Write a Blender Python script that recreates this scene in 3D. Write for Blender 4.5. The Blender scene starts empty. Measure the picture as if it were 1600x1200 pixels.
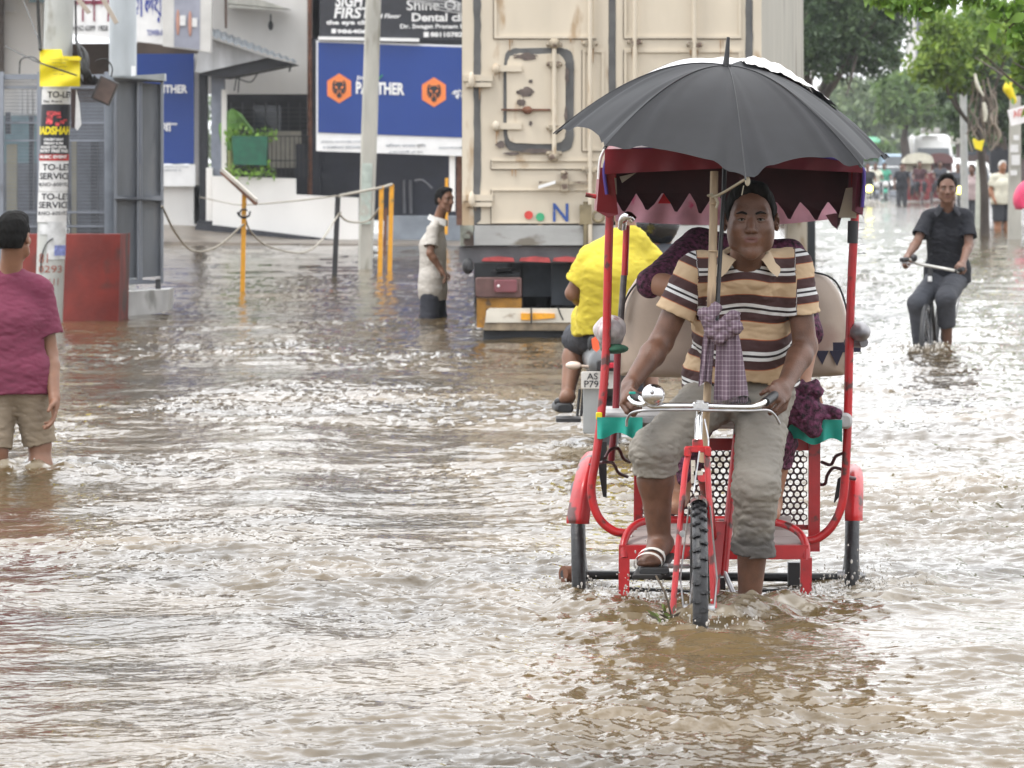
import bpy, math, random
import numpy as np
from mathutils import Vector
random.seed(7); RNG = np.random.default_rng(11)
SC = bpy.context.scene; COL = SC.collection
# ---------------- camera, world, sun, exposure ----------------
F = 7500.0; HC = 1.52; HY = 250.0
cam = bpy.data.cameras.new('camera'); camo = bpy.data.objects.new('camera', cam); COL.objects.link(camo)
camo.location = (0, 0, HC); camo.rotation_euler = (math.radians(90), 0, 0)
cam.sensor_width = 36; cam.lens = F / 1600 * 36; cam.shift_y = (HY - 600) / 1600
cam.clip_start = 0.5; cam.clip_end = 3000
cam.dof.use_dof = True; cam.dof.focus_distance = 16.2; cam.dof.aperture_fstop = 15.0
SC.camera = camo
SUN_EL, SUN_ROT = math.radians(62), math.radians(20)
w = bpy.data.worlds.new('World'); SC.world = w; w.use_nodes = True
nt = w.node_tree; bg = nt.nodes['Background']
sky = nt.nodes.new('ShaderNodeTexSky'); sky.sky_type = 'NISHITA'; sky.sun_disc = False
sky.sun_elevation = SUN_EL; sky.sun_rotation = SUN_ROT; sky.dust_density = 4; sky.air_density = 1.0
hs = nt.nodes.new('ShaderNodeHueSaturation'); hs.inputs['Saturation'].default_value = 0.22
nt.links.new(sky.outputs[0], hs.inputs['Color'])
mxw = nt.nodes.new('ShaderNodeMix'); mxw.data_type = 'RGBA'; mxw.inputs[0].default_value = 0.55
mxw.inputs[7].default_value = (13.6, 13.9, 14.3, 1)           # even overcast layer over the blue sky
nt.links.new(hs.outputs[0], mxw.inputs[6]); nt.links.new(mxw.outputs[2], bg.inputs[0])
bg.inputs[1].default_value = 0.125
sl = bpy.data.lights.new('sun', 'SUN'); sl.energy = 1.1; sl.angle = math.radians(14); sl.color = (1, .96, .9)
so = bpy.data.objects.new('sun', sl); COL.objects.link(so)
so.rotation_euler = (math.radians(90) - SUN_EL, 0, math.radians(180) - SUN_ROT + math.radians(140))
SC.view_settings.view_transform = 'Standard'; SC.view_settings.look = 'None'
SC.view_settings.exposure = 0.90; SC.view_settings.gamma = 1
SC.cycles.use_denoising = True
SC.cycles.max_bounces = 6; SC.cycles.diffuse_bounces = 3; SC.cycles.glossy_bounces = 3
SC.cycles.transmission_bounces = 4; SC.cycles.transparent_max_bounces = 6
SC.cycles.caustics_reflective = False; SC.cycles.caustics_refractive = False

# ---------------- helpers ----------------
def P(px, py, Y): return np.array([(px - 800) * Y / F, Y, HC - (py - HY) * Y / F])
def PZ(px, Y, z): return np.array([(px - 800) * Y / F, Y, z])
def V(*a): return np.array(a, float)
def nrm(v):
    v = np.asarray(v, float); n = np.linalg.norm(v); return v / n if n > 1e-9 else v
MATS = {}
def mat(name, col, rough=.6, metal=0., var=.12, scale=6., bump=0., bscale=60., stain=None, stretch=(1, 1, 1), spec=.5, coat=0., emit=None, sheen=0., ior=None):
    """procedural material; stain=(colour, coverage 0..1, scale)"""
    if name in MATS: return MATS[name]
    m = bpy.data.materials.new(name); m.use_nodes = True; n = m.node_tree; b = n.nodes['Principled BSDF']; L = n.links.new
    tc = n.nodes.new('ShaderNodeTexCoord'); mp = n.nodes.new('ShaderNodeMapping'); mp.inputs['Scale'].default_value = stretch
    L(tc.outputs['Object'], mp.inputs[0])
    def noise(sc, det=4):
        t = n.nodes.new('ShaderNodeTexNoise'); t.inputs['Scale'].default_value = sc; t.inputs['Detail'].default_value = det
        L(mp.outputs[0], t.inputs['Vector']); return t
    t = noise(scale); r = n.nodes.new('ShaderNodeMix'); r.data_type = 'RGBA'
    r.inputs[6].default_value = tuple(min(1, c * (1 - var)) for c in col) + (1,)
    r.inputs[7].default_value = tuple(min(1, c * (1 + var)) for c in col) + (1,)
    rp = n.nodes.new('ShaderNodeMapRange'); rp.inputs[1].default_value = .35; rp.inputs[2].default_value = .65
    L(t.outputs[0], rp.inputs[0]); L(rp.outputs[0], r.inputs[0]); out = r.outputs[2]
    if stain:
        scol, cov, ssc = stain; t2 = noise(ssc, 8); r2 = n.nodes.new('ShaderNodeMix'); r2.data_type = 'RGBA'
        m2 = n.nodes.new('ShaderNodeMapRange'); c0 = .72 - .42 * cov; m2.inputs[1].default_value = c0; m2.inputs[2].default_value = c0 + .08
        L(t2.outputs[0], m2.inputs[0]); L(m2.outputs[0], r2.inputs[0]); L(out, r2.inputs[6]); r2.inputs[7].default_value = tuple(scol) + (1,)
        out = r2.outputs[2]
    L(out, b.inputs['Base Color']); b.inputs['Roughness'].default_value = rough; b.inputs['Metallic'].default_value = metal
    b.inputs['Specular IOR Level'].default_value = spec; b.inputs['Coat Weight'].default_value = coat
    b.inputs['Sheen Weight'].default_value = sheen
    if emit: b.inputs['Emission Color'].default_value = tuple(emit[0]) + (1,); b.inputs['Emission Strength'].default_value = emit[1]
    if bump:
        t3 = noise(bscale, 5); bp = n.nodes.new('ShaderNodeBump'); bp.inputs['Strength'].default_value = bump; bp.inputs['Distance'].default_value = .01
        L(t3.outputs[0], bp.inputs['Height']); L(bp.outputs[0], b.inputs['Normal'])
    MATS[name] = m; return m
def tag(o, label=None, cat=None, group=None, kind=None):
    if label: o['label'] = label
    if cat: o['category'] = cat
    if group: o['group'] = group
    if kind: o['kind'] = kind
    return o
def origin(o):
    p = np.array(o.location)
    while o.parent: o = o.parent; p = p + np.array(o.location)
    return p
def thing(name, loc, label, cat, group=None):
    o = bpy.data.objects.new(name, None); COL.objects.link(o); o.location = Vector([float(v) for v in loc]); o.empty_display_size = .1
    return tag(o, label, cat, group)
def link_mesh(name, v, f, m, parent=None, smooth=False, fm=None, loc=None):
    v = np.asarray(v, np.float64).reshape(-1, 3)
    me = bpy.data.meshes.new(name)
    off = origin(parent) if parent is not None else (np.array(loc, float) if loc is not None else np.zeros(3))
    if isinstance(f, np.ndarray):
        nf, k = f.shape
        me.vertices.add(len(v)); me.vertices.foreach_set('co', (v - off).astype(np.float32).ravel())
        me.loops.add(nf * k); me.loops.foreach_set('vertex_index', f.astype(np.int32).ravel())
        me.polygons.add(nf); me.polygons.foreach_set('loop_start', np.arange(0, nf * k, k, dtype=np.int32))
        me.polygons.foreach_set('loop_total', np.full(nf, k, np.int32)); me.update(calc_edges=True); me.validate()
    else:
        me.from_pydata([tuple(p) for p in (v - off)], [], f); me.update()
    for mm in (m if isinstance(m, (list, tuple)) else [m]): me.materials.append(mm)
    if fm is not None and len(fm) == len(me.polygons): me.polygons.foreach_set('material_index', np.asarray(fm, np.int32))
    if smooth is True: me.polygons.foreach_set('use_smooth', np.ones(len(me.polygons), bool))
    o = bpy.data.objects.new(name, me); COL.objects.link(o)
    if parent is not None: o.parent = parent
    elif loc is not None: o.location = Vector([float(x) for x in loc])
    return o
def catmull(pts, n=6):
    pts = [np.asarray(p, float) for p in pts]
    if len(pts) < 3: return pts
    q = [2 * pts[0] - pts[1]] + pts + [2 * pts[-1] - pts[-2]]; out = []
    for i in range(1, len(q) - 2):
        for k in range(n):
            t = k / n; a, b, c, d = q[i - 1], q[i], q[i + 1], q[i + 2]
            out.append(.5 * ((2 * b) + (-a + c) * t + (2 * a - 5 * b + 4 * c - d) * t * t + (-a + 3 * b - 3 * c + d) * t ** 3))
    return out + [pts[-1]]
class MB:
    def __init__(s): s.v = []; s.f = []; s.m = []; s.cm = 0; s.sm = []; s.cs = False; s.g = []
    def add(s, v, f):
        o = len(s.v); s.g.append((o, len(s.f))); s.v += [tuple(float(x) for x in p) for p in v]
        for q in f: s.f.append(tuple(i + o for i in q)); s.m.append(s.cm); s.sm.append(s.cs)
        return s
    def box(s, c, size, X=(1, 0, 0), Y=(0, 1, 0), Z=None, taper=1.):
        X = nrm(X); Y = nrm(Y); Z = np.cross(X, Y) if Z is None else nrm(Z); h = np.array(size, float) / 2; c = np.asarray(c, float); v = []
        for k in (-1, 1):
            t = taper if k > 0 else 1
            for a, b in ((-1, -1), (1, -1), (1, 1), (-1, 1)): v.append(c + X * a * h[0] * t + Y * b * h[1] * t + Z * k * h[2])
        s.cs = False
        return s.add(v, [(3, 2, 1, 0), (4, 5, 6, 7), (0, 1, 5, 4), (1, 2, 6, 5), (2, 3, 7, 6), (3, 0, 4, 7)])
    def rbox(s, c, size, r, X=(1, 0, 0), Y=(0, 1, 0), n=4):
        """rounded rectangle in X,Z extruded along Y"""
        X = nrm(X); Y = nrm(Y); Z = np.cross(X, Y); a, b = size[0] / 2 - r, size[2] / 2 - r; pts = []
        for cx, cz, a0 in ((a, b, 0), (-a, b, 90), (-a, -b, 180), (a, -b, 270)):
            for k in range(n + 1):
                t = math.radians(a0 + 90 * k / n); pts.append((cx + r * math.cos(t), cz + r * math.sin(t)))
        c = np.asarray(c, float); e = min(r * .4, size[1] * .3); rings = []
        for yy, sc_ in ((-size[1] / 2, e), (-size[1] / 2 + e, 0), (size[1] / 2 - e, 0), (size[1] / 2, e)):
            rings.append([c + X * (x * (1 - sc_ / (size[0] / 2))) + Z * (z * (1 - sc_ / (size[2] / 2))) + Y * yy for x, z in pts])
        return s.loft(rings, caps=True)
    def loft(s, rings, caps=False, closed=True, smooth=True):
        n = len(rings[0]); v = [p for r in rings for p in r]; f = []
        for i in range(len(rings) - 1):
            for j in range(n if closed else n - 1):
                k = (j + 1) % n; f.append((i * n + j, i * n + k, (i + 1) * n + k, (i + 1) * n + j))
        s.cs = smooth; s.add(v, f)
        if caps:
            s.cs = False; s.add(rings[0], [tuple(range(n))[::-1]]); s.add(rings[-1], [tuple(range(n))])
        return s
    def tube(s, pts, r, n=8, sm=0, caps=True):
        if sm: 
            rr = r; pts2 = catmull(pts, sm)
            if hasattr(r, '__len__'): r = np.interp(np.linspace(0, len(pts) - 1, len(pts2)), range(len(pts)), rr)
            pts = pts2
        pts = [np.asarray(p, float) for p in pts]; rs = r if hasattr(r, '__len__') else [r] * len(pts)
        up = None; rings = []
        for i, p in enumerate(pts):
            t = nrm(pts[min(i + 1, len(pts) - 1)] - pts[max(i - 1, 0)])
            if up is None: up = V(0, 0, 1) if abs(t[2]) < .9 else V(1, 0, 0)
            a = nrm(np.cross(t, up)); b = np.cross(a, t); up = b
            rings.append([p + rs[i] * (a * math.cos(2 * math.pi * k / n) + b * math.sin(2 * math.pi * k / n)) for k in range(n)])
        return s.loft(rings, caps=caps)
    def torus(s, c, axis, R, r, n=48, k=10, a0=0, a1=360, flat=1.):
        axis = nrm(axis); u = nrm(np.cross(axis, V(0, 0, 1) if abs(axis[2]) < .9 else V(1, 0, 0))); w_ = np.cross(axis, u); c = np.asarray(c, float)
        full = abs(a1 - a0) >= 360; rings = []
        for i in range(n + (0 if full else 1)):
            t = math.radians(a0 + (a1 - a0) * i / n); d = u * math.cos(t) + w_ * math.sin(t)
            rings.append([c + d * (R + r * math.cos(2 * math.pi * j / k)) + axis * r * flat * math.sin(2 * math.pi * j / k) for j in range(k)])
        if full: rings.append(rings[0])
        return s.loft(rings)
    def disc(s, c, axis, r, t=.01, n=24, r2=None):
        c = np.asarray(c, float); return s.tube([c - nrm(axis) * t / 2, c + nrm(axis) * t / 2], [r, r if r2 is None else r2], n)
    def ball(s, c, r, n=12, m=8, X=(1, 0, 0), Y=(0, 1, 0)):
        r = r if hasattr(r, '__len__') else (r, r, r); X = nrm(X); Y = nrm(Y); Z = np.cross(X, Y); c = np.asarray(c, float); rings = []
        for i in range(m + 1):
            t = math.pi * min(max(i / m, .004), .996)
            rings.append([c + X * r[0] * math.sin(t) * math.cos(2 * math.pi * j / n) + Y * r[1] * math.sin(t) * math.sin(2 * math.pi * j / n) - Z * r[2] * math.cos(t) for j in range(n)])
        return s.loft(rings)
    def prism(s, pts, d):
        """polygon (list of 3D points) extruded by vector d"""
        n = len(pts); a = [np.asarray(p, float) for p in pts]; b = [p + np.asarray(d, float) for p in a]; s.cs = False
        return s.add(a + b, [tuple(range(n))[::-1], tuple(range(n, 2 * n))] + [(i, (i + 1) % n, n + (i + 1) % n, n + i) for i in range(n)])
    def grid(s, fn, nu, nv, smooth=True):
        v = [fn(i / nu, j / nv) for i in range(nu + 1) for j in range(nv + 1)]; s.cs = smooth
        return s.add(v, [(i * (nv + 1) + j, (i + 1) * (nv + 1) + j, (i + 1) * (nv + 1) + j + 1, i * (nv + 1) + j + 1) for i in range(nu) for j in range(nv)])
    def text(s, body, c, w_, h, X=(1, 0, 0), Z=(0, 0, 1), off=.02, shear=0., ext=.0):
        """lettering fitted into width w_ and height h, centred on c"""
        cu = bpy.data.curves.new('lettering', 'FONT'); cu.body = body; cu.offset = off; cu.shear = shear; cu.resolution_u = 3
        ob = bpy.data.objects.new('lettering', cu); COL.objects.link(ob); dg = bpy.context.evaluated_depsgraph_get()
        me = bpy.data.meshes.new_from_object(ob.evaluated_get(dg)); bpy.data.objects.remove(ob); bpy.data.curves.remove(cu)
        v = np.array([tuple(q.co) for q in me.vertices]) if len(me.vertices) else np.zeros((0, 3)); f = [tuple(p.vertices) for p in me.polygons]
        bpy.data.meshes.remove(me)
        if not len(v): return s
        lo, hi = v.min(0), v.max(0); sx = w_ / max(hi[0] - lo[0], 1e-6); sy = h / max(hi[1] - lo[1], 1e-6)
        X = nrm(X); Z = nrm(Z); c = np.asarray(c, float)
        q = [c + X * (p[0] - (lo[0] + hi[0]) / 2) * sx + Z * (p[1] - (lo[1] + hi[1]) / 2) * sy for p in v]; s.cs = False
        return s.add(q, f)
    def build(s, name, m, parent=None, loc=None, label=None):
        o = link_mesh(name, s.v, s.f, m, parent, False, s.m, loc)
        o.data.polygons.foreach_set('use_smooth', s.sm)
        if label: o['label'] = label
        return o
def _each(s, name, m, parent=None):
    """one object per box of the builder"""
    for k, (v0, f0) in enumerate(s.g):
        v1, f1 = s.g[k + 1] if k + 1 < len(s.g) else (len(s.v), len(s.f))
        t = MB(); t.v = s.v[v0:v1]; t.f = [tuple(q - v0 for q in p) for p in s.f[f0:f1]]; t.m = [0] * (f1 - f0); t.sm = [False] * (f1 - f0); t.build(name, m, parent)
MB.each = _each
# ---------------- noise ----------------
_perm = np.random.default_rng(5).permutation(512).astype(np.int64); _ang = np.random.default_rng(6).random(512) * 2 * np.pi
_gx, _gy = np.cos(_ang), np.sin(_ang)
def perlin(x, y, seed=0):
    xi = np.floor(x).astype(np.int64); yi = np.floor(y).astype(np.int64); xf = x - xi; yf = y - yi
    u = xf * xf * xf * (xf * (xf * 6 - 15) + 10); v = yf * yf * yf * (yf * (yf * 6 - 15) + 10)
    def g(a, b, dx, dy):
        h = _perm[(_perm[(a + seed * 17) & 511] + b) & 511]; return _gx[h] * dx + _gy[h] * dy
    n00 = g(xi, yi, xf, yf); n10 = g(xi + 1, yi, xf - 1, yf); n01 = g(xi, yi + 1, xf, yf - 1); n11 = g(xi + 1, yi + 1, xf - 1, yf - 1)
    return (n00 * (1 - u) + n10 * u) * (1 - v) + (n01 * (1 - u) + n11 * u) * v
def sn3(p, f, seed=0.):
    """cheap smooth 3D noise, about -1..1"""
    x, y, z = p[0] * f + seed, p[1] * f + seed * 1.7, p[2] * f + seed * .6
    a = np.sin(x + 1.3 * np.sin(y * .9 + z * .4)) * np.cos(y * 1.1 + .9 * np.sin(z * 1.3 + x * .5))
    b = np.sin(z * 1.2 + 1.1 * np.sin(x * .7 - y * .8)); return .6 * a + .4 * b
# ---------------- signed distance modelling: one continuous surface per body or garment ----------------
class SDF:
    def __init__(s, lo, hi, h):
        s.lo = np.asarray(lo, float); s.h = h; s.n = np.ceil((np.asarray(hi, float) - s.lo) / h).astype(int) + 1
        s.d = np.full(tuple(s.n), 1.0, np.float32)
    @staticmethod
    def around(pts, pad, h):
        q = np.array([np.asarray(p, float) for p in pts]); return SDF(q.min(0) - pad, q.max(0) + pad, h)
    def _box(s, lo, hi):
        a = np.maximum(np.floor((lo - s.lo) / s.h).astype(int), 0); b = np.minimum(np.ceil((hi - s.lo) / s.h).astype(int) + 1, s.n)
        if (b <= a).any(): return None
        g = [(s.lo[i] + s.h * np.arange(a[i], b[i])).astype(np.float32) for i in range(3)]
        return (slice(a[0], b[0]), slice(a[1], b[1]), slice(a[2], b[2])), (g[0][:, None, None], g[1][None, :, None], g[2][None, None, :])
    def _mix(s, sl, e, k, op):
        c = s.d[sl]
        if op == 'sub': e = -e; h = np.clip(.5 - .5 * (e - c) / k, 0, 1); s.d[sl] = c * h + e * (1 - h) + k * h * (1 - h)
        else: h = np.clip(.5 + .5 * (c - e) / k, 0, 1); s.d[sl] = c * (1 - h) + e * h - k * h * (1 - h)
    def cap(s, a, b, ra, rb=None, k=.02, u=None, f=1., op='add', clip=None, q=None):
        rb = ra if rb is None else rb; a = np.asarray(a, float); b = np.asarray(b, float); R = max(ra, rb) * max(f, 1) + k + 2 * s.h
        bx = s._box(np.minimum(a, b) - R, np.maximum(a, b) + R)
        if bx is None: return s
        sl, (x, y, z) = bx; ba = b - a; L2 = max(float(ba @ ba), 1e-10)
        t = np.clip(((x - a[0]) * ba[0] + (y - a[1]) * ba[1] + (z - a[2]) * ba[2]) / L2, 0, 1)
        dx, dy, dz = x - a[0] - t * ba[0], y - a[1] - t * ba[1], z - a[2] - t * ba[2]
        if u is not None and f != 1:
            u = nrm(u); c = (dx * u[0] + dy * u[1] + dz * u[2]) * (1 / f - 1); dx = dx + c * u[0]; dy = dy + c * u[1]; dz = dz + c * u[2]
        e = np.sqrt(dx * dx + dy * dy + dz * dz) - (ra + (rb - ra) * t)
        if clip is not None:
            for (cp, cn) in clip:
                cn = nrm(cn); e = np.maximum(e, (x - cp[0]) * cn[0] + (y - cp[1]) * cn[1] + (z - cp[2]) * cn[2])
        s._mix(sl, e.astype(np.float32), k, op); return s
    def ell(s, c, r, ax=None, k=.02, op='add', clip=None):
        c = np.asarray(c, float); r = np.asarray(r, float); R = r.max() + k + 2 * s.h; bx = s._box(c - R, c + R)
        if bx is None: return s
        sl, (x, y, z) = bx; A = np.eye(3) if ax is None else np.asarray(ax, float); x = x - c[0]; y = y - c[1]; z = z - c[2]
        qq = [(x * A[i][0] + y * A[i][1] + z * A[i][2]) for i in range(3)]
        k0 = np.sqrt(sum((qq[i] / r[i]) ** 2 for i in range(3))); k1 = np.sqrt(sum((qq[i] / r[i] ** 2) ** 2 for i in range(3))) + 1e-6
        e = k0 * (k0 - 1) / k1
        if clip is not None:
            for (cp, cn) in clip:
                cn = nrm(cn); e = np.maximum(e, (x + c[0] - cp[0]) * cn[0] + (y + c[1] - cp[1]) * cn[1] + (z + c[2] - cp[2]) * cn[2])
        s._mix(sl, e.astype(np.float32), k, op); return s
    def cut(s, cp, cn):
        cn = nrm(cn); x, y, z = [s.lo[i] + s.h * np.arange(s.n[i]) for i in range(3)]
        s.d = np.maximum(s.d, ((x[:, None, None] - cp[0]) * cn[0] + (y[None, :, None] - cp[1]) * cn[1] + (z[None, None, :] - cp[2]) * cn[2]).astype(np.float32)); return s
    def rough(s, amp, f, seed=0., stretch=(1, 1, 1), sharp=False):
        x, y, z = [((s.lo[i] + s.h * np.arange(s.n[i])) * stretch[i]).astype(np.float32) for i in range(3)]
        q = sn3((x[:, None, None], y[None, :, None], z[None, None, :]), f, seed)
        if sharp: q = 1 - 2 * np.abs(q)
        s.d += (amp * q).astype(np.float32); return s
    def mesh(s, name, m, parent=None, attr=None, fmat=None):
        d = s.d; d[0] = d[-1] = 1; d[:, 0] = d[:, -1] = 1; d[:, :, 0] = d[:, :, -1] = 1
        ins = d < 0; nx, ny, nz = d.shape; C = (nx - 1, ny - 1, nz - 1); cs = (C[1] * C[2], C[2], 1)
        acc_i = []; acc_p = []; quads = []
        for ax in range(3):
            a = [slice(None)] * 3; b = [slice(None)] * 3; a[ax] = slice(0, -1); b[ax] = slice(1, None)
            A, B = d[tuple(a)], d[tuple(b)]; ij = np.argwhere((A < 0) != (B < 0))
            if not len(ij): continue
            da = A[tuple(ij.T)]; db = B[tuple(ij.T)]; t = da / (da - db); p = ij.astype(float); p[:, ax] += t
            o1, o2 = (ax + 1) % 3, (ax + 2) % 3; ids = []
            for e1, e2 in ((0, 0), (1, 0), (1, 1), (0, 1)):
                c = ij.copy(); c[:, o1] -= e1; c[:, o2] -= e2; ids.append(c[:, 0] * cs[0] + c[:, 1] * cs[1] + c[:, 2])
                acc_i.append(ids[-1]); acc_p.append(p)
            q = np.stack(ids, 1); fl = da < 0; q[~fl] = q[~fl][:, ::-1]; quads.append(q)
        I = np.concatenate(acc_i); Pp = np.concatenate(acc_p); uq, inv = np.unique(I, return_inverse=True); cnt = np.bincount(inv)
        v = np.stack([np.bincount(inv, Pp[:, k]) / cnt for k in range(3)], 1) * s.h + s.lo
        Q = np.searchsorted(uq, np.concatenate(quads))
        fm = None
        if fmat is not None: fm = fmat(v[Q].mean(1))
        o = link_mesh(name, v, Q, m, parent, True, fm)
        if attr is not None:
            for an, fn in attr.items():
                at = o.data.attributes.new(an, 'FLOAT', 'POINT'); at.data.foreach_set('value', np.asarray(fn(v), np.float32))
        return o
# ---------------- materials ----------------
M_white = mat('white_plaster', (.80, .78, .75), .8, var=.06, scale=1.2, bump=.15, stain=((.42, .40, .36), .22, 1.1), stretch=(1, 1, .35))
M_grey_wall = mat('grey_plaster', (.34, .35, .37), .8, var=.1, scale=2, bump=.2, stain=((.2, .2, .2), .3, 1.5))
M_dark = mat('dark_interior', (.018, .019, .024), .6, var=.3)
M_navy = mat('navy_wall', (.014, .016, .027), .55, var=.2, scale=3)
M_steel = mat('galvanised_steel', (.42, .45, .47), .42, .55, var=.12, scale=4, bump=.1, stretch=(1, 1, .3))
M_greymetal = mat('grey_painted_metal', (.24, .26, .30), .5, .2, var=.15, scale=4, stain=((.13, .13, .14), .25, 3), stretch=(1, 1, .4))
M_conc = mat('weathered_concrete', (.40, .39, .35), .85, var=.15, scale=5, bump=.4, bscale=40, stain=((.22, .21, .17), .35, 3), stretch=(1, 1, .25))
M_blue = mat('blue_vinyl', (.007, .042, .23), .5, var=.1, scale=.6)
M_orange = mat('orange_print', (.80, .22, .055), .5, var=.04)
M_wpaint = mat('white_print', (.78, .78, .78), .5, var=.04)
M_paper = mat('white_paper', (.66, .66, .66), .7, var=.08, scale=20)
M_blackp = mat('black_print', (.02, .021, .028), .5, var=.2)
M_yel = mat('yellow_paint', (.72, .34, .02), .5, var=.1, scale=8, stain=((.3, .2, .06), .2, 9))
M_yplast = mat('yellow_plastic', (.80, .66, .01), .45, var=.05)
M_redwall = mat('red_painted_masonry', (.165, .020, .014), .85, var=.3, scale=2.5, bump=.4, bscale=20, stain=((.07, .03, .025), .42, 2.0))
M_black = mat('black_rubber_paint', (.02, .02, .022), .5, var=.25)
M_rust = mat('rusty_iron', (.14, .06, .035), .8, var=.3, scale=10, bump=.3)
M_rope = mat('old_rope', (.34, .31, .26), .9, var=.2, scale=30)
M_wire = mat('black_cable', (.02, .02, .02), .6)
M_chrome = mat('chrome', (.72, .72, .72), .14, 1., var=.08)
M_wood = mat('bare_bamboo', (.42, .31, .20), .65, var=.25, scale=25, stretch=(1, 1, .12), bump=.2, stain=((.2, .13, .08), .35, 14))
M_road = mat('wet_asphalt', (.06, .055, .05), .5, var=.2, scale=3, bump=.4)
M_pave = mat('wet_pavement', (.20, .17, .14), .35, var=.2, scale=2.5, bump=.3, bscale=12, stain=((.13, .11, .09), .4, 1.4))

# ---------------- setting: road bed, flood water, pavement ----------------
mb = MB(); mb.box((0, 400, -.45), (1600, 1700, .2)); tag(mb.build('road', M_road), kind='structure')
WAKES = [(*PZ(1092, 15.55, 0)[:2], .30, .05, 0), (*PZ(905, 17.0, 0)[:2], .20, .022, 0), (*PZ(1335, 16.95, 0)[:2], .24, .035, 0), (*PZ(1010, 16.6, 0)[:2], .22, .03, 0),
         (*PZ(1165, 16.2, 0)[:2], .2, .03, 0), (*PZ(65, 23.4, 0)[:2], .35, .035, 0), (*PZ(15, 23.6, 0)[:2], .3, .03, 0), (*PZ(1465, 38.5, 0)[:2], .5, .05, 0),
         (*PZ(900, 25, 0)[:2], .5, .04, 0), (*PZ(675, 45.6, 0)[:2], .5, .03, 0), (*PZ(1357, 150, 0)[:2], 1.6, .10, 0), (*PZ(1365, 16.6, 0)[:2], .4, .05, 0)]
def water_height(x, y):
    # currents warp the ripples into streaks
    wx = x + .25 * perlin(x * .8, y * .5, 3); wy = y + .25 * perlin(x * .7, y * .6, 9)
    calm = np.clip(.60 + 1.25 * perlin(x * .55 + 3, y * .22, 21) + .7 * perlin(x * 1.3, y * .55, 31) + .2 * np.clip(x * .6, -1, 1), .20, 1.15)
    calm = calm * np.clip(1.2 - (y - 13) / 60, .55, 1.1)
    h = .034 * perlin(wx / 1.6, wy / 1.1, 1) + .024 * perlin(wx / .62, wy / .48, 2)
    a = .027 * perlin(wx / .30, wy / .21, 4) + .017 * (1 - 2.2 * np.abs(perlin(wx / .155, wy / .11, 5)))
    a = a + .0095 * (1 - 2.2 * np.abs(perlin(wx / .085, wy / .062, 6))) + .0030 * perlin(wx / .035, wy / .03, 7)
    foam = np.zeros_like(x)
    tur = np.zeros_like(x)
    for (cx, cy, sg, am, _) in WAKES:
        d = np.sqrt((x - cx) ** 2 + ((y - cy) * .75) ** 2); g = np.exp(-(d / sg) ** 2); tur = tur + g
        g2 = np.exp(-((d - sg * 1.1) / (sg * .4)) ** 2)
        h = h + am * g * (.12 + .70 * np.abs(perlin(x / .17, y / .15, 8)) + .22 * perlin(x / .06, y / .055, 12)) + am * .42 * g2 * (.6 + perlin(x / .3, y / .25, 13))
    # V shaped bow wave running back from the front wheel
    cx, cy = WAKES[0][0], WAKES[0][1]; dy = y - cy
    for sgn in (-1, 1):
        d = (x - cx - sgn * np.clip(dy, 0, 4) * .55); g = np.exp(-(d / .09) ** 2) * (dy > 0) * np.exp(-np.clip(dy, 0, 9) / 2.2)
        h = h + .022 * g; tur = tur + .4 * g
    tur = np.clip(tur, 0, 1.3)
    under = np.exp(-((x - .72) / .62) ** 4 - ((y - 16.95) / .55) ** 4); h = h * (1 - .62 * under) - .012 * under
    h = h + a * (calm + .55 * tur) * (1 - .35 * under)
    foam = .62 * np.clip(tur * 1.0 - .55 + 1.5 * perlin(x / .12, y / .12, 15) + .5 * perlin(x / .04, y / .04, 16), 0, 1) * (tur > .04)
    fl = perlin(wx / .5, wy / .3, 18) + .6 * perlin(wx / .09, wy / .06, 19)
    foam = np.maximum(foam, np.clip(fl * 2.2 - 1.45, 0, .6) * (calm > .5))
    return h, foam
ys = [3.0]
while ys[-1] < 900:
    y = ys[-1]; ys.append(y + (.04 if y < 11.6 else max(.013, 6.6e-5 * y * y)))
ys = np.array(ys)
ui = np.linspace(-.1095, .1095, 640); uo = .1095 + np.cumsum(np.linspace(.0006, .045, 64)); us = np.concatenate([-uo[::-1], ui, uo])
X, Y = np.meshgrid(us, ys); X = X * Y
Z, FO = water_height(X, Y); Z *= np.clip((200 - Y) / 150, .12, 1)
nyv, nxv = X.shape; vv = np.stack([X, Y, Z], -1).reshape(-1, 3)
ii = (np.arange(nyv - 1)[:, None] * nxv + np.arange(nxv - 1)[None, :]).ravel()
qq = np.stack([ii, ii + 1, ii + nxv + 1, ii + nxv], 1)
mw = bpy.data.materials.new('muddy_water'); mw.use_nodes = True; n = mw.node_tree; b = n.nodes['Principled BSDF']; Lk = n.links.new
tc = n.nodes.new('ShaderNodeTexCoord')
def _n(sc, det, dist=0):
    t = n.nodes.new('ShaderNodeTexNoise'); t.inputs['Scale'].default_value = sc; t.inputs['Detail'].default_value = det; t.inputs['Distortion'].default_value = dist
    Lk(tc.outputs['Object'], t.inputs['Vector']); return t
t1 = _n(.5, 5, 1.5); rr = n.nodes.new('ShaderNodeValToRGB'); rr.color_ramp.elements[0].position = .32; rr.color_ramp.elements[1].position = .68
rr.color_ramp.elements[0].color = (.048, .034, .016, 1); rr.color_ramp.elements[1].color = (.130, .090, .043, 1); Lk(t1.outputs[0], rr.inputs[0])
at = n.nodes.new('ShaderNodeAttribute'); at.attribute_name = 'foam'
fm_ = n.nodes.new('ShaderNodeMix'); fm_.data_type = 'RGBA'; Lk(at.outputs['Fac'], fm_.inputs[0]); Lk(rr.outputs[0], fm_.inputs[6]); fm_.inputs[7].default_value = (.34, .30, .235, 1)
Lk(fm_.outputs[2], b.inputs['Base Color'])
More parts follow.
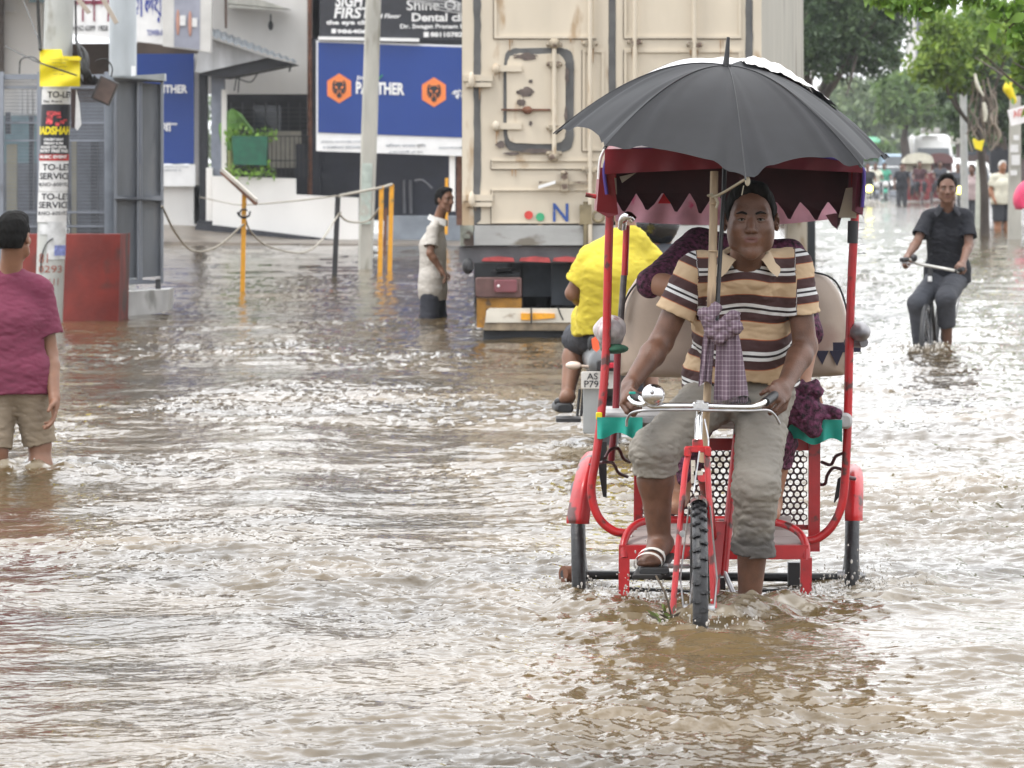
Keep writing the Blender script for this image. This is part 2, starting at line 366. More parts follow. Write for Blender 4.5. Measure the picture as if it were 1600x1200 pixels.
fr = n.nodes.new('ShaderNodeMath'); fr.operation = 'MULTIPLY_ADD'; Lk(at.outputs['Fac'], fr.inputs[0]); fr.inputs[1].default_value = .22; fr.inputs[2].default_value = .035
Lk(fr.outputs[0], b.inputs['Roughness']); b.inputs['IOR'].default_value = 1.36
t2 = _n(26, 6, .4); bp = n.nodes.new('ShaderNodeBump'); bp.inputs['Strength'].default_value = .5; bp.inputs['Distance'].default_value = .006
Lk(t2.outputs[0], bp.inputs['Height'])
t3 = _n(5, 4, .3); bp2 = n.nodes.new('ShaderNodeBump'); bp2.inputs['Strength'].default_value = .4; bp2.inputs['Distance'].default_value = .03
Lk(t3.outputs[0], bp2.inputs['Height']); Lk(bp.outputs[0], bp2.inputs['Normal']); Lk(bp2.outputs[0], b.inputs['Normal'])
wo = link_mesh('water', vv, qq, mw, None, True); tag(wo, kind='structure')
aa = wo.data.attributes.new('foam', 'FLOAT', 'POINT'); aa.data.foreach_set('value', FO.astype(np.float32).ravel())
del X, Y, Z, FO, vv, qq, ii
mdrop = bpy.data.materials.new('splash_water'); mdrop.use_nodes = True; b = mdrop.node_tree.nodes['Principled BSDF']; b.inputs['Base Color'].default_value = (.80, .76, .70, 1); b.inputs['Roughness'].default_value = .06; b.inputs['IOR'].default_value = 1.4; b.inputs['Transmission Weight'].default_value = .55
mb = MB(); rs = random.Random(9)
for (cx, cy, sx, sy, hh, n_) in ((*PZ(1092, 15.4, 0)[:2], .12, .10, .06, 240), (*PZ(905, 16.85, 0)[:2], .08, .08, .05, 90), (*PZ(1345, 16.8, 0)[:2], .13, .12, .11, 260), (*PZ(1010, 16.2, 0)[:2], .07, .06, .16, 260), (*PZ(1170, 16.15, 0)[:2], .08, .06, .04, 80), (*PZ(1250, 16.5, 0)[:2], .08, .08, .04, 70), (*PZ(975, 16.5, 0)[:2], .06, .06, .05, 60),
                                (*PZ(65, 23.3, 0)[:2], .14, .12, .05, 110), (*PZ(8, 23.3, 0)[:2], .1, .1, .04, 60), (*PZ(1450, 38.3, 0)[:2], .25, .2, .06, 120), (*PZ(900, 25, 0)[:2], .2, .2, .05, 60), (*PZ(1357, 156, 0)[:2], .35, .4, .25, 150)):
    for k in range(n_):
        r_ = abs(rs.gauss(0, 1)); x = cx + rs.gauss(0, sx); y = cy + rs.gauss(0, sy); z = .01 + abs(rs.gauss(0, .5)) * hh * math.exp(-((x - cx) / sx / 2) ** 2); q0 = rs.uniform(.0015, .0042) * (1 + (cy > 100) * 2.5) * (1 + (cy > 30) * 1.5)
        mb.ball((x, y, z), (q0, q0, q0 * rs.uniform(.8, 2.2)), 6, 4)
tag(mb.build('splash', mdrop), 'spray of droplets thrown up round the wheels and legs', 'splash', kind='stuff')
mb = MB(); mb.add([P(235, 377, 85), P(720, 384, 85), P(720, 370, 91), P(235, 350, 88)], [(0, 1, 2, 3)])
mb.add([P(235, 377, 85) - V(0, 0, .4), P(720, 384, 85) - V(0, 0, .4), P(720, 384, 85), P(235, 377, 85)], [(0, 1, 2, 3)])
tag(mb.build('pavement', M_pave), kind='structure')

# ---------------- left side: buildings behind the pavement ----------------
YB = 88.0
def B(px, py, d=0): return P(px, py, YB + d)
def slab(mb, x0, y0, x1, y1, Y, th=.1, tilt=0):
    """box whose front face covers the pixel rectangle at distance Y; tilt = px the right end drops"""
    a, b_, c, d = P(x0, y0, Y), P(x1, y0 + tilt, Y), P(x1, y1 + tilt, Y), P(x0, y1, Y)
    return mb.prism([d, c, b_, a], (0, th, 0))
# white building (centre left)
bl = thing('white_building', B(410, 378, 2), 'white plastered house with a recessed dark veranda and a low front wall', 'building')
mb = MB(); slab(mb, 315, -330, 490, 147, YB + 2, .4); slab(mb, 480, -60, 500, 350, YB + 1.6, 3); mb.each('wall', M_white, bl)
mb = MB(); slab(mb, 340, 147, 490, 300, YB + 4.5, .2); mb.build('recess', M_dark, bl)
mb = MB(); slab(mb, 395, 165, 440, 215, YB + 4.4, .06); mb.build('window', mat('dark_glass', (.05, .06, .08), .1, var=.2), bl)
mb = MB()
for k in range(7): slab(mb, 360 + k * 18, 160, 361.5 + k * 18, 225, YB + 4.3, .03)
for k in range(8): slab(mb, 350, 168 + k * 7, 480, 169 + k * 7, YB + 4.28, .02)
mb.build('window_grille', mat('dark_grille', (.07, .075, .08), .5), bl)
mb = MB(); slab(mb, 420, 205, 470, 262, YB + 3.6, .3); mb.build('veranda_parapet', mat('beige_parapet', (.42, .40, .34), .8), bl)
mb = MB(); mb.prism([P(332, 275, YB), P(462, 279, YB), P(462, 304, YB), P(560, 309, YB), P(560, 379, YB), P(332, 352, YB)][::-1], (0, .25, 0)); mb.build('low_wall', M_white, bl)
mb = MB(); mb.prism([P(305, 352, YB - .3), P(335, 352, YB - .3), P(560, 379, YB - .3), P(560, 384, YB - .3), P(305, 366, YB - .3)][::-1], (0, .3, 0)); mb.build('plinth', M_blackp, bl)
mb = MB()
for k in range(9): slab(mb, 424 + k * 7, 213, 425.5 + k * 7, 278, YB + .1, .03)
slab(mb, 420, 212, 484, 214, YB + .08, .04); slab(mb, 420, 250, 484, 252, YB + .08, .04); mb.build('railing', M_black, bl)
mb = MB(); mb.tube([B(353, -60, 1.7), B(353, 44, 1.7)], .02); mb.tube([B(484, -60, 1.4), B(484, 305, 1.4)], .045); mb.build('drain_pipe', M_rust, bl)
mb = MB(); mb.prism([P(358, 7, YB + 1.9), P(455, 16, YB + 1.9), P(359, -15, YB + 1.9)][::-1], (0, -.7, 0)); mb.prism([P(358, 12, YB + 1.15), P(452, 17, YB + 1.15), P(359, 7, YB + 1.15)][::-1], (0, -.06, 0)); mb.each('canopy_slab', M_conc, bl)
mb = MB(); mb.ball(B(423, 40, 1.6), (.05, .05, .09)); mb.tube([B(423, 22, 1.6), B(423, 42, 1.6)], .015); mb.build('outside_lamp', M_black, bl)
# storeys above the frame (they darken the reflections in the flood as in the photograph)
def storeys(parent, x0, x1, ybot, Y, m, n_st, n_w, depth=6.):
    a = P(x0, ybot, Y); b_ = P(x1, ybot, Y); H_ = 3.1 * n_st; mb = MB(); mb.box(((a[0] + b_[0]) / 2, Y + depth / 2, a[2] + H_ / 2), (b_[0] - a[0], depth, H_)); mb.build('upper_storeys', m, parent)
    for i in range(n_st):
        mb = MB(); mb.box(((a[0] + b_[0]) / 2, Y - .35, a[2] + 3.1 * i + .1), (b_[0] - a[0], .7, .14)); mb.build('balcony_slab', M_conc, parent)
        for k in range(n_w): w_ = (b_[0] - a[0]) / n_w; mb = MB(); mb.box((a[0] + w_ * (k + .5), Y - .03, a[2] + 3.1 * i + 1.6), (w_ * .6, .08, 1.7)); mb.build('window', MATS['dark_glass'], parent)
M_oldw = mat('weathered_wall', (.23, .20, .165), .85, var=.15, scale=1, stain=((.10, .085, .07), .4, .6))
# planter
pl = thing('planter', B(388, 262, -.2), 'dark green square planter with leafy plants hung on the white house wall', 'planter')
mb = MB(); mb.prism([P(362, 212, YB - .3), P(418, 213, YB - .3), P(416, 258, YB - .3), P(365, 257, YB - .3)][::-1], (0, .35, 0)); mb.build('box', mat('green_plastic', (.010, .10, .055), .45, var=.2, scale=8), pl)
M_leafy = mat('fresh_leaf', (.16, .30, .035), .5, var=.5, scale=4)
mb = MB()
for k in range(260):
    x = random.uniform(352, 432); yy = random.choice([random.gauss(211, 6), random.gauss(267, 7)]); c = B(x, yy, -.3 + random.random() * .5); d = nrm(RNG.normal(size=3)); e = nrm(np.cross(d, RNG.normal(size=3))); r = random.uniform(.03, .075)
    mb.add([c - d * r, c - e * r * .5, c + d * r, c + e * r * .5], [(0, 1, 2, 3)])
mb.build('foliage', M_leafy, pl)
bn = thing('banana_plant', B(365, 262, .4), 'banana plant with long arching leaves beside the green planter', 'plant')
mb = MB()
for (pts, wd) in (([(362, 240), (357, 200), (362, 170), (378, 185), (402, 215)], .13), ([(360, 240), (362, 205), (372, 190), (388, 196), (398, 218)], .10), ([(360, 250), (352, 215), (352, 188), (366, 200), (374, 225)], .10), ([(362, 255), (372, 235), (390, 228), (405, 240)], .08)):
    c = catmull([B(a, b_, .3) for a, b_ in pts], 6)
    for i in range(len(c) - 1):
        w0 = wd * math.sin(math.pi * min(.999, i / len(c)) ** .8) + .01; w1 = wd * math.sin(math.pi * min(.999, (i + 1) / len(c)) ** .8) + .005
        mb.add([c[i] + V(w0, .05, -w0 * .6), c[i + 1] + V(w1, .05, -w1 * .6), c[i + 1], c[i]], [(0, 1, 2, 3)]); mb.add([c[i], c[i + 1], c[i + 1] + V(-w1, .08, -w1 * .5), c[i] + V(-w0, .08, -w0 * .5)], [(0, 1, 2, 3)])
mb.build('leaf', mat('banana_leaf', (.13, .27, .06), .45, var=.25, scale=5), bn)
mb = MB(); mb.tube([B(361, 300, .3), B(360, 235, .3)], [.07, .05]); mb.build('stem', mat('banana_stem', (.2, .22, .08), .6), bn)

# shop unit with awning (left of the white building)
sh = thing('shop_building', B(290, 366, 1), 'shop front with pale fascia, sheet metal awning and a blue shutter', 'building')
mb = MB(); slab(mb, -60, 68, 215, 330, YB + 6, .4); slab(mb, 214, 60, 330, 87, YB + 1.3, .5); mb.each('wall', mat('brown_wall', (.12, .085, .065), .8, var=.3, scale=1.5), sh)
mb = MB(); slab(mb, 214, 290, 312, 372, YB + .9, .4); slab(mb, 303, 84, 316, 350, YB + .9, .3); mb.each('pillar_wall', M_white, sh)
mb = MB(); slab(mb, 330, 112, 350, 352, YB + .4, .4); mb.build('grey_pillar', mat('blue_grey_column', (.20, .22, .27), .6), sh)
mb = MB(); slab(mb, 346, 140, 354, 265, YB + .3, .1); slab(mb, 322, 262, 332, 352, YB + .3, .1); mb.each('white_post', M_white, sh)
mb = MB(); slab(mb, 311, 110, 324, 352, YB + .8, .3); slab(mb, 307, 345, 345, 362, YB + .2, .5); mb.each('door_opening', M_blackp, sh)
mb = MB(); v0 = [P(314, 55, YB - .4), P(325, 58, YB - .4), P(418, 90, YB - .4), P(312, 114, YB - .4), P(305, 112, YB - .4)]; mb.prism(v0[::-1], (0, .12, 0)); mb.build('fascia', mat('scuffed_tin_fascia', (.48, .49, .51), .45, .35, var=.2, scale=3, stretch=(1.5, 1, .4), bump=.2, bscale=8), sh)
mb = MB()
NB = 26
def awn(u, v):
    a = P(328, 42, YB + 1.2) * (1 - u) + P(466, 96, YB + 1.2) * u; b2 = P(330, 57, YB - .8) * (1 - u) + P(462, 98, YB - .8) * u
    p = a * (1 - v) + b2 * v; p[2] += .018 * math.sin(u * NB * 2 * math.pi / 2); return p
mb.grid(awn, NB * 4, 3); mb.build('awning_sheet', mat('corrugated_iron', (.24, .27, .30), .5, .4, var=.2, scale=4, stain=((.12, .11, .10), .3, 5)), sh)
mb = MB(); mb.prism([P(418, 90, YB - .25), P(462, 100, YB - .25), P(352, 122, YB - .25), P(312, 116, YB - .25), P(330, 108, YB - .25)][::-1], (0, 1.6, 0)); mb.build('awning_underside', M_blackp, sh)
mb = MB(); mb.tube([B(405, 110, -.4), B(392, 128, -.2), B(370, 122, 0)], .012, sm=5); mb.tube([B(370, 118, 0), B(366, 142, 0)], .012); mb.tube([B(374, 118, 0), B(372, 145, 0)], .012); mb.tube([B(455, 100, -.6), B(452, 112, -.6)], .02); mb.build('hanging_wire', M_wire, sh)
storeys(sh, -420, 312, -45, YB + 1.0, mat('brown_wall', (1, 1, 1)), 3, 6)
# blue shutter with lettering
st = mb = MB(); slab(mb, 205, 84, 303, 256, YB + .7, .08); mb.build('blue_shutter_board', M_blue, sh)
mb = MB(); slab(mb, 205, 257, 305, 291, YB + .68, .06); mb.build('lower_panel', M_wpaint, sh)
mb = MB(); mb.text('PANTHER', P(262, 139, YB + .66), 62 * YB / F, 13 * YB / F, off=.035); mb.text('পেনথাৰ', P(252, 197, YB + .66), 50 * YB / F, 17 * YB / F, off=.03); mb.build('lettering', M_wpaint, sh)
mb = MB(); mb.text('JINDAL PANTHER', P(276, 261, YB + .65), 38 * YB / F, 3 * YB / F); mb.text('A COMPANY BUILT ON', P(268, 266, YB + .65), 30 * YB / F, 3 * YB / F); mb.build('small_lettering', M_greymetal, sh)
# signboards above
s1 = thing('white_signboard', P(180, 60, YB - 2), 'white shop signboard with maroon and blue Assamese lettering behind the steel columns', 'signboard')
mb = MB(); mb.prism([P(100, 52, YB - 2), P(258, 70, YB - 2), P(258, -40, YB - 2), P(100, -40, YB - 2)], (0, .15, 0)); mb.build('board', M_wpaint, s1)
Ml1 = mat('maroon_print', (.20, .02, .05), .5); Ml2 = mat('blue_print', (.03, .05, .30), .5)
mb = MB(); mb.text('কাৰিকা', P(141, 10, YB - 2.02), 62 * YB / F, 46 * YB / F, off=.03); mb.build('maroon_lettering', Ml1, s1)
mb = MB(); mb.text('আলয়', P(228, 12, YB - 2.02), 50 * YB / F, 46 * YB / F, off=.03); mb.text('TOWER-06', P(243, 51, YB - 2.02), 26 * YB / F, 9 * YB / F, off=.02); mb.build('blue_lettering', Ml2, s1)
mb = MB(); mb.text('PH NO 62099  19838', P(140, 44, YB - 2.02), 56 * YB / F, 9 * YB / F, off=.02); mb.build('number_lettering', M_blackp, s1)
s2 = thing('grey_lightbox_sign', P(292, 78, YB - 2.3), 'pale grey box sign with a faded picture panel, above the awning end', 'signboard')
mb = MB(); mb.prism([P(254, 72, YB - 2.3), P(329, 82, YB - 2.3), P(331, -40, YB - 2.3), P(254, -40, YB - 2.3)], (0, .5, 0)); mb.build('case', mat('ivory_case', (.56, .55, .53), .5, var=.08, scale=3), s2)
mb = MB(); mb.prism([P(272, 73, YB - 2.31), P(312, 78, YB - 2.31), P(313, -40, YB - 2.31), P(272, -40, YB - 2.31)], (0, .02, 0)); mb.build('picture_panel', mat('faded_print', (.27, .28, .34), .35, var=.15, scale=3), s2)
mb = MB()
for x_, y_, a_, b_ in ((278, 35, 3, 20), (297, 37, 3, 20)): mb.ball(P(x_, y_, YB - 2.33), (a_ * YB / F, .012, b_ * YB / F))
mb.build('picture_shapes', mat('faded_orange', (.42, .22, .17), .6), s2)
mb = MB(); slab(mb, 281, 24, 290, 40, YB - 2.34, .012); slab(mb, 300, 28, 308, 42, YB - 2.34, .012); mb.each('picture_labels', M_paper, s2)

# dark building with the big blue board
db = thing('dark_building', B(610, 378, 2), 'dark navy shop front behind the big blue board, with a grey step', 'building')
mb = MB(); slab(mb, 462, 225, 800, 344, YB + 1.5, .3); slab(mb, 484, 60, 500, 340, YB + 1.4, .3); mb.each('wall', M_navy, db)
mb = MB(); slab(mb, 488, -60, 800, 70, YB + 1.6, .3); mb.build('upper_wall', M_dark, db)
mb = MB(); slab(mb, 600, 338, 800, 382, YB + .4, 1.2); mb.build('step', mat('blue_grey_step', (.25, .28, .32), .8, var=.15, scale=3, bump=.3), db)
mb = MB()
for x_ in (631, 641): mb.tube([B(x_, 281, 1.3), B(x_ + .3, 308, 1.3), B(x_ + 1, 334, 1.3)], .035, 6)
mb.tube([B(648, 283, 1.2), B(660, 282, 1.2), B(675, 295, 1.2)], .03, 6, sm=4); mb.build('shutter_chain', mat('dull_chain', (.12, .12, .13), .5, .5), db)
storeys(db, 488, 800, -62, YB + 1.4, M_oldw, 3, 4)
def emblem(parent, px, py, Y, s=21.5):
    q = Y / F; mb = MB(); pts = [P(px, py, Y) + V(math.sin(math.radians(60 * k)) * s * q * 1.0, 0, math.cos(math.radians(60 * k)) * s * q * 1.08) for k in range(6)]
    mb.prism(pts[::-1], (0, .01, 0)); hx = mb.build('hexagon', M_orange, parent)
    def pg(l, m, nm, d): 
        mb = MB()
        for poly in l:
            for sg in (1, -1): 
                pp = [P(px + sg * a, py + b_, Y - d) for a, b_ in poly]; mb.prism(pp if sg > 0 else pp[::-1], (0, .006, 0))
        mb.build(nm, m, hx)
    pg([[(0, -10), (4, -10), (8, -12.5), (10.5, -7), (10.5, 3), (8, 7.5), (4, 9), (3, 14), (0, 15)]], M_blackp, 'animal_head', .012)
    pg([[(2.5, -2), (7, -4.5), (6, -.5), (3.2, 1)], [(1.6, 1), (4, 9), (3, 9.5), (.8, 4)], [(4.5, -9), (6.5, -10), (7.5, -6)], [(7.5, 3), (9, 1.5), (7, 6)]], M_orange, 'animal_lines', .02)
bb = thing('blue_billboard', P(610, 243, YB - 1), 'large blue billboard with orange hexagon emblems and a white lower strip', 'billboard')
def tl(x, y): return (x, y + (x - 497) * .035)
def bq(mb, x0, y0, x1, y1, d, th=.08):
    pts = [P(*tl(x0, y1), YB - d), P(*tl(x1, y1), YB - d), P(*tl(x1, y0), YB - d), P(*tl(x0, y0), YB - d)]; mb.prism(pts, (0, th, 0))
mb = MB(); bq(mb, 494, 63, 800, 236, 1.0); mb.build('board', M_wpaint, bb)
mb = MB(); bq(mb, 497, 66, 800, 207, 1.02, .015); mb.build('blue_field', M_blue, bb)
emblem(bb, 530, 138, YB - 1.03); emblem(bb, 678, 144, YB - 1.03)
mb = MB(); mb.text('PANTHER', P(594, 138, YB - 1.04), 75 * YB / F, 19 * YB / F, X=(1, 0, -.03), off=.04); mb.text('Jindal', P(568, 122, YB - 1.04), 22 * YB / F, 8 * YB / F)
mb.text('পেন', P(722, 146, YB - 1.04), 34 * YB / F, 18 * YB / F, off=.03); mb.build('lettering', M_wpaint, bb)
mb = MB(); mb.tube([P(590, 125, YB - 1.05), P(598, 117, YB - 1.05)], .012, 4); mb.build('tick_mark', mat('green_print', (.03, .30, .10), .5), bb)
mb = MB(); mb.text('JINDAL PANTHER STORE', P(536, 222, YB - 1.03), 68 * YB / F, 4.2 * YB / F); mb.text('A COMPANY GROWING', P(536, 230, YB - 1.03), 62 * YB / F, 4 * YB / F)
mb.text('জিনদাল পেনথাৰ ষ্টিল', P(634, 228, YB - 1.03), 62 * YB / F, 7 * YB / F); mb.text('এ কোম্পানী এণ গুপ', P(634, 238, YB - 1.03), 52 * YB / F, 6 * YB / F); mb.text('SHOWROOM', P(704, 231, YB - 1.03), 36 * YB / F, 3 * YB / F); mb.build('small_lettering', M_greymetal, bb)
mb = MB(); slab(mb, 702, 243, 711, 330, YB - .9, .1); mb.build('support_post', M_white, bb)
mb = MB(); slab(mb, 713, 235, 722, 352, YB - .6, .2); tag(mb.build('brown_downpipe', M_rust, None, P(717, 352, YB - .6)), 'square brown pipe standing beside the truck corner', 'pipe')
# black clinic signs
s3 = thing('eye_clinic_sign', P(545, 58, YB - 1), 'black sign reading SIGHT FIRST the eye clinic', 'signboard')
mb = MB(); slab(mb, 499, -60, 594, 57, YB - 1, .1, 1.5); mb.build('board', M_blackp, s3)
q = YB / F; L3 = YB - 1.02
mb = MB(); mb.text('SIGHT', P(552, 1, L3), 56 * q, 20 * q, off=.03, shear=.15); mb.text('FIRST', P(551, 20, L3), 58 * q, 17 * q, off=.03, shear=.15); mb.text('the eye clinic', P(549, 36, L3), 78 * q, 9 * q, off=.04); mb.text('98640692', P(558, 49, L3), 62 * q, 6.5 * q, off=.04)
slab(mb, 518, 45, 525, 52, L3, .005); mb.build('lettering', M_wpaint, s3)
s4 = thing('dental_clinic_sign', P(660, 66, YB - 1), 'black sign reading Shine Dental clinic above the blue billboard', 'signboard')
mb = MB(); slab(mb, 595, -60, 800, 60, YB - 1, .1, 4); mb.build('board', M_blackp, s4)
mb = MB(); mb.text('Shine On', P(680, 8, L3), 88 * q, 16 * q, off=.01); mb.text('Dental clinic', P(696, 27, L3), 104 * q, 13 * q, off=.03); mb.text('Dr. Swagat Pranam Bharali', P(688, 42, L3), 124 * q, 8.5 * q, off=.03)
mb.text('8811078288', P(704, 54, L3), 62 * q, 7.5 * q, off=.04); mb.text('2nd Floor', P(603, 25, L3), 46 * q, 7 * q, off=.03, shear=.2); slab(mb, 662, 50, 670, 58, L3, .005); mb.build('lettering', M_wpaint, s4)
mb = MB()
for k in range(5): mb.tube([P(640 + k * 6, 2 + k, YB - 1.3), P(690, -4 + 5 * k, YB - 1.3), P(730, 10 + 3 * k, YB - 1.3)], .012, 4, sm=5)
tag(mb.build('loose_cable_bundle', mat('pale_cable', (.4, .4, .4), .6), None, P(690, 5, YB - 1.3)), 'pale loose cables sagging across the top of the dental sign', 'cable')
mb = MB(); slab(mb, 497, 57, 655, 62, YB - 1.1, .1, 3); tag(mb.build('white_ledge', M_wpaint, None, P(575, 62, YB - 1.1)), 'thin white ledge between the black signs and the billboard', 'ledge')
# far left building behind the transformer cage
fb = thing('tall_pale_building', P(40, 300, YB + 3), 'pale multi-storey building at the far left behind the grey mesh fence', 'building')
mb = MB(); slab(mb, -150, -80, 66, 300, YB + 3, .5); slab(mb, 6, 17, 24, 19, YB + 2.8, .2); mb.each('wall', M_white, fb)
mb = MB(); slab(mb, -150, -80, 5, 130, YB + 2.7, .2); mb.build('dark_column', mat('brown_column', (.11, .09, .08), .7), fb)
mb = MB(); slab(mb, 45, -60, 70, 4, YB + 2.7, .1); slab(mb, 6, 180, 60, 255, YB + 2.7, .1); mb.each('window', mat('teal_glass', (.12, .22, .25), .1), fb)
for k in range(5):
    mb = MB(); slab(mb, 30 + k * 8, 140, 34 + k * 8, 178, YB + 2.6, .1); mb.build('vertical_fin', M_wpaint, fb)

# ---------------- street furniture on the left ----------------
# steel columns
c1 = thing('steel_column', P(191, 200, 60), 'fat galvanised steel column standing behind the grey cabinet', 'column')
mb = MB(); r = 21.5 * 60 / F; mb.tube([P(191, 460, 60), P(192, 200, 60), P(192, -80, 60)], r, 28); mb.build('shaft', M_steel, c1)
# utility pole with posters
pb = P(76, 500, 45.0); pt = P(95, -60, 45.0); R0 = 22 * 45 / F
up = thing('poster_pole', (pb[0], 45, -.3), 'round utility pole pasted with TO-LET posters, in front of the red wall', 'utility pole')
ax_ = nrm(pt - pb)
def polept(py): return pb + (pt - pb) * ((500 - py) / 560.)
mb = MB(); mb.tube([pb - ax_ * .6, polept(140), pt], [R0, R0, R0 * 1.08], 32); mb.build('shaft', mat('pale_pole', (.46, .47, .45), .6, .1, var=.12, scale=5, stain=((.30, .29, .25), .3, 4), stretch=(1, 1, .4)), up)
def wrap(mb, y0, y1, a0=-88, a1=88, pad=.004, n=16):
    def fn(u, v):
        c = polept(y0 * (1 - v) + y1 * v); t = math.radians(a0 + (a1 - a0) * u); rr = R0 * 1.01 + pad; return c + V(math.sin(t) * rr, -math.cos(t) * rr, 0)
    return mb.grid(fn, n, 4)
def wraptext(mb, body, py, h, a0, a1, off=.02, pad=.008, shear=0):
    """lettering bent round the pole"""
    t = MB().text(body, (0, 0, 0), 1, 1, X=(1, 0, 0), Z=(0, 0, 1), off=off, shear=shear); c = polept(py); vs = []
    for (x, y, z) in t.v:
        a = math.radians((a0 + a1) / 2 + x * (a1 - a0)); rr = R0 * 1.01 + pad; vs.append(c + ax_ * z * h * 45 / F + V(math.sin(a) * rr, -math.cos(a) * rr, 0))
    mb.cs = False; mb.add(vs, t.f)
mb = MB(); wrap(mb, 140, 163, -70, 88); mb.build('white_poster', M_paper, up)
mb = MB(); wrap(mb, 251.5, 299, pad=.004); mb.build('white_poster', M_paper, up)
mb = MB(); wrap(mb, 300, 347, -86, 88, pad=.005); mb.build('white_poster', M_paper, up)
mb = MB(); wrap(mb, 163, 241, pad=.005); mb.build('black_poster', M_blackp, up)
mb = MB(); wrap(mb, 241, 251, pad=.006); mb.build('red_strip', mat('red_print', (.42, .03, .03), .6, var=.5, scale=40), up)
mb = MB(); wrap(mb, 350, 366, -50, 0, .005); wrap(mb, 346, 405, -10, 80, .006); mb.build('torn_paper', mat('torn_paper', (.60, .61, .62), .8, var=.15, scale=15), up)
mb = MB(); wrap(mb, 383, 399, 18, 80, .009); mb.build('blue_sticker', mat('pale_blue_sticker', (.22, .26, .55), .6, var=.3, scale=30), up)
mb = MB(); wraptext(mb, 'TO-LET', 148, 10, -30, 82); wraptext(mb, 'Flat Rent', 158.5, 4, -50, 30); wraptext(mb, 'TO-LET', 261, 10, -42, 86); wraptext(mb, 'SERVICE', 275, 10, -58, 86); wraptext(mb, 'M.NO-6001927', 288, 6, -62, 86, .01)
wraptext(mb, 'TO-LET', 307, 10, -42, 86); wraptext(mb, 'SERVICE', 320, 10, -58, 86); wraptext(mb, 'M.NO-6001927', 333, 6, -62, 86, .01); mb.build('black_lettering', M_blackp, up)
mb = MB(); wraptext(mb, 'BADSHAH', 204, 13, -75, 75, .05, .012, .1); mb.build('yellow_lettering', M_yplast, up)
mb = MB(); wraptext(mb, 'CONCERT NIGHT', 218, 4, -40, 40, .04, .011); wraptext(mb, 'FRIDAY 8 PM', 224, 4, -38, 38, .04, .011); wraptext(mb, 'GROUND CITY CENTRE', 230, 4.5, -55, 55, .04, .011); wraptext(mb, 'ENTRY FREE PASS', 236, 5, -60, 65, .04, .011); wraptext(mb, 'MUSIC EVENT', 245, 5, -60, 60, .04, .012); mb.build('white_lettering', M_wpaint, up)
mb = MB(); 
for k in range(14):
    a = random.uniform(-35, 35); pyy = random.uniform(173, 193); wrap(mb, pyy, pyy + random.uniform(3, 8), a, a + random.uniform(8, 22), .010 + k * .0004, 3)
mb.build('red_artwork', mat('pink_red_print', (.55, .07, .08), .6, var=.6, scale=30), up)
mb = MB(); wraptext(mb, '81', 403, 15, -45, -5, .0, .006); wraptext(mb, '0293', 420, 11, -45, 55, .0, .006); wraptext(mb, '7611', 440, 11, -20, 40, .0, .006); mb.build('painted_number', mat('red_brown_paint', (.30, .08, .05), .7), up)
mb = MB(); mb.tube([polept(372) + V(.03, -R0 - .01, 0), polept(380) + V(-.03, -R0 - .01, 0), polept(400) + V(-.075, -R0 + .01, 0), polept(425) + V(-.08, -R0 + .02, 0)], .006, 5, sm=5); mb.build('painted_line', M_blackp, up)
# yellow sheet on the pole
ys_ = thing('yellow_plastic_notice', P(93, 134, 44.7), 'bright yellow plastic sheet notice tied round the poster pole', 'notice')
def yfn(u, v):
    x = 62 + 63 * u; top = 77 if u < .55 else 88; y = (top if v == 0 else top + (135 - top) * v); return P(x, y, 44.62 - .06 * math.sin(u * math.pi) + .015 * math.sin(v * 9 + u * 5))
mb = MB(); mb.grid(yfn, 24, 10); mb.prism([P(100, 87, 44.55), P(127, 90, 44.55), P(125, 95, 44.55), P(98, 94, 44.55)][::-1], (0, .05, 0)); mb.build('sheet', M_yplast, ys_)
mb = MB(); 
for k, (w_, y_) in enumerate(((30, 93), (22, 98), (26, 104), (20, 110), (16, 116))): mb.text('NOTICE TO ALL PUBLIC', P(92, y_, 44.52), w_ * 44.5 / F, 2 * 44.5 / F, off=0)
mb.build('lettering', M_blackp, ys_)
# cables and junction box on the pole
cb = thing('black_cable_tangle', P(140, 120, 45), 'tangle of black cables hanging beside the yellow notice', 'cables')
mb = MB(); rr_ = random.Random(3)
for k in range(12):
    a = 118 + k * .8; mb.tube([P(a, 60 + 3 * k, 45), P(128 + rr_.uniform(-4, 8), 85 + rr_.uniform(-5, 5), 44.8), P(122 + rr_.uniform(0, 18), 112, 44.7), P(135 + rr_.uniform(-8, 12), 130, 44.8), P(150 + rr_.uniform(-14, 6), 118 + k, 44.8)], .012, 5, sm=6)
mb.tube([P(58, -20, 44.7), P(62, 60, 44.7), P(63, 78, 44.6)], .016, 5, sm=4)
mb.tube([P(8, 72, 60), P(40, 88, 50), P(62, 98, 44.6), P(120, 118, 44.5)], .008, 5, sm=5); mb.tube([P(36, 0, 60), P(48, 30, 50), P(60, 62, 45)], .007, 5, sm=5); mb.tube([P(118, 0, 44.8), P(119, 60, 44.8)], .010, 5)
mb.tube([P(30, 115, 46), P(33, 93, 46), P(50, 89, 45), P(62, 96, 44.6)], .008, 5, sm=5); mb.tube([P(150, 95, 44.8), P(165, 92, 44.8), P(175, 105, 44.8), P(174, 120, 44.8)], .007, 5, sm=5)
mb.build('cable', M_wire, cb)
jb = thing('junction_box', P(164, 168, 44.8), 'dark square junction box hanging tilted from the cables by the mesh fence', 'box')
mb = MB(); a = nrm(V(1, 0, -.45)); mb.box(P(164, 142, 44.8), (.18, .16, .23), X=a, Y=(0, 1, 0)); mb.build('case', mat('dark_box', (.045, .04, .038), .6, var=.3), jb)
mb = MB(); mb.box(P(164, 142, 44.7), (.15, .02, .20), X=a, Y=(0, 1, 0)); mb.build('lid', mat('rusty_lid', (.09, .06, .05), .7, var=.3), jb)
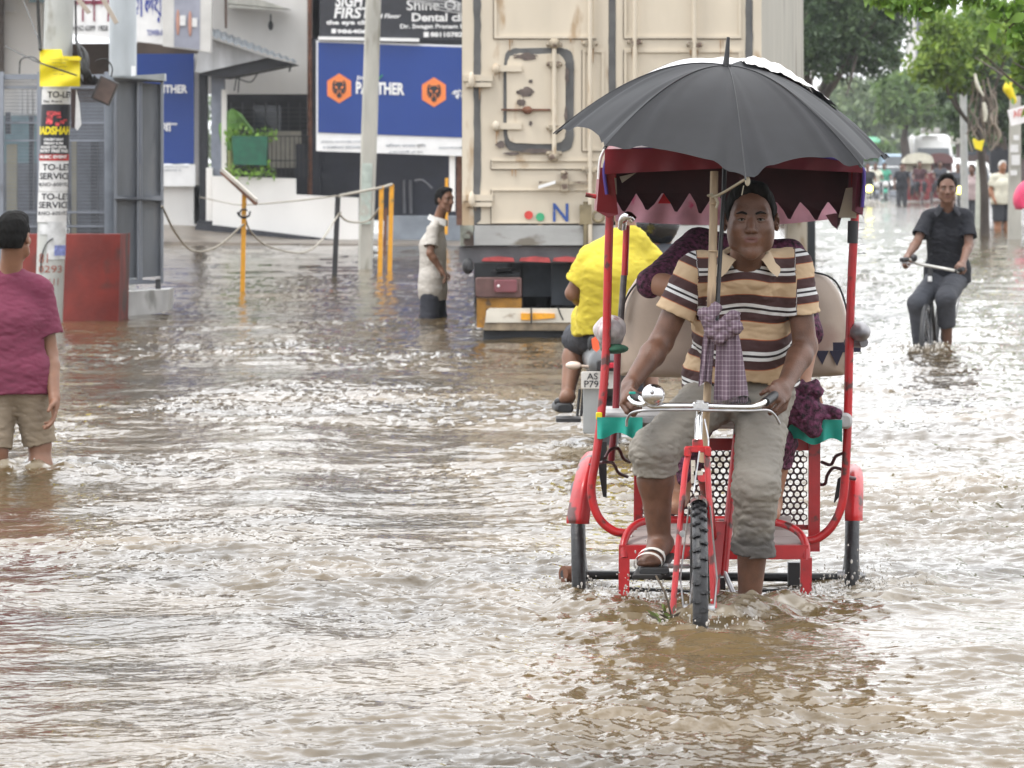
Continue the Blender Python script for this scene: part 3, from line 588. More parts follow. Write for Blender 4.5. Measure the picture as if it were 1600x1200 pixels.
mb = MB(); mb.prism([P(119, 140, 44.7), P(124, 160, 44.7), P(127, 195, 44.7), P(121, 204, 44.7), P(117, 200, 44.7)][::-1], (0, .01, 0)); mb.cm = 1; slab(mb, 111, 140, 118, 200, 44.75, .05)
tag(mb.build('fuse_plate', [M_paper, mat('dark_brown_strip', (.05, .03, .03), .7)], None, P(118, 200, 44.7)), 'white and dark brown plate strapped to the side of the poster pole', 'plate')
# wooden battens at top
for k, (a, b_) in enumerate((((112, -8), (136, 22)), ((152, -10), (179, 38)))):
    mb = MB(); p0, p1 = P(*a, 43.5), P(*b_, 43.5); mb.prism([p0, p0 + V(.035, 0, .02), p1 + V(.035, 0, .02), p1], (0, .05, 0)); tag(mb.build('wooden_batten', mat('pale_batten', (.42, .36, .30), .7), None, p1), ('shorter' if k == 0 else 'longer') + ' slanting wooden batten sticking down at the top beside the steel column', 'batten', 'wooden battens at the top left')
# mesh fence / transformer cage
cg = thing('mesh_fence', P(60, 460, 48), 'grey steel mesh fence enclosure behind the poster pole and red wall', 'fence')
mb = MB()
for (x0, x1) in ((-100, 4), (-2, 62), (163, 169), (120, 126)): slab(mb, x0 if x0 > -50 else -100, 112, x1 if x0 > -50 else -98, 455, 48, .05)
slab(mb, -100, 116, 168, 124, 48, .06); slab(mb, -100, 445, 168, 452, 48, .06); slab(mb, -2, 112, 3, 455, 47.95, .05); mb.f = mb.f
mb2 = MB(); slab(mb2, -100, 116, 168, 124, 48, .06); slab(mb2, -100, 445, 168, 452, 48, .06)
for x_ in (-60, -1, 58, 163): slab(mb2, x_, 112, x_ + 6, 455, 47.93, .06)
for y_ in (135, 190, 218, 330, 352): slab(mb2, -100, y_, 165, y_ + 3, 48.02, .03)
mb2.build('frame', M_greymetal, cg)
mb = MB()
for k in range(130): x_ = -100 + k * 2.05; mb.tube([P(x_, 120, 48.08), P(x_, 448, 48.08)], .0022, 4, caps=False)
for k in range(60): mb.tube([P(-100, 123 + k * 5.4, 48.08), P(165, 123 + k * 5.4, 48.08)], .0022, 4, caps=False)
o_ = mb.build('wire_mesh', M_greymetal, cg); o_['kind'] = 'stuff'
tr = thing('transformer', P(130, 440, 49.5), 'dark grey transformer cabinets standing inside the mesh fence', 'transformer')
mb = MB(); slab(mb, 108, 160, 165, 440, 49.4, .6); slab(mb, -60, 255, 58, 440, 49.6, .5); mb.each('body', mat('dim_grey_metal', (.12, .13, .15), .6, .2, var=.2), tr)
mb = MB(); slab(mb, 142, 222, 153, 420, 49.3, .08); slab(mb, 45, 180, 52, 330, 49.3, .08); slab(mb, 8, 175, 16, 210, 49.3, .1); mb.each('insulator', M_black, tr)
mb = MB(); slab(mb, 112, 220, 119, 400, 49.2, .08); slab(mb, 10, 225, 26, 330, 49.3, .1); mb.each('duct', mat('dull_brass', (.26, .24, .17), .6), tr)
mb = MB()
for k in range(9): slab(mb, 68 + 4.5 * k, 300, 70 + 4.5 * k, 430, 49.3, .1)
mb.each('cooling_fin', mat('fin_grey', (.16, .17, .19), .6), tr)
# cabinet doors (mesh door pair)
dr = thing('mesh_door_cabinet', P(215, 450, 46.8), 'tall grey sheet door pair with mesh panels standing on a white concrete block', 'cabinet')
def slp(mb, x0, x1, t0, b0, Y0, Y1, th=.03, X0=178., X1=255.):
    def q(x, y): u = (x - X0) / (X1 - X0); return P(x, y, Y0 * (1 - u) + Y1 * u)
    def yt(x): return t0 + (x - X0) / (X1 - X0) * 8
    def yb(x): return b0 - (x - X0) / (X1 - X0) * 6
    return mb.prism([q(x0, yb(x0)), q(x1, yb(x1)), q(x1, yt(x1)), q(x0, yt(x0))], (0, th, 0))
mb = MB(); slp(mb, 181, 216, 124, 437, 46.8, 47.2); slp(mb, 221, 252, 124, 437, 46.8, 47.2); mb.each('door_panel', mat('grey_door_sheet', (.21, .225, .25), .45, .35, var=.18, scale=2.5, stretch=(1.4, 1, .3), bump=.15, stain=((.30, .31, .33), .3, 2)), dr)
mb = MB(); 
for (x0, x1) in ((178, 182), (214, 218), (219, 222), (251, 255)): slp(mb, x0, x1, 120, 445, 46.74, 47.14, .07)
slp(mb, 165, 255, 120, -1, 46.72, 47.12, .05) if 0 else None
for (t, b_) in ((121, 127), (306, 311), (435, 445)): slp(mb, 178, 255, t, b_, 46.72, 47.12, .08)
mb.build('door_frame', M_greymetal, dr)
mb = MB(); slp(mb, 175, 257, 118, 121, 46.6, 47.0, .25); mb.build('top_lip', M_steel, dr)
mb = MB(); slp(mb, 164, 178, 118, 440, 46.9, 47.1, .5); mb.build('side_panel', mat('light_grey_sheet', (.30, .33, .37), .5, .2), dr)
for x_ in (189, 243):
    mb = MB(); slab(mb, x_, 436, x_ + 8, 452, 46.9, .06); mb.build('leg', M_black, dr)
mb = MB(); slab(mb, 205, 103, 211, 121, 46.85, .08); mb.build('white_stub', M_wpaint, dr)
mb = MB(); mb.prism([P(190, 500, 46.5), P(262, 486, 46.7), P(264, 452, 46.7), P(189, 456, 46.5)], (0, .7, 0)); tag(mb.build('concrete_block', mat('whitewashed_block', (.52, .52, .52), .7, var=.15, scale=8, stain=((.3, .3, .29), .3, 6), stretch=(1, 1, .3)), None, P(225, 500, 46.5)), 'whitewashed concrete plinth block under the grey mesh doors, awash', 'block')
# red wall
def rw(u, v):
    x = 30 + (188 - 30) * u; Y_ = 46.4 - 1.0 * math.sin(math.pi * min(1, max(0, u)) * .5); top = 366; p = P(x, top, Y_); b_ = P(x - 3, 505, Y_ - .02); return p * (1 - v) + b_ * v
mb = MB(); mb.grid(rw, 40, 8); fr_ = [rw(k / 40, 0) for k in range(41)]
for k in range(40): mb.add([fr_[k], fr_[k + 1], fr_[k + 1] + V(0, .35, 0), fr_[k] + V(0, .35, 0)], [(0, 1, 2, 3)])
mb.add([rw(1, 0), rw(1, 0) + V(.02, .9, 0), rw(1, 1) + V(.02, .9, 0), rw(1, 1)], [(0, 1, 2, 3)])
mb.add([rw(0, 0), rw(0, 0) + V(.01, 1., 0), rw(0, 1) + V(.01, 1., 0), rw(0, 1)], [(3, 2, 1, 0)])
tag(mb.build('red_masonry_wall', M_redwall, None, P(140, 500, 45.4)), 'low curved red painted masonry wall standing in the flood behind the poster pole', 'wall')
# concrete pole
cp = thing('concrete_pole', P(571, 422, 67), 'weathered concrete electricity pole standing in front of the blue billboard', 'utility pole')
mb = MB(); q = 67 / F
rg = []
for (x, y, wd) in ((585, -60, 11.5), (577, 200, 12.5), (570, 430, 11)): 
    c = P(x, y, 67); rg.append([c + V(-wd * q, 0, 0), c + V(-wd * q * .7, -.07, 0), c + V(wd * q * .7, -.07, 0), c + V(wd * q, 0, 0), c + V(wd * q, .15, 0), c + V(-wd * q, .15, 0)])
mb.loft(rg[::-1], caps=True, smooth=False); mb.build('shaft', M_conc, cp)
mb = MB(); c = P(571, 290, 66.93); mb.prism([P(562, 350, 66.91), P(579, 350, 66.91), P(582, 255, 66.91), P(566, 255, 66.91)], (0, .01, 0)); mb.build('painted_band', mat('pale_green_paint', (.40, .46, .42), .7, var=.2, scale=8, stain=((.4, .39, .35), .4, 6)), cp)
# posts
def post(name, pts, Y, wpx, m, label, cat='post', group=None):
    q = Y / F; mb = MB(); a, b_ = P(*pts[0], Y), P(*pts[1], Y); a = a - V(0, 0, .3)
    mb.prism([a + V(-wpx * q / 2, 0, 0), a + V(wpx * q / 2, 0, 0), b_ + V(wpx * q / 2, 0, 0), b_ + V(-wpx * q / 2, 0, 0)], (0, wpx * q, 0)); return tag(mb.build(name, m, None, P(*pts[0], Y)), label, cat, group)
post('black_post', ((521, 432), (528, 305)), 62.6, 8, M_black, 'square black post left of the concrete pole, roped to it')
post('yellow_post', ((593, 426), (596, 291)), 65, 7, M_yel, 'yellow post nearer the concrete pole, left of the yellow pair', 'post', 'yellow posts beside the concrete pole')
post('yellow_post', ((608, 423), (612, 288)), 66, 7, M_yel, 'yellow post at the right of the yellow pair, toward the boy', 'post', 'yellow posts beside the concrete pole')
post('rusty_post', ((600, 386), (603, 325)), 80, 5, M_rust, 'short thin rusty post between the two yellow posts')
post('yellow_post', ((697, 340), (698, 278)), 85, 5, M_yel, 'thin yellow post partly hidden behind the head of the boy in the pale shirt')
bs = thing('barrier_post', P(378, 457, 55), 'yellow post carrying a slanted pale board, roped on both sides', 'barrier post')
mb = MB(); q = 55 / F; mb.prism([P(375, 475, 55), P(382, 475, 55), P(385, 300, 55), P(378, 300, 55)], (0, .05, 0)); mb.build('post', M_yel, bs)
mb = MB(); mb.prism([P(398, 318, 54.9), P(401, 312, 54.9), P(347, 263, 54.9), P(343, 266, 54.9)], (0, .35, 0)); mb.build('board', mat('pale_board', (.5, .47, .42), .7), bs)
mb = MB(); mb.prism([P(398, 321, 54.88), P(401, 317, 54.88), P(345, 268, 54.88), P(343, 270, 54.88)], (0, .36, 0)); mb.build('board_underside', M_rust, bs)
mb = MB(); mb.torus(P(381, 334, 54.95), (0, 1, 0), .05, .01, 20, 6, 20, 320); mb.tube([P(371, 331, 54.9), P(375, 338, 54.9), P(388, 338, 54.9), P(391, 330, 54.9)], .012, 6, sm=4); mb.build('rope_hook', M_black, bs)
for lab, pts, r in (('grey rope sagging from the mesh doors down to the water', [P(253, 322, 47), P(275, 365, 50), P(302, 392, 54), P(340, 385, 54.8), P(381, 350, 55)], .012),
                    ('rope looping from the slanted-board post to the black post', [P(381, 335, 55), P(392, 362, 56), P(420, 385, 58), P(470, 395, 60), P(500, 378, 61), P(527, 338, 62.5), P(533, 332, 62.5)], .012),
                    ('rope from the black post round the concrete pole to the first yellow post', [P(529, 334, 62.5), P(545, 346, 64), P(575, 345, 66), P(594, 324, 65)], .014),
                    ('pale pipe rail from the black post to the tops of the yellow posts', [P(530, 306, 62.5), P(570, 298, 64), P(596, 293, 65), P(612, 288, 66)], .02),
                    ('thin pale rope strung along the low white wall', [P(312, 308, 80), P(350, 316, 80), P(380, 320, 70), P(460, 314, 64), P(526, 306, 62.5)], .010)):
    mb = MB(); mb.tube(pts, r, 6, sm=8); tag(mb.build('barrier_rope', M_rope, None, pts[0]), lab, 'rope', 'ropes strung between the posts')
# ---------------- truck ----------------
TY = 41.0
M_cream = mat('cream_container_paint', (.60, .53, .425), .6, var=.09, scale=2.2, bump=.14, bscale=20, stain=((.42, .31, .20), .30, 4.5), stretch=(1, 1, .35))
M_gasket = mat('grey_rubber_gasket', (.10, .10, .10), .7, var=.2)
M_primer = mat('exposed_brown_primer', (.12, .095, .085), .8, var=.3, scale=15)
M_chass = mat('chassis_black', (.022, .024, .028), .6, var=.4, scale=3)
M_redlens = mat('red_lens', (.45, .03, .03), .3, var=.2)
tk = thing('container_truck', P(955, 530, TY), 'cream box truck seen from behind with rusty double doors and a yellow and white bumper', 'truck')
def TP(px, py, d=0): return P(px, py, TY - d)
def tb(mb, x0, y0, x1, y1, d=0., th=.03):
    """box on the rear face standing d metres proud"""
    return mb.prism([p - V(0, d, 0) for p in (TP(x0, y1), TP(x1, y1), TP(x1, y0), TP(x0, y0))], (0, th, 0))
def xy(px, py, Y): return P(px, py, Y)
# body: side wall runs away from the camera
YF = 53.5
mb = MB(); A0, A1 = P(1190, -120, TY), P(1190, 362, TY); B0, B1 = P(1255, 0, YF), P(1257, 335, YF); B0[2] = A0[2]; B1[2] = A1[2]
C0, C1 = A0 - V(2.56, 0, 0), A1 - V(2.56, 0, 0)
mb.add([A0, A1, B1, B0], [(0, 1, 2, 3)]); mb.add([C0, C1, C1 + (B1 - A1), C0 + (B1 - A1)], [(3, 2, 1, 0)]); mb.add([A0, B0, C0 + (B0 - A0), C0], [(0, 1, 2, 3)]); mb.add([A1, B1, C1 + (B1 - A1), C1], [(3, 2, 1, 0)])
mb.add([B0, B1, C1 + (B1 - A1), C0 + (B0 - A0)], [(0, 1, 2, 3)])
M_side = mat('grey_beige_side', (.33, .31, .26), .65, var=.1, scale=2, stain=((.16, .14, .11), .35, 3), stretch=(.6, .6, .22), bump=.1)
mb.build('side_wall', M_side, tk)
mb = MB()
for (x, y, h) in ((1226, 45, 34), (1222, 60, 26), (1230, 92, 30), (1205, 110, 40)):
    Yq = TY + (x - 1190) / 65 * (YF - TY); xo = .02; c = P(x, y, Yq); mb.prism([c + V(xo, 0, 0), c + V(xo, .10, 0), c + V(xo, .06, -h * Yq / F), c + V(xo, 0, -h * .8 * Yq / F)], (.01, 0, 0))
mb.build('black_scuff', M_black, tk)
sd = (B1 - A1) / np.linalg.norm(B1 - A1)
mb = MB(); c = B1 + V(0, 0, -.55); mb.prism([c - V(.22, .5, .42), c - V(0, .5, .42), c - V(0, .5, -.6), c - V(.22, .5, -.6)], (0, .5, 0)); mb.build('side_skirt', M_cream, tk)
mb = MB(); mb.prism([c + V(.0, -.5, -.42), c + V(.09, -.5, -.42), c + V(.09, -.5, .6), c + V(.0, -.5, .6)], (0, .5, 0)); mb.build('dark_strap', M_chass, tk)
# rear frame
mb = MB(); tb(mb, 722, -120, 741, 352, .0, .12); mb.build('corner_post', M_cream, tk)
mb = MB(); tb(mb, 1176, -120, 1190, 362, .0, .12); mb.build('corner_post', M_cream, tk)
mb = MB(); tb(mb, 741, -120, 951, 350, .0, .08); mb.build('door', M_cream, tk)
mb = MB(); tb(mb, 962, -120, 1165, 350, .0, .08); mb.build('door', M_cream, tk)
for (x0, x1) in ((740, 751), (951, 962), (1165, 1176)):
    mb = MB(); pts = []
    xs0 = [(x0 + random.uniform(-.8, .8), y) for y in range(352, -121, -16)]; xs1 = [(x1 + random.uniform(-1, 1), y) for y in range(-120, 353, 16)]
    mb.prism([TP(x, y, .006) for x, y in xs0 + xs1][::-1], (0, .05, 0)); mb.build('door_gasket', M_gasket, tk)
# raised panels / recesses on the doors
def recess(x0, y0, x1, y1, nm='panel_rim', w_=4):
    mb = MB(); tb(mb, x0, y0, x1, y0 + w_, .018, .03); tb(mb, x0, y1 - w_, x1, y1, .018, .03); tb(mb, x0, y0 + w_, x0 + w_, y1 - w_, .016, .03); tb(mb, x1 - w_, y0 + w_, x1, y1 - w_, .016, .03); mb.build(nm, M_cream, tk)
    mb = MB(); tb(mb, x0 - 1, y1, x1, y1 + 1.2, .012, .02); tb(mb, x0 - 1.4, y0, x0 - .2, y1, .012, .02); mb.build('panel_seam', mat('seam_dirt', (.13, .10, .075), .8, var=.3), tk)
recess(772, -80, 932, 60); recess(975, -80, 1158, 60); recess(910, 78, 944, 236); recess(975, 78, 1158, 350)
recess(768, 250, 940, 264, w_=2); recess(768, 296, 945, 349, w_=2)
# small hatch with worn rubber seal
mb = MB()
def ragged(c, n_, a, b_, amp):
    return [TP(c[0] + a * np.sign(math.cos(t)) * abs(math.cos(t)) ** .25 * (1 + random.uniform(-amp, amp)), c[1] + b_ * np.sign(math.sin(t)) * abs(math.sin(t)) ** .25 * (1 + random.uniform(-amp, amp)), .012) for t in np.linspace(0, 2 * math.pi, n_, endpoint=False)]
mb.prism(ragged((842, 156), 60, 55, 81, .012), (0, .04, 0)); mb.build('hatch_seal', M_gasket, tk)
mb = MB(); mb.prism([p - V(0, .012, 0) for p in ragged((838, 154), 60, 46, 70, .014)], (0, .04, 0)); mb.build('hatch_door', M_cream, tk)
def blotch(cx, cy, rx, ry, d, m, nm, n_=22):
    mb = MB(); mb.prism([TP(cx + rx * math.cos(t) * random.uniform(.6, 1.15), cy + ry * math.sin(t) * random.uniform(.6, 1.15), d) for t in np.linspace(0, 2 * math.pi, n_, endpoint=False)], (0, .006, 0)); mb.build(nm, m, tk)
for a in ((821, 144, 13, 9), (814, 160, 9, 6), (829, 127, 4, 3), (822, 88, 22, 6), (884, 180, 3, 14), (886, 118, 4, 14), (829, 193, 3, 4), (782, 226, 8, 6), (840, 236, 30, 4), (800, 240, 14, 3)): blotch(*a, .03, M_primer, 'paint_chip')
mb = MB()
for y in (107, 197): tb(mb, 772, y - 5, 815, y + 5, .05, .03); mb.ball(TP(775, y, .05), (.035, .03, .045))
mb.build('hatch_hinge', M_cream, tk)
mb = MB(); tb(mb, 783, 170, 860, 173, .045, .02); mb.ball(TP(824, 172, .06), (.045, .03, .035)); mb.build('hatch_latch', M_rust, tk)
def rod(x, y0, y1, clamps=()):
    mb = MB(); mb.tube([TP(x, y1, .06), TP(x, y0, .06)], .020, 10); o = mb.build('locking_rod', M_cream, tk)
    mb = MB()
    for y in clamps: mb.box(TP(x, y, .05), (.10, .05, .045)); mb.ball(TP(x - 9, y, .06), .022); mb.ball(TP(x + 9, y, .06), .022)
    if clamps: mb.build('rod_bracket', mat('dirty_bracket', (.32, .27, .20), .6, var=.3, scale=12, stain=((.12, .08, .06), .5, 14)), o)
rod(866, 68, 245, (70, 100, 200, 240)); rod(922, -120, 385, (68, 265)); rod(992, -120, 340, (66, 160)); rod(1085, -120, 340, (70, 200))
mb = MB(); mb.ball(TP(866, 68, .06), (.05, .04, .05)); mb.ball(TP(864, 246, .06), (.045, .04, .04)); mb.build('hatch_bolt', mat('dirty_bracket', (1, 1, 1)), tk)
mb = MB(); tb(mb, 842, 283, 925, 288, .07, .03); mb.box(TP(882, 284, .05), (.06, .06, .16)); mb.ball(TP(881, 270, .07), (.03, .02, .02)); mb.build('door_handle', mat('dirty_bracket', (1, 1, 1)), tk)
mb = MB(); mb.prism([TP(841, 295, .085), TP(868, 287, .085), TP(868, 282, .085), TP(841, 290, .085)], (0, .02, 0)); mb.build('handle_tip', M_wpaint, tk)
for y in (125, 312):
    mb = MB(); tb(mb, 724, y - 8, 770, y + 2, .04, .05); tb(mb, 728, y + 4, 768, y + 11, .045, .05); mb.ball(TP(737, y, .06), (.03, .03, .07)); mb.build('door_hinge', M_cream, tk)
mb = MB(); mb.disc(TP(826, 336, .012), (0, 1, 0), 6.6 * TY / F, .006); mb.build('red_dot', mat('red_dot_paint', (.62, .06, .05), .5), tk)
mb = MB(); mb.disc(TP(844, 339, .012), (0, 1, 0), 6.6 * TY / F, .006); mb.build('green_dot', mat('green_dot_paint', (.04, .33, .16), .5), tk)
mb = MB(); mb.text('N', TP(876, 332, .012), 24 * TY / F, 29 * TY / F, off=.01); mb.build('lettering', mat('blue_brush_paint', (.035, .09, .32), .6, stain=((.45, .38, .28), .2, 30)), tk)
mb = MB(); mb.box(TP(915, 335, .05), (.10, .06, .17)); mb.tube([TP(915, 315, .06), TP(915, 390, .06)], .02); mb.torus(TP(935, 338, .06), (0, 1, 0), .045, .012, 16, 6); mb.build('lower_lock', mat('tarnished_lock', (.22, .18, .11), .5, .5, var=.3), tk)
# bumper beams
mb = MB(); tb(mb, 741, 352, 1176, 383, .03, .2); mb.build('sill_beam', mat('scuffed_aluminium_sill', (.40, .40, .39), .5, .2, var=.2, scale=3, stain=((.18, .16, .13), .35, 5), stretch=(.4, 1, 1), bump=.2), tk)
mb = MB(); tb(mb, 719, 352, 740, 384, .04, .25); mb.box(TP(730, 368, .05), (.05, .04, .05)); mb.build('corner_casting', mat('rusty_casting', (.25, .26, .22), .8, var=.4, scale=10, stain=((.07, .05, .04), .6, 9)), tk)
mb = MB(); tb(mb, 717, 385, 1178, 411, -.05, .3); mb.build('cross_beam', mat('dark_grey_beam', (.12, .12, .13), .6, var=.2), tk)
for (x0, x1) in ((753, 804), (811, 860), (863, 905), (1000, 1100)):
    mb = MB(); mb.prism([TP(x0 + random.uniform(-1, 1), 408, .0), TP(x1, 410 + random.uniform(-2, 1), .0), TP(x1 - 2, 403, .0), TP((x0 + x1) / 2, 400.5, .0), TP(x0 + 3, 403, .0)], (0, .06, 0)); mb.build('red_reflector', mat('faded_red_tape', (.42, .06, .06), .5, var=.2, scale=15), tk)
for (a, x) in ((0, 800), (0, 1010), (0, 1110)):
    mb = MB(); mb.prism([p + V(0, 1.2, 0) for p in (TP(x - 8, 500), TP(x + 18, 500), TP(x + 18, 405), TP(x - 8, 405))], (0, 9, 0)); mb.build('chassis_rail', M_chass, tk)
# wheels
def truckwheel(x, Y, nm='wheel'):
    c = PZ(x, Y, .12); mb = MB(); mb.torus(c, (1, 0, 0), .36, .15, 40, 12, flat=1.0); mb.tube([c - V(.13, 0, 0), c + V(.13, 0, 0)], .44, 32); o = mb.build(nm, M_black, tk)
    mb = MB(); mb.disc(c + V(.0, -.0, 0), (1, 0, 0), .26, .28); mb.build('rim', M_chass, o)
for x in (838, 880, 1075, 1115): truckwheel(x, 44.0)
mb = MB(); tb(mb, 863, 415, 905, 480, -.6, .5); tb(mb, 815, 405, 870, 470, -1.2, .5); mb.each('axle_gear', mat('blue_grey_dark', (.045, .055, .07), .6, var=.3), tk)
mb = MB(); slab(mb, 741, 352, 1100, 500, 50, .3); slab(mb, 880, 400, 1180, 520, 43, .3); mb.each('underbody', M_chass, tk)
mb = MB()
for k, (x0, y0, x1, y1) in enumerate(((768, 424, 812, 434), (775, 420, 800, 428))): slab(mb, x0, y0, x1, y1, 41.2, .4)
mb.build('mudguard', M_chass, tk)
mb = MB(); mb.rbox(P(779, 449, 40.8), (72 * TY / F, .12, 31 * TY / F), .02); tl_ = mb.build('tail_lamp', mat('dirty_lamp_box', (.10, .05, .045), .5, var=.3), tk)
mb = MB(); mb.rbox(P(790, 447, 40.72), (36 * TY / F, .06, 20 * TY / F), .02); mb.build('lens', mat('dirty_red_lens', (.17, .05, .06), .3), tl_)
mb = MB(); mb.ball(P(779, 447, 40.69), .012); mb.build('reflector', mat('small_white', (.8, .75, .75), .3), tl_)
mb = MB(); slab(mb, 745, 466, 760, 512, 40.8, .12); slab(mb, 760, 466, 815, 483, 40.8, .12); mb.build('yellow_bracket', mat('ochre_frame', (.36, .17, .02), .6, var=.25, scale=8, stain=((.12, .07, .03), .35, 9)), tk)
mb = MB(); mb.prism([P(758, 504, 40.6), P(1150, 504, 40.6), P(1150, 484, 40.6), P(765, 482, 40.6), P(760, 486, 40.6)], (0, .12, 0)); mb.build('bumper', mat('dirty_white_bumper', (.62, .58, .50), .6, var=.12, scale=6, stain=((.25, .18, .12), .3, 7), stretch=(.5, 1, 1)), tk)
mb = MB(); mb.prism([P(755, 516, 40.62), P(1150, 518, 40.62), P(1150, 504, 40.62), P(757, 504, 40.62)], (0, .12, 0)); mb.build('bumper_lower', mat('rusty_bumper_edge', (.28, .22, .15), .7, var=.4, scale=8), tk)
mb = MB(); mb.prism([P(755, 560, 40.7), P(1150, 560, 40.7), P(1150, 517, 40.7), P(755, 515, 40.7)], (0, .1, 0)); mb.build('bumper_skirt', M_chass, tk)
for (x0, x1) in ((814, 829), (832, 867)):
    mb = MB(); mb.prism([P(x0, 500, 40.58), P(x1, 500 if x1 < 840 else 497, 40.58), P(x1, 490, 40.58), P(x0, 489, 40.58)], (0, .02, 0)); mb.build('orange_reflector', mat('orange_reflector', (.75, .34, .02), .35, var=.12, scale=20), tk)
mb = MB(); mb.tube([P(830, 480, 40.56), P(830, 506, 40.56)], .008, 6); mb.tube([P(871, 478, 40.56), P(876, 492, 40.56), P(880, 500, 40.56)], .008, 6, sm=3); mb.build('bumper_wire', M_wire, tk)
mb = MB(); mb.tube([P(732, 405, 40.9), P(732, 420, 40.9)], [.025, .05], 8); mb.ball(P(731, 416, 40.9), (.05, .05, .07)); mb.build('hook', M_black, tk)

rr_ = random.Random(5)
for k in range(34):   # rust runs below the door hardware
    x, y = rr_.choice(((772, 112), (772, 202), (866, 245), (922, 75), (922, 272), (992, 75), (1085, 78), (745, 320), (745, 132), (900, 60), (800, 62), (800, 265), (850, 351), (780, 351), (1000, 62), (1130, 62), (915, 345))); x += rr_.uniform(-9, 9); w_ = rr_.uniform(.5, 1.6); L_ = rr_.uniform(6, 26)
    mb = MB(); mb.prism([TP(x - w_ * .3, y + L_, .019), TP(x + w_ * .3, y + L_ * .9, .019), TP(x + w_, y, .019), TP(x - w_, y, .019)], (0, .004, 0)); mb.build('rust_run', mat('rust_run', (.36, .23, .13), .8, var=.3, scale=20), tk)
# ---------------- cycle rickshaw ----------------
M_red = mat('red_enamel', (.44, .014, .018), .36, var=.22, scale=7, coat=.15, stain=((.085, .022, .018), .40, 17), bump=.12, bscale=40)
M_redcloth = mat('red_vinyl_hood', (.21, .010, .020), .45, var=.2, scale=5, bump=.2, bscale=15)
M_maroon = mat('dark_maroon_lining', (.050, .014, .020), .75, var=.3, scale=6)
M_seat = mat('cream_vinyl', (.40, .315, .25), .4, var=.1, scale=4, stain=((.30, .20, .16), .4, 3), bump=.08)
M_turq = mat('turquoise_cloth', (.012, .33, .26), .6, var=.15, scale=10)
M_rwood = mat('grey_pink_boards', (.42, .36, .34), .6, var=.15, scale=8, stain=((.25, .18, .16), .3, 6), stretch=(.3, 1, 1))
M_tyre = mat('black_tyre', (.018, .018, .02), .45, var=.4, scale=30, bump=.3, bscale=80)
M_silver = mat('dull_steel', (.42, .42, .43), .35, .8, var=.2, scale=20, stain=((.2, .12, .08), .25, 20))
M_skinb = mat('skin', (.135, .064, .040), .46, var=.2, scale=22, bump=.22, bscale=190)
rk = thing('cycle_rickshaw', PZ(1110, 17.2, 0), 'red cycle rickshaw with a maroon hood and cream seat, pedalled toward us', 'cycle rickshaw')
RA = (PZ(1105, 17.2, 0) - PZ(1092, 15.65, 0)); RA = nrm(RA); RX = nrm(np.cross(RA, V(0, 0, 1)))     # heading axis and axle axis
def wheel(parent, c, ax, R, tr, nm='wheel', spokes=28, tread=False, mt=None):
    mb = MB(); mb.torus(c, ax, .025, .012, 16, 8); mb.tube([c - ax * .05, c + ax * .05], .018, 12); w_ = mb.build(nm, M_silver, parent)
    mb = MB(); mb.torus(c, ax, R - tr, tr, 72, 12, flat=.95)
    if tread:
        u = nrm(np.cross(ax, V(0, 0, 1))); w2 = np.cross(ax, u)
        for k in range(76):
            t = 2 * math.pi * k / 76; d = u * math.cos(t) + w2 * math.sin(t); tt = -u * math.sin(t) + w2 * math.cos(t); sd = 1 if k % 2 else -1
            for (o1, ang) in ((.35, .7), (.82, 1.0)):
                cc = c + d * (R - tr + tr * math.cos(ang * o1) + .0035) + ax * sd * tr * o1 * .8; mb.box(cc, (tr * .62, .010, .009), X=nrm(ax * sd + tt * .5), Y=nrm(tt - ax * sd * .5))
            mb.box(c + d * (R + .002) + ax * sd * .003, (.007, .013, .008), X=ax, Y=tt)
    mb.build('tyre', M_tyre, w_)
    mb = MB(); mb.torus(c, ax, R - 2 * tr + .004, .012, 64, 8, flat=1.3); mb.build('rim', mt or M_silver, w_)
    mb = MB(); u = nrm(np.cross(ax, V(0, 0, 1))); w2 = np.cross(ax, u)
    for k in range(spokes):
        t = 2 * math.pi * k / spokes; d = u * math.cos(t) + w2 * math.sin(t); t2 = t + .5 * (1 if k % 4 < 2 else -1); d2 = u * math.cos(t2) + w2 * math.sin(t2)
        mb.tube([c + d2 * .025 + ax * .03 * (1 if k % 2 else -1), c + d * (R - 2 * tr + .004)], .0016, 4, caps=False)
    mb.build('spokes', M_silver, w_)
    return w_
fwc = PZ(1092, 15.65, .055); fax = nrm(RX + V(0, .035, .0)); RAx = RA
wheel(rk, fwc, fax, .352, .0265, 'front_wheel', tread=True)
rlc = PZ(905, 17.17, .03); rrc = PZ(1330, 17.23, .03)
wheel(rk, rlc, nrm(RX + V(0, .04, .02)), .345, .026, 'rear_wheel'); wheel(rk, rrc, nrm(RX + V(0, -.01, -.02)), .345, .026, 'rear_wheel')
def rt(nm, pts, r=.0145, m=M_red, sm=6, n=10, par=rk):
    mb = MB(); mb.tube([P(*p) for p in pts], r, n, sm=sm); return mb.build(nm, m, par)
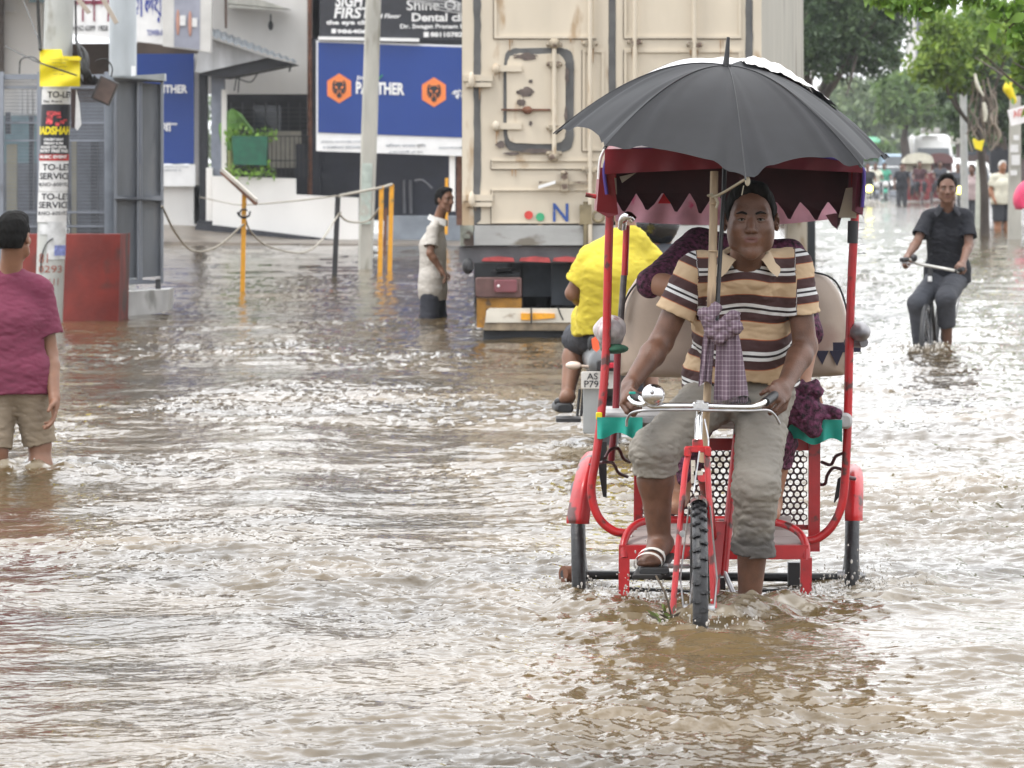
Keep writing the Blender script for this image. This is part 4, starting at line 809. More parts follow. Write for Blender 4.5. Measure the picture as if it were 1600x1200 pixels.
# main hoops
rt('side_post', [(957, 262, 16.75), (953, 330, 16.75), (950, 420, 16.75), (947, 545, 16.75), (940, 640, 16.72), (932, 710, 16.7), (924, 765, 16.7), (934, 806, 16.7), (958, 829, 16.7), (985, 834, 16.7)], .0155)
rt('side_post', [(1337, 262, 16.8), (1336, 330, 16.8), (1331, 430, 16.8), (1327, 545, 16.8), (1325, 640, 16.8), (1322, 720, 16.8), (1316, 785, 16.8), (1300, 822, 16.8), (1278, 841, 16.8), (1262, 845, 16.8)], .0155)
rt('rear_post', [(979, 352, 17.3), (976, 430, 17.3)], .0125); rt('rear_post_lower', [(975, 430, 17.3), (970, 500, 17.3)], .012, mat('chipped_black_chrome', (.10, .09, .09), .3, .6, var=.4, scale=20))
rt('hood_joint', [(972, 356, 17.28), (974, 342, 17.25), (982, 337, 17.2), (990, 344, 17.2)], .016, M_chrome)
rt('lower_post_wrap', [(1333, 345, 16.79), (1332, 380, 16.79)], .019, M_black)
rt('post_inner', [(965, 545, 17.1), (962, 640, 17.1), (955, 720, 17.1)], .013, mat('dark_red_enamel', (.20, .012, .02), .35))
# seat supports and perforated panel
for x0, x1, y0 in ((990, 1004, 690), (1263, 1281, 690)):
    mb = MB(); q = 16.95 / F; mb.prism([P(x0, 862, 16.9), P(x1, 862, 16.9), P(x1 + 1, y0, 16.9), P(x0 + 1, y0, 16.9)], (0, .03, 0)); mb.build('seat_support', M_red, rk)
mb = MB(); slab(mb, 1000, 685, 1268, 704, 16.95, .02); mb.build('seat_front_rail', M_red, rk)
mb = MB(); pit = .0238; hr = .0089; a, b_ = P(1004, 822, 17.0), P(1264, 698, 17.0); nx_ = int((b_[0] - a[0]) / pit); nz_ = int((b_[2] - a[2]) / (pit * .866))
for j in range(nz_):
    for i in range(nx_):
        cx = a[0] + (i + .5 + (.5 if j % 2 else 0)) * pit; cz = a[2] + (j + .5) * pit * .866
        o1 = [V(cx + pit * .5774 * math.sin(math.radians(60 * k)), 17.0, cz + pit * .5774 * math.cos(math.radians(60 * k))) for k in range(6)]
        o2 = [(o1[k] + o1[(k + 1) % 6]) / 2 for k in range(6)]; out = [p for k in range(6) for p in (o1[k], o2[k])]
        inn = [V(cx + hr * math.sin(math.radians(30 * k)), 17.0, cz + hr * math.cos(math.radians(30 * k))) for k in range(12)]
        mb.add(out + inn, [(k, (k + 1) % 12, 12 + (k + 1) % 12, 12 + k) for k in range(12)])
mb.build('perforated_panel', mat('dark_perforated_steel', (.06, .035, .04), .5, .4, var=.3), rk)
mb = MB()
for (x0, y0, x1, y1) in ((1002, 820, 1268, 828), (1000, 694, 1268, 700)): slab(mb, x0, y0, x1, y1, 16.98, .03)
mb.build('panel_edge', M_red, rk)
# foot board with frame
mb = MB()
for k in range(4):
    y0 = 806 + k * 11; Y0 = 16.95 - k * .085; mb.prism([P(1003 - k * 8, y0 + 10.4, Y0 - .08), P(1236 + k * 6, y0 + 10.4, Y0 - .08), P(1236 + k * 6, y0, Y0), P(1003 - k * 8, y0, Y0)][::-1], (0, 0, -.015))
mb.build('footboard', M_rwood, rk)
mb = MB(); slab(mb, 967, 852, 1263, 874, 16.58, .03); mb.build('front_bar', M_red, rk)
rt('board_rail', [(975, 872, 16.58), (974, 850, 16.6), (986, 826, 16.65), (1010, 814, 16.7), (1060, 812, 16.75), (1110, 812, 16.75)], .0135)
rt('board_rail', [(1110, 812, 16.75), (1170, 813, 16.75), (1220, 818, 16.7), (1248, 832, 16.65), (1259, 852, 16.6), (1260, 876, 16.58)], .0135)
for x0, x1 in ((967, 984), (1251, 1269)):
    mb = MB(); mb.prism([P(x0 - 1, 985, 16.57), P(x1 - 2, 985, 16.57), P(x1, 872, 16.57), P(x0, 872, 16.57)], (0, .035, 0)); mb.build('leg', M_red, rk)
mb = MB(); slab(mb, 1092, 812, 1132, 830, 16.5, .05); mb.prism([P(1112, 940, 16.3), P(1122, 940, 16.3), P(1134, 815, 16.4), P(1118, 815, 16.4)], (0, .04, 0)); mb.build('main_tube_bracket', M_red, rk)
rt('main_frame_tube', [(1098, 745, 15.85), (1108, 800, 16.2), (1115, 880, 16.6), (1118, 930, 17.1)], .018)
rt('seat_tube', [(1130, 900, 16.38), (1156, 640, 16.5)], .016)
# axle and braces
rt('axle', [(880, 897, 17.1), (905, 898, 17.15), (1130, 901, 17.2), (1345, 903, 17.24)], .0165, M_black, sm=0); rt('axle_nut', [(880, 897, 17.1), (893, 897, 17.12)], .03, M_rust, sm=0)
rt('lower_brace', [(970, 920, 16.9), (1100, 927, 17.0), (1270, 922, 16.9)], .009, M_black, sm=0)
mb = MB(); mb.box(P(1242, 896, 17.1), (.05, .05, .08)); mb.box(P(1120, 915, 17.1), (.06, .05, .06)); mb.build('axle_clamp', M_black, rk)
M_brace = mat('dark_brown_iron', (.07, .025, .03), .5, .2)
for pts in ([(945, 716, 16.75), (953, 703, 16.8), (966, 701, 16.85), (974, 716, 16.9), (984, 722, 16.95)], [(943, 722, 16.72), (958, 724, 16.8), (966, 738, 16.88), (980, 745, 16.95)],
            [(1318, 708, 16.8), (1306, 713, 16.82), (1298, 726, 16.85), (1284, 722, 16.9)], [(1320, 735, 16.8), (1303, 731, 16.82), (1293, 742, 16.85), (1289, 756, 16.88), (1280, 757, 16.92)]):
    rt('wavy_brace', pts, .006, M_brace, n=6)
# mudguards
def guard(cx, Yc, x0, x1, ytop, ybot, lean):
    def fn(u, v):
        a = math.pi * (.30 - .62 * v) ; a = math.radians(100 - 110 * v)   # over the top to the front
        c = PZ(cx, Yc, .03); R_ = .385 + .012 * math.sin(u * math.pi)
        wdt = (x1 - x0) * Yc / F; xoff = (u - .5) * wdt * (1 if v > .3 else .75 + .8 * v)
        p = c + V(xoff + lean * v, -R_ * math.cos(math.radians(85 - 95 * v)), R_ * math.sin(math.radians(85 - 95 * v))); return p
    return fn
def guard2(pts_l, pts_r, Yf, m, bulge=.05):
    """front-facing curved mudguard sheet between two outlines"""
    L_ = catmull([P(*p) for p in pts_l], 5); R_ = catmull([P(*p) for p in pts_r], 5); nn = min(len(L_), len(R_)); mb = MB()
    def fn(u, v):
        i = u * (nn - 1); i0 = int(i); i1 = min(i0 + 1, nn - 1); t = i - i0; a = L_[i0] * (1 - t) + L_[i1] * t; b2 = R_[i0] * (1 - t) + R_[i1] * t
        p = a * (1 - v) + b2 * v; p = p + V(0, -bulge * math.sin(math.pi * v), .004 * math.sin(math.pi * v)); return p
    mb.grid(fn, 18, 10); return mb.build('mudguard', m, rk)
guard2([(917, 706, 17.15), (906, 720, 17.0), (896, 755, 16.88), (886, 805, 16.83), (885, 818, 16.83)], [(930, 704, 17.15), (932, 715, 17.0), (929, 750, 16.88), (922, 805, 16.83), (921, 819, 16.83)], 0, M_red)
guard2([(1325, 726, 17.2), (1322, 735, 17.0), (1321, 760, 16.9), (1320, 800, 16.86), (1320, 814, 16.86)], [(1337, 725, 17.2), (1347, 735, 17.0), (1349, 760, 16.9), (1348, 800, 16.86), (1348, 814, 16.86)], 0, M_red, .04)
mb = MB(); mb.tube([P(910, 728, 16.95), P(925, 726, 16.9), P(943, 722, 16.75)], .006, 6); mb.tube([P(1322, 745, 16.8), P(1335, 748, 16.85)], .008, 6); mb.build('guard_stay', M_brace, rk)
for pts in ([(935, 690), (948, 690), (948, 778), (942, 776), (936, 740)], [(1303, 785), (1309, 748), (1314, 745), (1312, 775), (1304, 786)]):
    mb = MB(); mb.prism([P(x, y, 17.05) for x, y in pts], (0, .01, 0)); mb.build('rubber_flap', M_black, rk)
# fork, crown, head
rt('fork_leg', [(1077, 704, 15.78), (1070, 740, 15.76), (1060, 850, 15.68), (1050, 968, 15.62)], .0105); rt('fork_leg', [(1104, 704, 15.78), (1106, 740, 15.76), (1111, 850, 15.70), (1116, 968, 15.66)], .0105)
mb = MB(); mb.rbox(P(1090, 702, 15.78), (.085, .03, .02), .006); mb.rbox(P(1090, 693, 15.79), (.035, .035, .028), .006); mb.rbox(P(1074, 706, 15.77), (.022, .03, .03), .005); mb.rbox(P(1106, 706, 15.77), (.022, .03, .03), .005); mb.build('fork_crown', M_red, rk)
rt('head_tube', [(1091, 690, 15.80), (1092, 655, 15.86)], .0135, M_chrome, sm=0); rt('steerer', [(1092, 655, 15.86), (1094, 632, 15.9)], .011, M_chrome, sm=0)
mb = MB(); mb.rbox(P(1095, 634, 15.88), (.055, .04, .028), .008); mb.disc(P(1094, 628, 15.86), (0, 0, 1), .014, .012); mb.build('stem_clamp', M_chrome, rk)
rt('brake_rod', [(1101, 655, 15.84), (1107, 690, 15.8), (1103, 720, 15.77)], .003, M_silver, n=6); rt('brake_rod', [(1093, 705, 15.74), (1085, 760, 15.70), (1084, 772, 15.68)], .003, M_silver, n=6)
mb = MB(); mb.box(P(1083, 737, 15.72), (.014, .008, .075)); mb.box(P(1091, 739, 15.72), (.03, .008, .014)); mb.ball(P(1083, 728, 15.715), .003); mb.ball(P(1083, 741, 15.715), .003); mb.build('brake_plate', mat('cream_metal', (.50, .45, .38), .5), rk)
mb = MB()
def fguard(u, v):
    t = math.radians(8 + 104 * u); a = (v - .5) * 2.4; R_ = .372; rr_ = .030; d = -RA * math.sin(t) * -1 + V(0, 0, 1) * math.cos(t); d = nrm(RA * math.sin(t) * .9 + V(0, 0, 1) * math.cos(t)) if 0 else nrm(RA * math.sin(t) + V(0, 0, math.cos(t)))
    return fwc + d * (R_ - rr_ * (1 - math.cos(a))) + fax * rr_ * math.sin(a)
mb.grid(fguard, 24, 8); 
def fguard2(u, v):
    t = math.radians(-20 * u + 8); a = (v - .5) * 2.4; d = nrm(RA * math.sin(t) + V(0, 0, math.cos(t))); return fwc + d * (.372 - .03 * (1 - math.cos(a))) + fax * .03 * math.sin(a)
mb.grid(fguard2, 6, 8); mb.build('front_mudguard', mat('dark_chrome', (.20, .17, .16), .25, .8, var=.3, scale=20), rk)
for s_ in (-1, 1):
    mb = MB(); mb.tube([fwc + fax * s_ * .034 + V(0, -.05, .34), fwc + fax * s_ * .06 + V(0, .02, .10), fwc + fax * s_ * .05], .003, 5); mb.build('guard_stay', M_silver, rk)
mb = MB(); c = P(1067, 834, 15.66); mb.disc(c, (0, 1, 0), .011, .03, 12); mb.build('dynamo', M_silver, rk)
# handlebar
rt('handlebar', [(1000, 622, 15.98), (1018, 633, 15.90), (1040, 634, 15.88), (1094, 634, 15.88), (1160, 636, 15.88), (1182, 634, 15.9), (1198, 626, 15.96)], .0108, M_chrome)
rt('grip', [(985, 612, 16.06), (992, 618, 16.02), (1001, 624, 15.98)], .0155, M_black, sm=4); rt('grip', [(1196, 628, 15.95), (1207, 620, 16.02), (1213, 614, 16.08)], .0155, M_black, sm=4)
rt('brake_lever', [(979, 666, 15.93), (980, 655, 15.92), (988, 645, 15.88), (1010, 641, 15.86), (1060, 640, 15.86), (1094, 640, 15.86)], .0045, M_silver, n=8); rt('brake_lever', [(1094, 641, 15.86), (1170, 642, 15.86), (1198, 641, 15.88), (1210, 648, 15.9), (1218, 662, 15.92)], .0045, M_silver, n=8)
mb = MB(); mb.ball(P(1021, 617, 15.86), (.039, .028, .037), 24, 14); bl_ = mb.build('bell', M_chrome, rk)
mb = MB(); mb.ball(P(1019, 613, 15.83), (.007, .006, .007)); mb.build('cap_nut', M_silver, bl_)
rt('bell_lever', [(984, 622, 15.95), (992, 630, 15.9), (1005, 632, 15.87), (1012, 627, 15.86)], .009, M_chrome)
mb = MB(); mb.rbox(P(988, 614, 15.95), (.022, .02, .008), .003); mb.build('turquoise_tape', M_turq, rk)
# saddle, crank, pedals
SD = P(1158, 628, 16.5); mb = MB(); mb.ball(SD, (.11, .13, .04)); mb.ball(SD + V(0, -.12, .0), (.03, .12, .03)); mb.build('saddle', M_black, rk)
bbk = P(1095, 862, 16.35) + V(0.03, 0, 0); cr1 = P(1040, 884, 16.12); cr2 = P(1160, 925, 16.5)
mb = MB(); mb.disc(P(1108, 880, 16.4), RX, .09, .006, 28); mb.build('chainring', M_silver, rk)
mb = MB(); mb.tube([P(1075, 885, 16.38), cr1], .009, 6); mb.tube([P(1130, 890, 16.38), PZ(1160, 16.3, -.02)], .009, 6); mb.build('crank', M_silver, rk)
mb = MB(); mb.rbox(P(1022, 891, 16.08), (.10, .075, .022), .008); mb.build('pedal', M_black, rk)
mb = MB(); mb.rbox(PZ(1170, 16.25, -.06), (.10, .075, .022), .008); mb.build('pedal', M_black, rk)
# seat: bench, backrest, arms, skirt
mb = MB(); mb.rbox(P(1130, 652, 17.0), (.88, .5, .055), .02); mb.build('bench_cushion', mat('grey_bench_cover', (.36, .35, .35), .5, var=.2, scale=5), rk)
mb = MB(); slab(mb, 940, 653, 1318, 661, 16.72, .03); mb.build('bench_edge', M_silver, rk)
def skirt(x0, x1, nm, mm, ytop=654, yb=690, Y0=16.70):
    mb = MB(); 
    def fn(u, v):
        x = x0 + (x1 - x0) * u; fold = math.sin(u * (x1 - x0) / 5.5 + .8 * math.sin(u * 9)); y = ytop + (yb - ytop) * v + v * 5 * math.sin(u * (x1 - x0) / 9 + 1.0) ; return P(x, y, Y0 - .012 * fold * v - .01)
    mb.grid(fn, max(12, int((x1 - x0) / 1.5)), 8); mb.build(nm, mm, rk)
skirt(933, 1004, 'seat_skirt', M_turq, 652, 681); skirt(1210, 1316, 'seat_skirt', M_turq, 656, 690, 16.72)
mb = MB(); mb.rbox(P(936, 650, 16.7), (.022, .02, .025), .004); mb.build('yellow_tape', M_yplast, rk)
def backr(x0, x1, ytop, ybot, xc, nm):
    pts = []; n_ = 20; c = P(0, 0, 17.4)
    A = [(x0 + (xc - x0) * 0.0, ybot - 8), (x0, ybot - 60), (x0 + 8, ytop + 55), (x0 + 22, ytop + 22), (x0 + 50, ytop + 4), ((x0 + x1) / 2, ytop - 6), (x1 - 60, ytop), (x1 - 28, ytop + 16), (x1 - 8, ytop + 55), (x1, ybot - 50), (x1 - 4, ybot - 10), (x1 - 30, ybot), ((x0 + x1) / 2, ybot + 3), (x0 + 20, ybot)]
    pp = catmull([P(x, y, 17.38) for x, y in A + A[:1]], 4)[:-1]; cen = sum(pp) / len(pp)
    rings = []
    for dY, sc_ in ((.06, .97), (.0, 1.), (-.035, .985), (-.06, .93), (-.075, .8), (-.082, .5), (-.083, .05)): rings.append([cen + (p - cen) * sc_ + V(0, dY, 0) for p in pp])
    mb = MB(); mb.loft(rings); mb.build(nm, M_seat, rk)
backr(965, 1328, 424, 588, 0, 'backrest')
bp_ = catmull([P(x, y, 17.33) for x, y in ((965, 575), (966, 520), (975, 475), (990, 448), (1010, 434), (1050, 420))], 6); mb = MB(); mb.tube(bp_, .004, 6); mb.tube(catmull([P(x, y, 17.33) for x, y in ((1265, 424), (1295, 432), (1312, 450), (1324, 490), (1328, 540), (1322, 575))], 6), .004, 6); mb.build('backrest_piping', M_black, rk)
sdf = SDF.around([P(953, 517, 16.85)], .15, .007)
sdf.ell(P(953, 517, 16.85), (.055, .10, .058)).rough(.006, 60); sdf.mesh('wrapped_armrest', mat('white_rag', (.50, .46, .46), .8, var=.25, scale=25, stain=((.30, .17, .18), .35, 18)), rk)
mb = MB(); mb.ball(P(960, 545, 16.8), (.05, .07, .018)); mb.build('green_rag', mat('dull_green_rag', (.03, .12, .07), .8, var=.4, scale=30), rk)
mb = MB(); mb.ball(P(1342, 518, 16.85), (.04, .16, .035), 20, 12); mb.tube([P(1325, 535, 16.9), P(1350, 535, 16.8)], .018, 8); mb.build('padded_armrest', mat('grey_vinyl_pad', (.16, .15, .16), .35, var=.2), rk)
mb = MB(); 
for x, y, h in ((1284, 548, 22), (1307, 548, 24)): mb.prism([P(x - 11, y, 17.3), P(x + 1, y + h, 17.3), P(x + 11, y, 17.3)], (0, .006, 0))
mb.prism([P(1265, 535, 17.31), P(1268, 551, 17.31), P(1345, 550, 17.31), P(1345, 535, 17.31)], (0, .01, 0)); mb.build('dark_fringe', mat('indigo_fringe', (.02, .018, .04), .7), rk)
# hood
hoop = [(948, 300), (944, 262), (952, 240), (975, 232), (1060, 229), (1150, 229), (1250, 236), (1325, 250), (1346, 258), (1350, 275), (1347, 320)]
def hoodfn(u, v):
    pts = hoodfn.c; i = u * (len(pts) - 1); i0 = int(i); i1 = min(i0 + 1, len(pts) - 1); t = i - i0; p = pts[i0] * (1 - t) + pts[i1] * t
    c = hoodfn.m; q = p.copy(); q[1] += v * .95; q[0] = c[0] + (p[0] - c[0]) * (1 - .04 * v); q[2] = p[2] + .045 * math.sin(v * math.pi) - .10 * v * v * 1.0; return q
hoodfn.c = catmull([P(x, y, 16.55) for x, y in hoop], 6); hoodfn.m = P(1148, 300, 16.55)
mb = MB(); mb.grid(hoodfn, 66, 14); hd = mb.build('hood', [M_redcloth, M_maroon], rk)
mb = MB()
def lining(u, v):
    q = hoodfn(u, v); c = hoodfn.m; return V(c[0] + (q[0] - c[0]) * .985, q[1] + .004, q[2] - .012)
mb.grid(lining, 66, 14); mb.build('lining', M_maroon, hd)
mb = MB(); mb.tube([p + V(0, -.008, -.008) for p in hoodfn.c], .007, 6); mb.build('blue_piping', mat('indigo_piping', (.06, .03, .22), .5), hd)
# red front band of the hood
def band(x0, x1, yt0, yt1, yb0, yb1, Y, m, nm, par=hd, sag=0, n_=30, wob=0):
    mb = MB()
    def fn(u, v): x = x0 + (x1 - x0) * u; t = yt0 + (yt1 - yt0) * u; b2 = yb0 + (yb1 - yb0) * u + sag * math.sin(math.pi * u); return P(x, t * (1 - v) + b2 * v, Y - wob * math.sin(u * 23 + v * 2) * v)
    mb.grid(fn, n_, 4); return mb.build(nm, m, par)
band(945, 1150, 233, 229, 272, 262, 16.53, M_redcloth, 'front_band', wob=.006); band(1150, 1348, 229, 256, 260, 270, 16.53, mat('dark_red_vinyl', (.13, .010, .022), .5, var=.3), 'front_band', wob=.006)
mb = MB(); mb.prism([P(938, 262, 16.55), P(932, 330, 16.6), P(950, 340, 16.6), P(966, 335, 16.6), P(958, 262, 16.55)], (0, .5, 0)); mb.build('side_flap', M_redcloth, hd)
mb = MB(); mb.tube([P(948, 228, 16.6), P(938, 248, 16.6), P(935, 280, 16.6)], .006, 6, sm=4); mb.build('white_edge', M_wpaint, hd)
mb = MB(); mb.prism([P(1340, 262, 16.55), P(1336, 330, 16.6), P(1348, 336, 16.6), P(1353, 290, 16.6), P(1351, 262, 16.55)], (0, .5, 0)); mb.build('side_flap', mat('mauve_flap', (.17, .04, .07), .6, var=.3), hd)
mb = MB(); mb.tube([P(905 + 10, 304, 16.9), P(935, 308, 16.9)], .009, 6); mb.build('red_stub', M_red, rk)
# dark valance with pointed teeth, pinkish cloth behind
def teeth(xs, ybase, ytip, Y, m, nm, par=hd, top=262):
    mb = MB(); q = []
    for i, (x, w_) in enumerate(xs):
        jx, jy = math.sin(i * 2.3 + x) * 3.5, math.sin(i * 1.7 + x * .3) * 3; mb.prism([P(x - w_, ybase, Y), P(x - w_ * .45 + jx * .4, ybase + (ytip - ybase) * .50, Y - .008), P(x - 2 + jx, ytip + jy - 2, Y - .02), P(x + 2 + jx, ytip + jy - 1, Y - .022), P(x + w_ * .5 + jx * .3, ybase + (ytip - ybase) * .55, Y - .006), P(x + w_, ybase, Y)], (0, .008, 0))
    mb.prism([P(xs[0][0] - 30, top, Y), P(xs[0][0] - 30, ybase + .1, Y), P(xs[-1][0] + 16, ybase + .1, Y), P(xs[-1][0] + 16, top, Y)], (0, .007, 0)); return mb.build(nm, m, par)
teeth([(974, 20), (1014, 20), (1057, 20), (1097, 19), (1140, 19)], 302, 332, 17.0, M_maroon, 'pointed_valance')
teeth([(1192, 20), (1232, 18), (1272, 21), (1313, 18)], 316, 342, 17.0, M_maroon, 'pointed_valance')
Mp = mat('mauve_pink_cloth', (.50, .26, .33), .7, var=.22, scale=9, stain=((.55, .08, .20), .22, 12))
band(962, 1150, 292, 296, 345, 352, 17.62, Mp, 'pink_back_cloth', sag=2, wob=.01); band(1150, 1335, 290, 292, 355, 338, 17.62, Mp, 'pink_back_cloth', sag=2, wob=.01)
band(950, 1345, 236, 250, 300, 300, 17.55, M_maroon, 'back_lining')
mb = MB(); mb.prism([P(1028, 318, 17.1), P(1049, 318, 17.1), P(1038, 300, 17.1)], (0, .005, 0)); mb.build('red_pennant', mat('bright_red_cloth', (.75, .02, .04), .6), hd)
mb = MB(); mb.prism([P(1290, 336, 17.5), P(1300, 352, 17.5), P(1308, 358, 17.5), P(1312, 332, 17.5)], (0, .01, 0)); mb.build('torn_corner', Mp, hd)
Mc = mat('cream_curtain', (.50, .46, .38), .7, var=.12, scale=8)
mb = MB(); mb.prism([P(948, 276, 16.62), P(953, 296, 16.62), P(964, 304, 16.62), P(963, 278, 16.62)], (0, .008, 0)); mb.prism([P(968, 276, 16.62), P(972, 286, 16.62), P(994, 270, 16.62)], (0, .008, 0)); mb.build('cream_curtain', Mc, hd)
mb = MB(); mb.prism([P(1322, 294, 16.75), P(1310, 340, 16.75), P(1338, 341, 16.75), P(1339, 292, 16.75)], (0, .01, 0)); mb.build('cream_curtain', Mc, hd)
mb = MB()
for k in range(9): a = P(1340, 300 + k * 12, 16.7); mb.tube([a, a + V(.012 + .008 * (k % 3), 0, .006 * (k % 2)), a + V(.018 + .006 * (k % 2), 0, -.012 + .008 * (k % 3))], .0009, 4)
mb.build('frayed_thread', M_wire, hd)

# ---------------- umbrella ----------------
um = thing('umbrella', P(1138, 110, 16.2), 'black umbrella with white rear panels lashed above the rickshaw driver', 'umbrella')
AP = P(1137, 103, 16.15); TIPS = [(868, 206, 16.25), (945, 229, 15.75), (1165, 277, 15.5), (1345, 258, 15.75), (1386, 243, 16.25), (1302, 189, 16.75), (1130, 160, 17.0), (950, 170, 16.75)]
TIPS = [P(*t) for t in TIPS]
M_umb = mat('black_umbrella_nylon', (.010, .0105, .013), .58, var=.15, scale=14, bump=.06, bscale=300, sheen=.0, spec=.24)
M_umw = mat('white_umbrella_nylon', (.48, .475, .48), .5, var=.1, scale=12)
BUL = [.075, .062, .065, .068, .07, .085, .08, .08]
def ribp(i, s_):
    i %= 8; t = TIPS[i]; p = AP * (1 - s_) + t * s_; p = p + V(0, 0, BUL[i] * 4 * s_ * (1 - s_) * (1.15 - .3 * s_)); return p
def panel(i):
    def fn(u, v):
        sc_ = 1 - (.085 if i != 3 else .03) * 4 * v * (1 - v); s_ = max(.001, u * sc_); a, b2 = ribp(i, s_), ribp(i + 1, s_); p = a * (1 - v) + b2 * v
        out = p - V(AP[0], AP[1], p[2]); r_ = np.linalg.norm(out); ra_, rb_ = (np.linalg.norm((q - AP)[:2]) for q in (a, b2)); rt_ = ra_ * (1 - v) + rb_ * v
        if r_ > 1e-4: p = p + nrm(out) * (rt_ - r_) * .16
        w_ = 4 * v * (1 - v); p[2] -= .010 * w_ * s_
        fl_ = v if v < .5 else 1 - v; p[2] += .006 * w_ * s_ * math.sin(5 * v + 7 * s_ + i * 2.1) + .012 * s_ ** 2 * math.sin(26 * fl_ + 5 * (1 - s_) + i) * math.exp(-((fl_ - .12) / .12) ** 2) - .006 * s_ ** 3 * math.exp(-((fl_ - .05) / .05) ** 2)
        return p
    return fn
for i in range(8):
    mb = MB(); mb.grid(panel(i), 34, 26); mb.build('canopy_panel', M_umw if i in (4, 5, 6, 7) and i != 4 else M_umb, um)
for i in range(8):
    mb = MB(); mb.tube([ribp(i, k / 14) + V(0, 0, -.004 - .004 * k / 14) for k in range(15)], .0028, 5); mb.tube([ribp(i, .99), ribp(i, 1) + (ribp(i, 1) - ribp(i, .95)) * .28], [.003, .002], 5); mb.build('rib', M_black, um)
for i in (0, 1, 2, 3):   # seams
    mb = MB(); mb.tube([ribp(i, .03 + .96 * k / 16) + V(0, 0, .0015) for k in range(17)], .0016, 4); mb.build('seam', mat('seam_dark', (.012, .012, .014), .5), um)
mb = MB(); mb.tube([P(1134, 102, 16.15), P(1136, 85, 16.15), P(1138, 58, 16.15)], [.011, .0085, .0055], 12); mb.disc(P(1134, 103, 16.15), (0, 0, 1), .02, .012, 16); mb.build('tip_spike', M_black, um)
mb = MB(); mb.tube([P(1136, 110, 16.15), P(1131, 300, 16.02), P(1124, 420, 15.97), P(1119, 520, 15.93)], .0075, 8); mb.build('shaft', M_black, um)
# crumpled white sheet over the rear right of the umbrella
mb = MB()
def ws(u, v):
    a = ribp(4, .12 + .58 * u); b2 = ribp(5, .12 + .72 * u); p = a * (1 - v) + b2 * v; return p + V(0, 0, .010 + .012 * float(perlin(np.array([u * 9.]), np.array([v * 2.]), 3)[0]) + .004 * float(perlin(np.array([u * 26.]), np.array([v * 5.]), 4)[0]) + .010 * math.exp(-((u - .78) / .14) ** 2))
mb.grid(ws, 60, 16); tag(mb.build('white_plastic_sheet', mat('crumpled_white_sheet', (.60, .58, .56), .5, var=.12, scale=20, stain=((.45, .34, .32), .2, 16)), None, P(1300, 190, 16.5)), 'crumpled white plastic sheet tied over the right rear of the umbrella', 'sheet')
# bamboo pole, string, cloth
bpole = thing('bamboo_pole', P(1110, 720, 15.85), 'weathered bamboo stick lashed upright to the handlebar to hold the umbrella', 'pole')
q_ = 15.9 / F; mb = MB(); mb.tube([P(1098, 722, 15.97), P(1106, 600, 15.95), P(1111, 480, 15.95), P(1114, 380, 15.97), P(1116, 268, 16.0)], [.0135, .0135, .0145, .0145, .014], 10, sm=5)
for y, x in ((392, 1114), (470, 1111), (560, 1108), (318, 1115)): mb.torus(P(x, y, 15.96), (0.03, 0, 1), .0145, .003, 14, 6)
mb.build('stick', M_wood, bpole)
mb = MB(); mb.tube([P(1163, 281, 15.6), P(1150, 289, 15.75), P(1128, 302, 15.9), P(1112, 308, 15.93)], .0045, 6, sm=4); mb.ball(P(1168, 283, 15.55), (.009, .008, .016)); mb.torus(P(1116, 306, 15.95), (0, 0, 1), .017, .005, 14, 6); mb.tube([P(1116, 306, 15.93), P(1122, 316, 15.93), P(1119, 325, 15.93)], .005, 5); mb.tube([P(1105, 306, 15.93), P(1114, 303, 15.93)], .004, 5); mb.tube([P(1162, 290, 15.6), P(1159, 305, 15.6)], .0015, 4)
mb.build('string', mat('pale_string', (.45, .40, .30), .8), bpole)
# gamcha cloth
gm = thing('checked_cloth', P(1140, 620, 15.85), 'purple grey checked cotton towel knotted round the bamboo pole', 'cloth')
Mg = bpy.data.materials.new('checked_cotton'); Mg.use_nodes = True; n = Mg.node_tree; b = n.nodes['Principled BSDF']; tc = n.nodes.new('ShaderNodeTexCoord'); sp = n.nodes.new('ShaderNodeSeparateXYZ'); n.links.new(tc.outputs['Object'], sp.inputs[0])
def stripes(sock, fr, th):
    m1 = n.nodes.new('ShaderNodeMath'); m1.operation = 'MULTIPLY'; m1.inputs[1].default_value = fr; n.links.new(sock, m1.inputs[0]); m2 = n.nodes.new('ShaderNodeMath'); m2.operation = 'FRACT'; n.links.new(m1.outputs[0], m2.inputs[0])
    m3 = n.nodes.new('ShaderNodeMath'); m3.operation = 'LESS_THAN'; m3.inputs[1].default_value = th; n.links.new(m2.outputs[0], m3.inputs[0]); return m3.outputs[0]
ad = n.nodes.new('ShaderNodeMath'); ad.operation = 'ADD'; n.links.new(stripes(sp.outputs[0], 85, .25), ad.inputs[0]); n.links.new(stripes(sp.outputs[2], 60, .22), ad.inputs[1])
mm = n.nodes.new('ShaderNodeMath'); mm.operation = 'MULTIPLY'; mm.inputs[1].default_value = .42; n.links.new(ad.outputs[0], mm.inputs[0])
mx = n.nodes.new('ShaderNodeMix'); mx.data_type = 'RGBA'; mx.inputs[6].default_value = (.13, .085, .115, 1); mx.inputs[7].default_value = (.36, .30, .33, 1); n.links.new(mm.outputs[0], mx.inputs[0]); n.links.new(mx.outputs[2], b.inputs['Base Color']); b.inputs['Roughness'].default_value = .85
sdf = SDF.around([P(1085, 540, 15.88), P(1165, 465, 15.86)], .04, .0035)
kn = [(1118, 482), (1106, 500), (1112, 520), (1128, 508), (1146, 495), (1150, 512), (1124, 528), (1100, 490)]
for i in range(len(kn) - 1): sdf.cap(P(*kn[i], 15.88), P(*kn[i + 1], 15.86), .022, .021, k=.010)
sdf.rough(.003, 150, 1, sharp=True).rough(.003, 90, 2); sdf.mesh('knot', Mg, gm)
mb = MB()
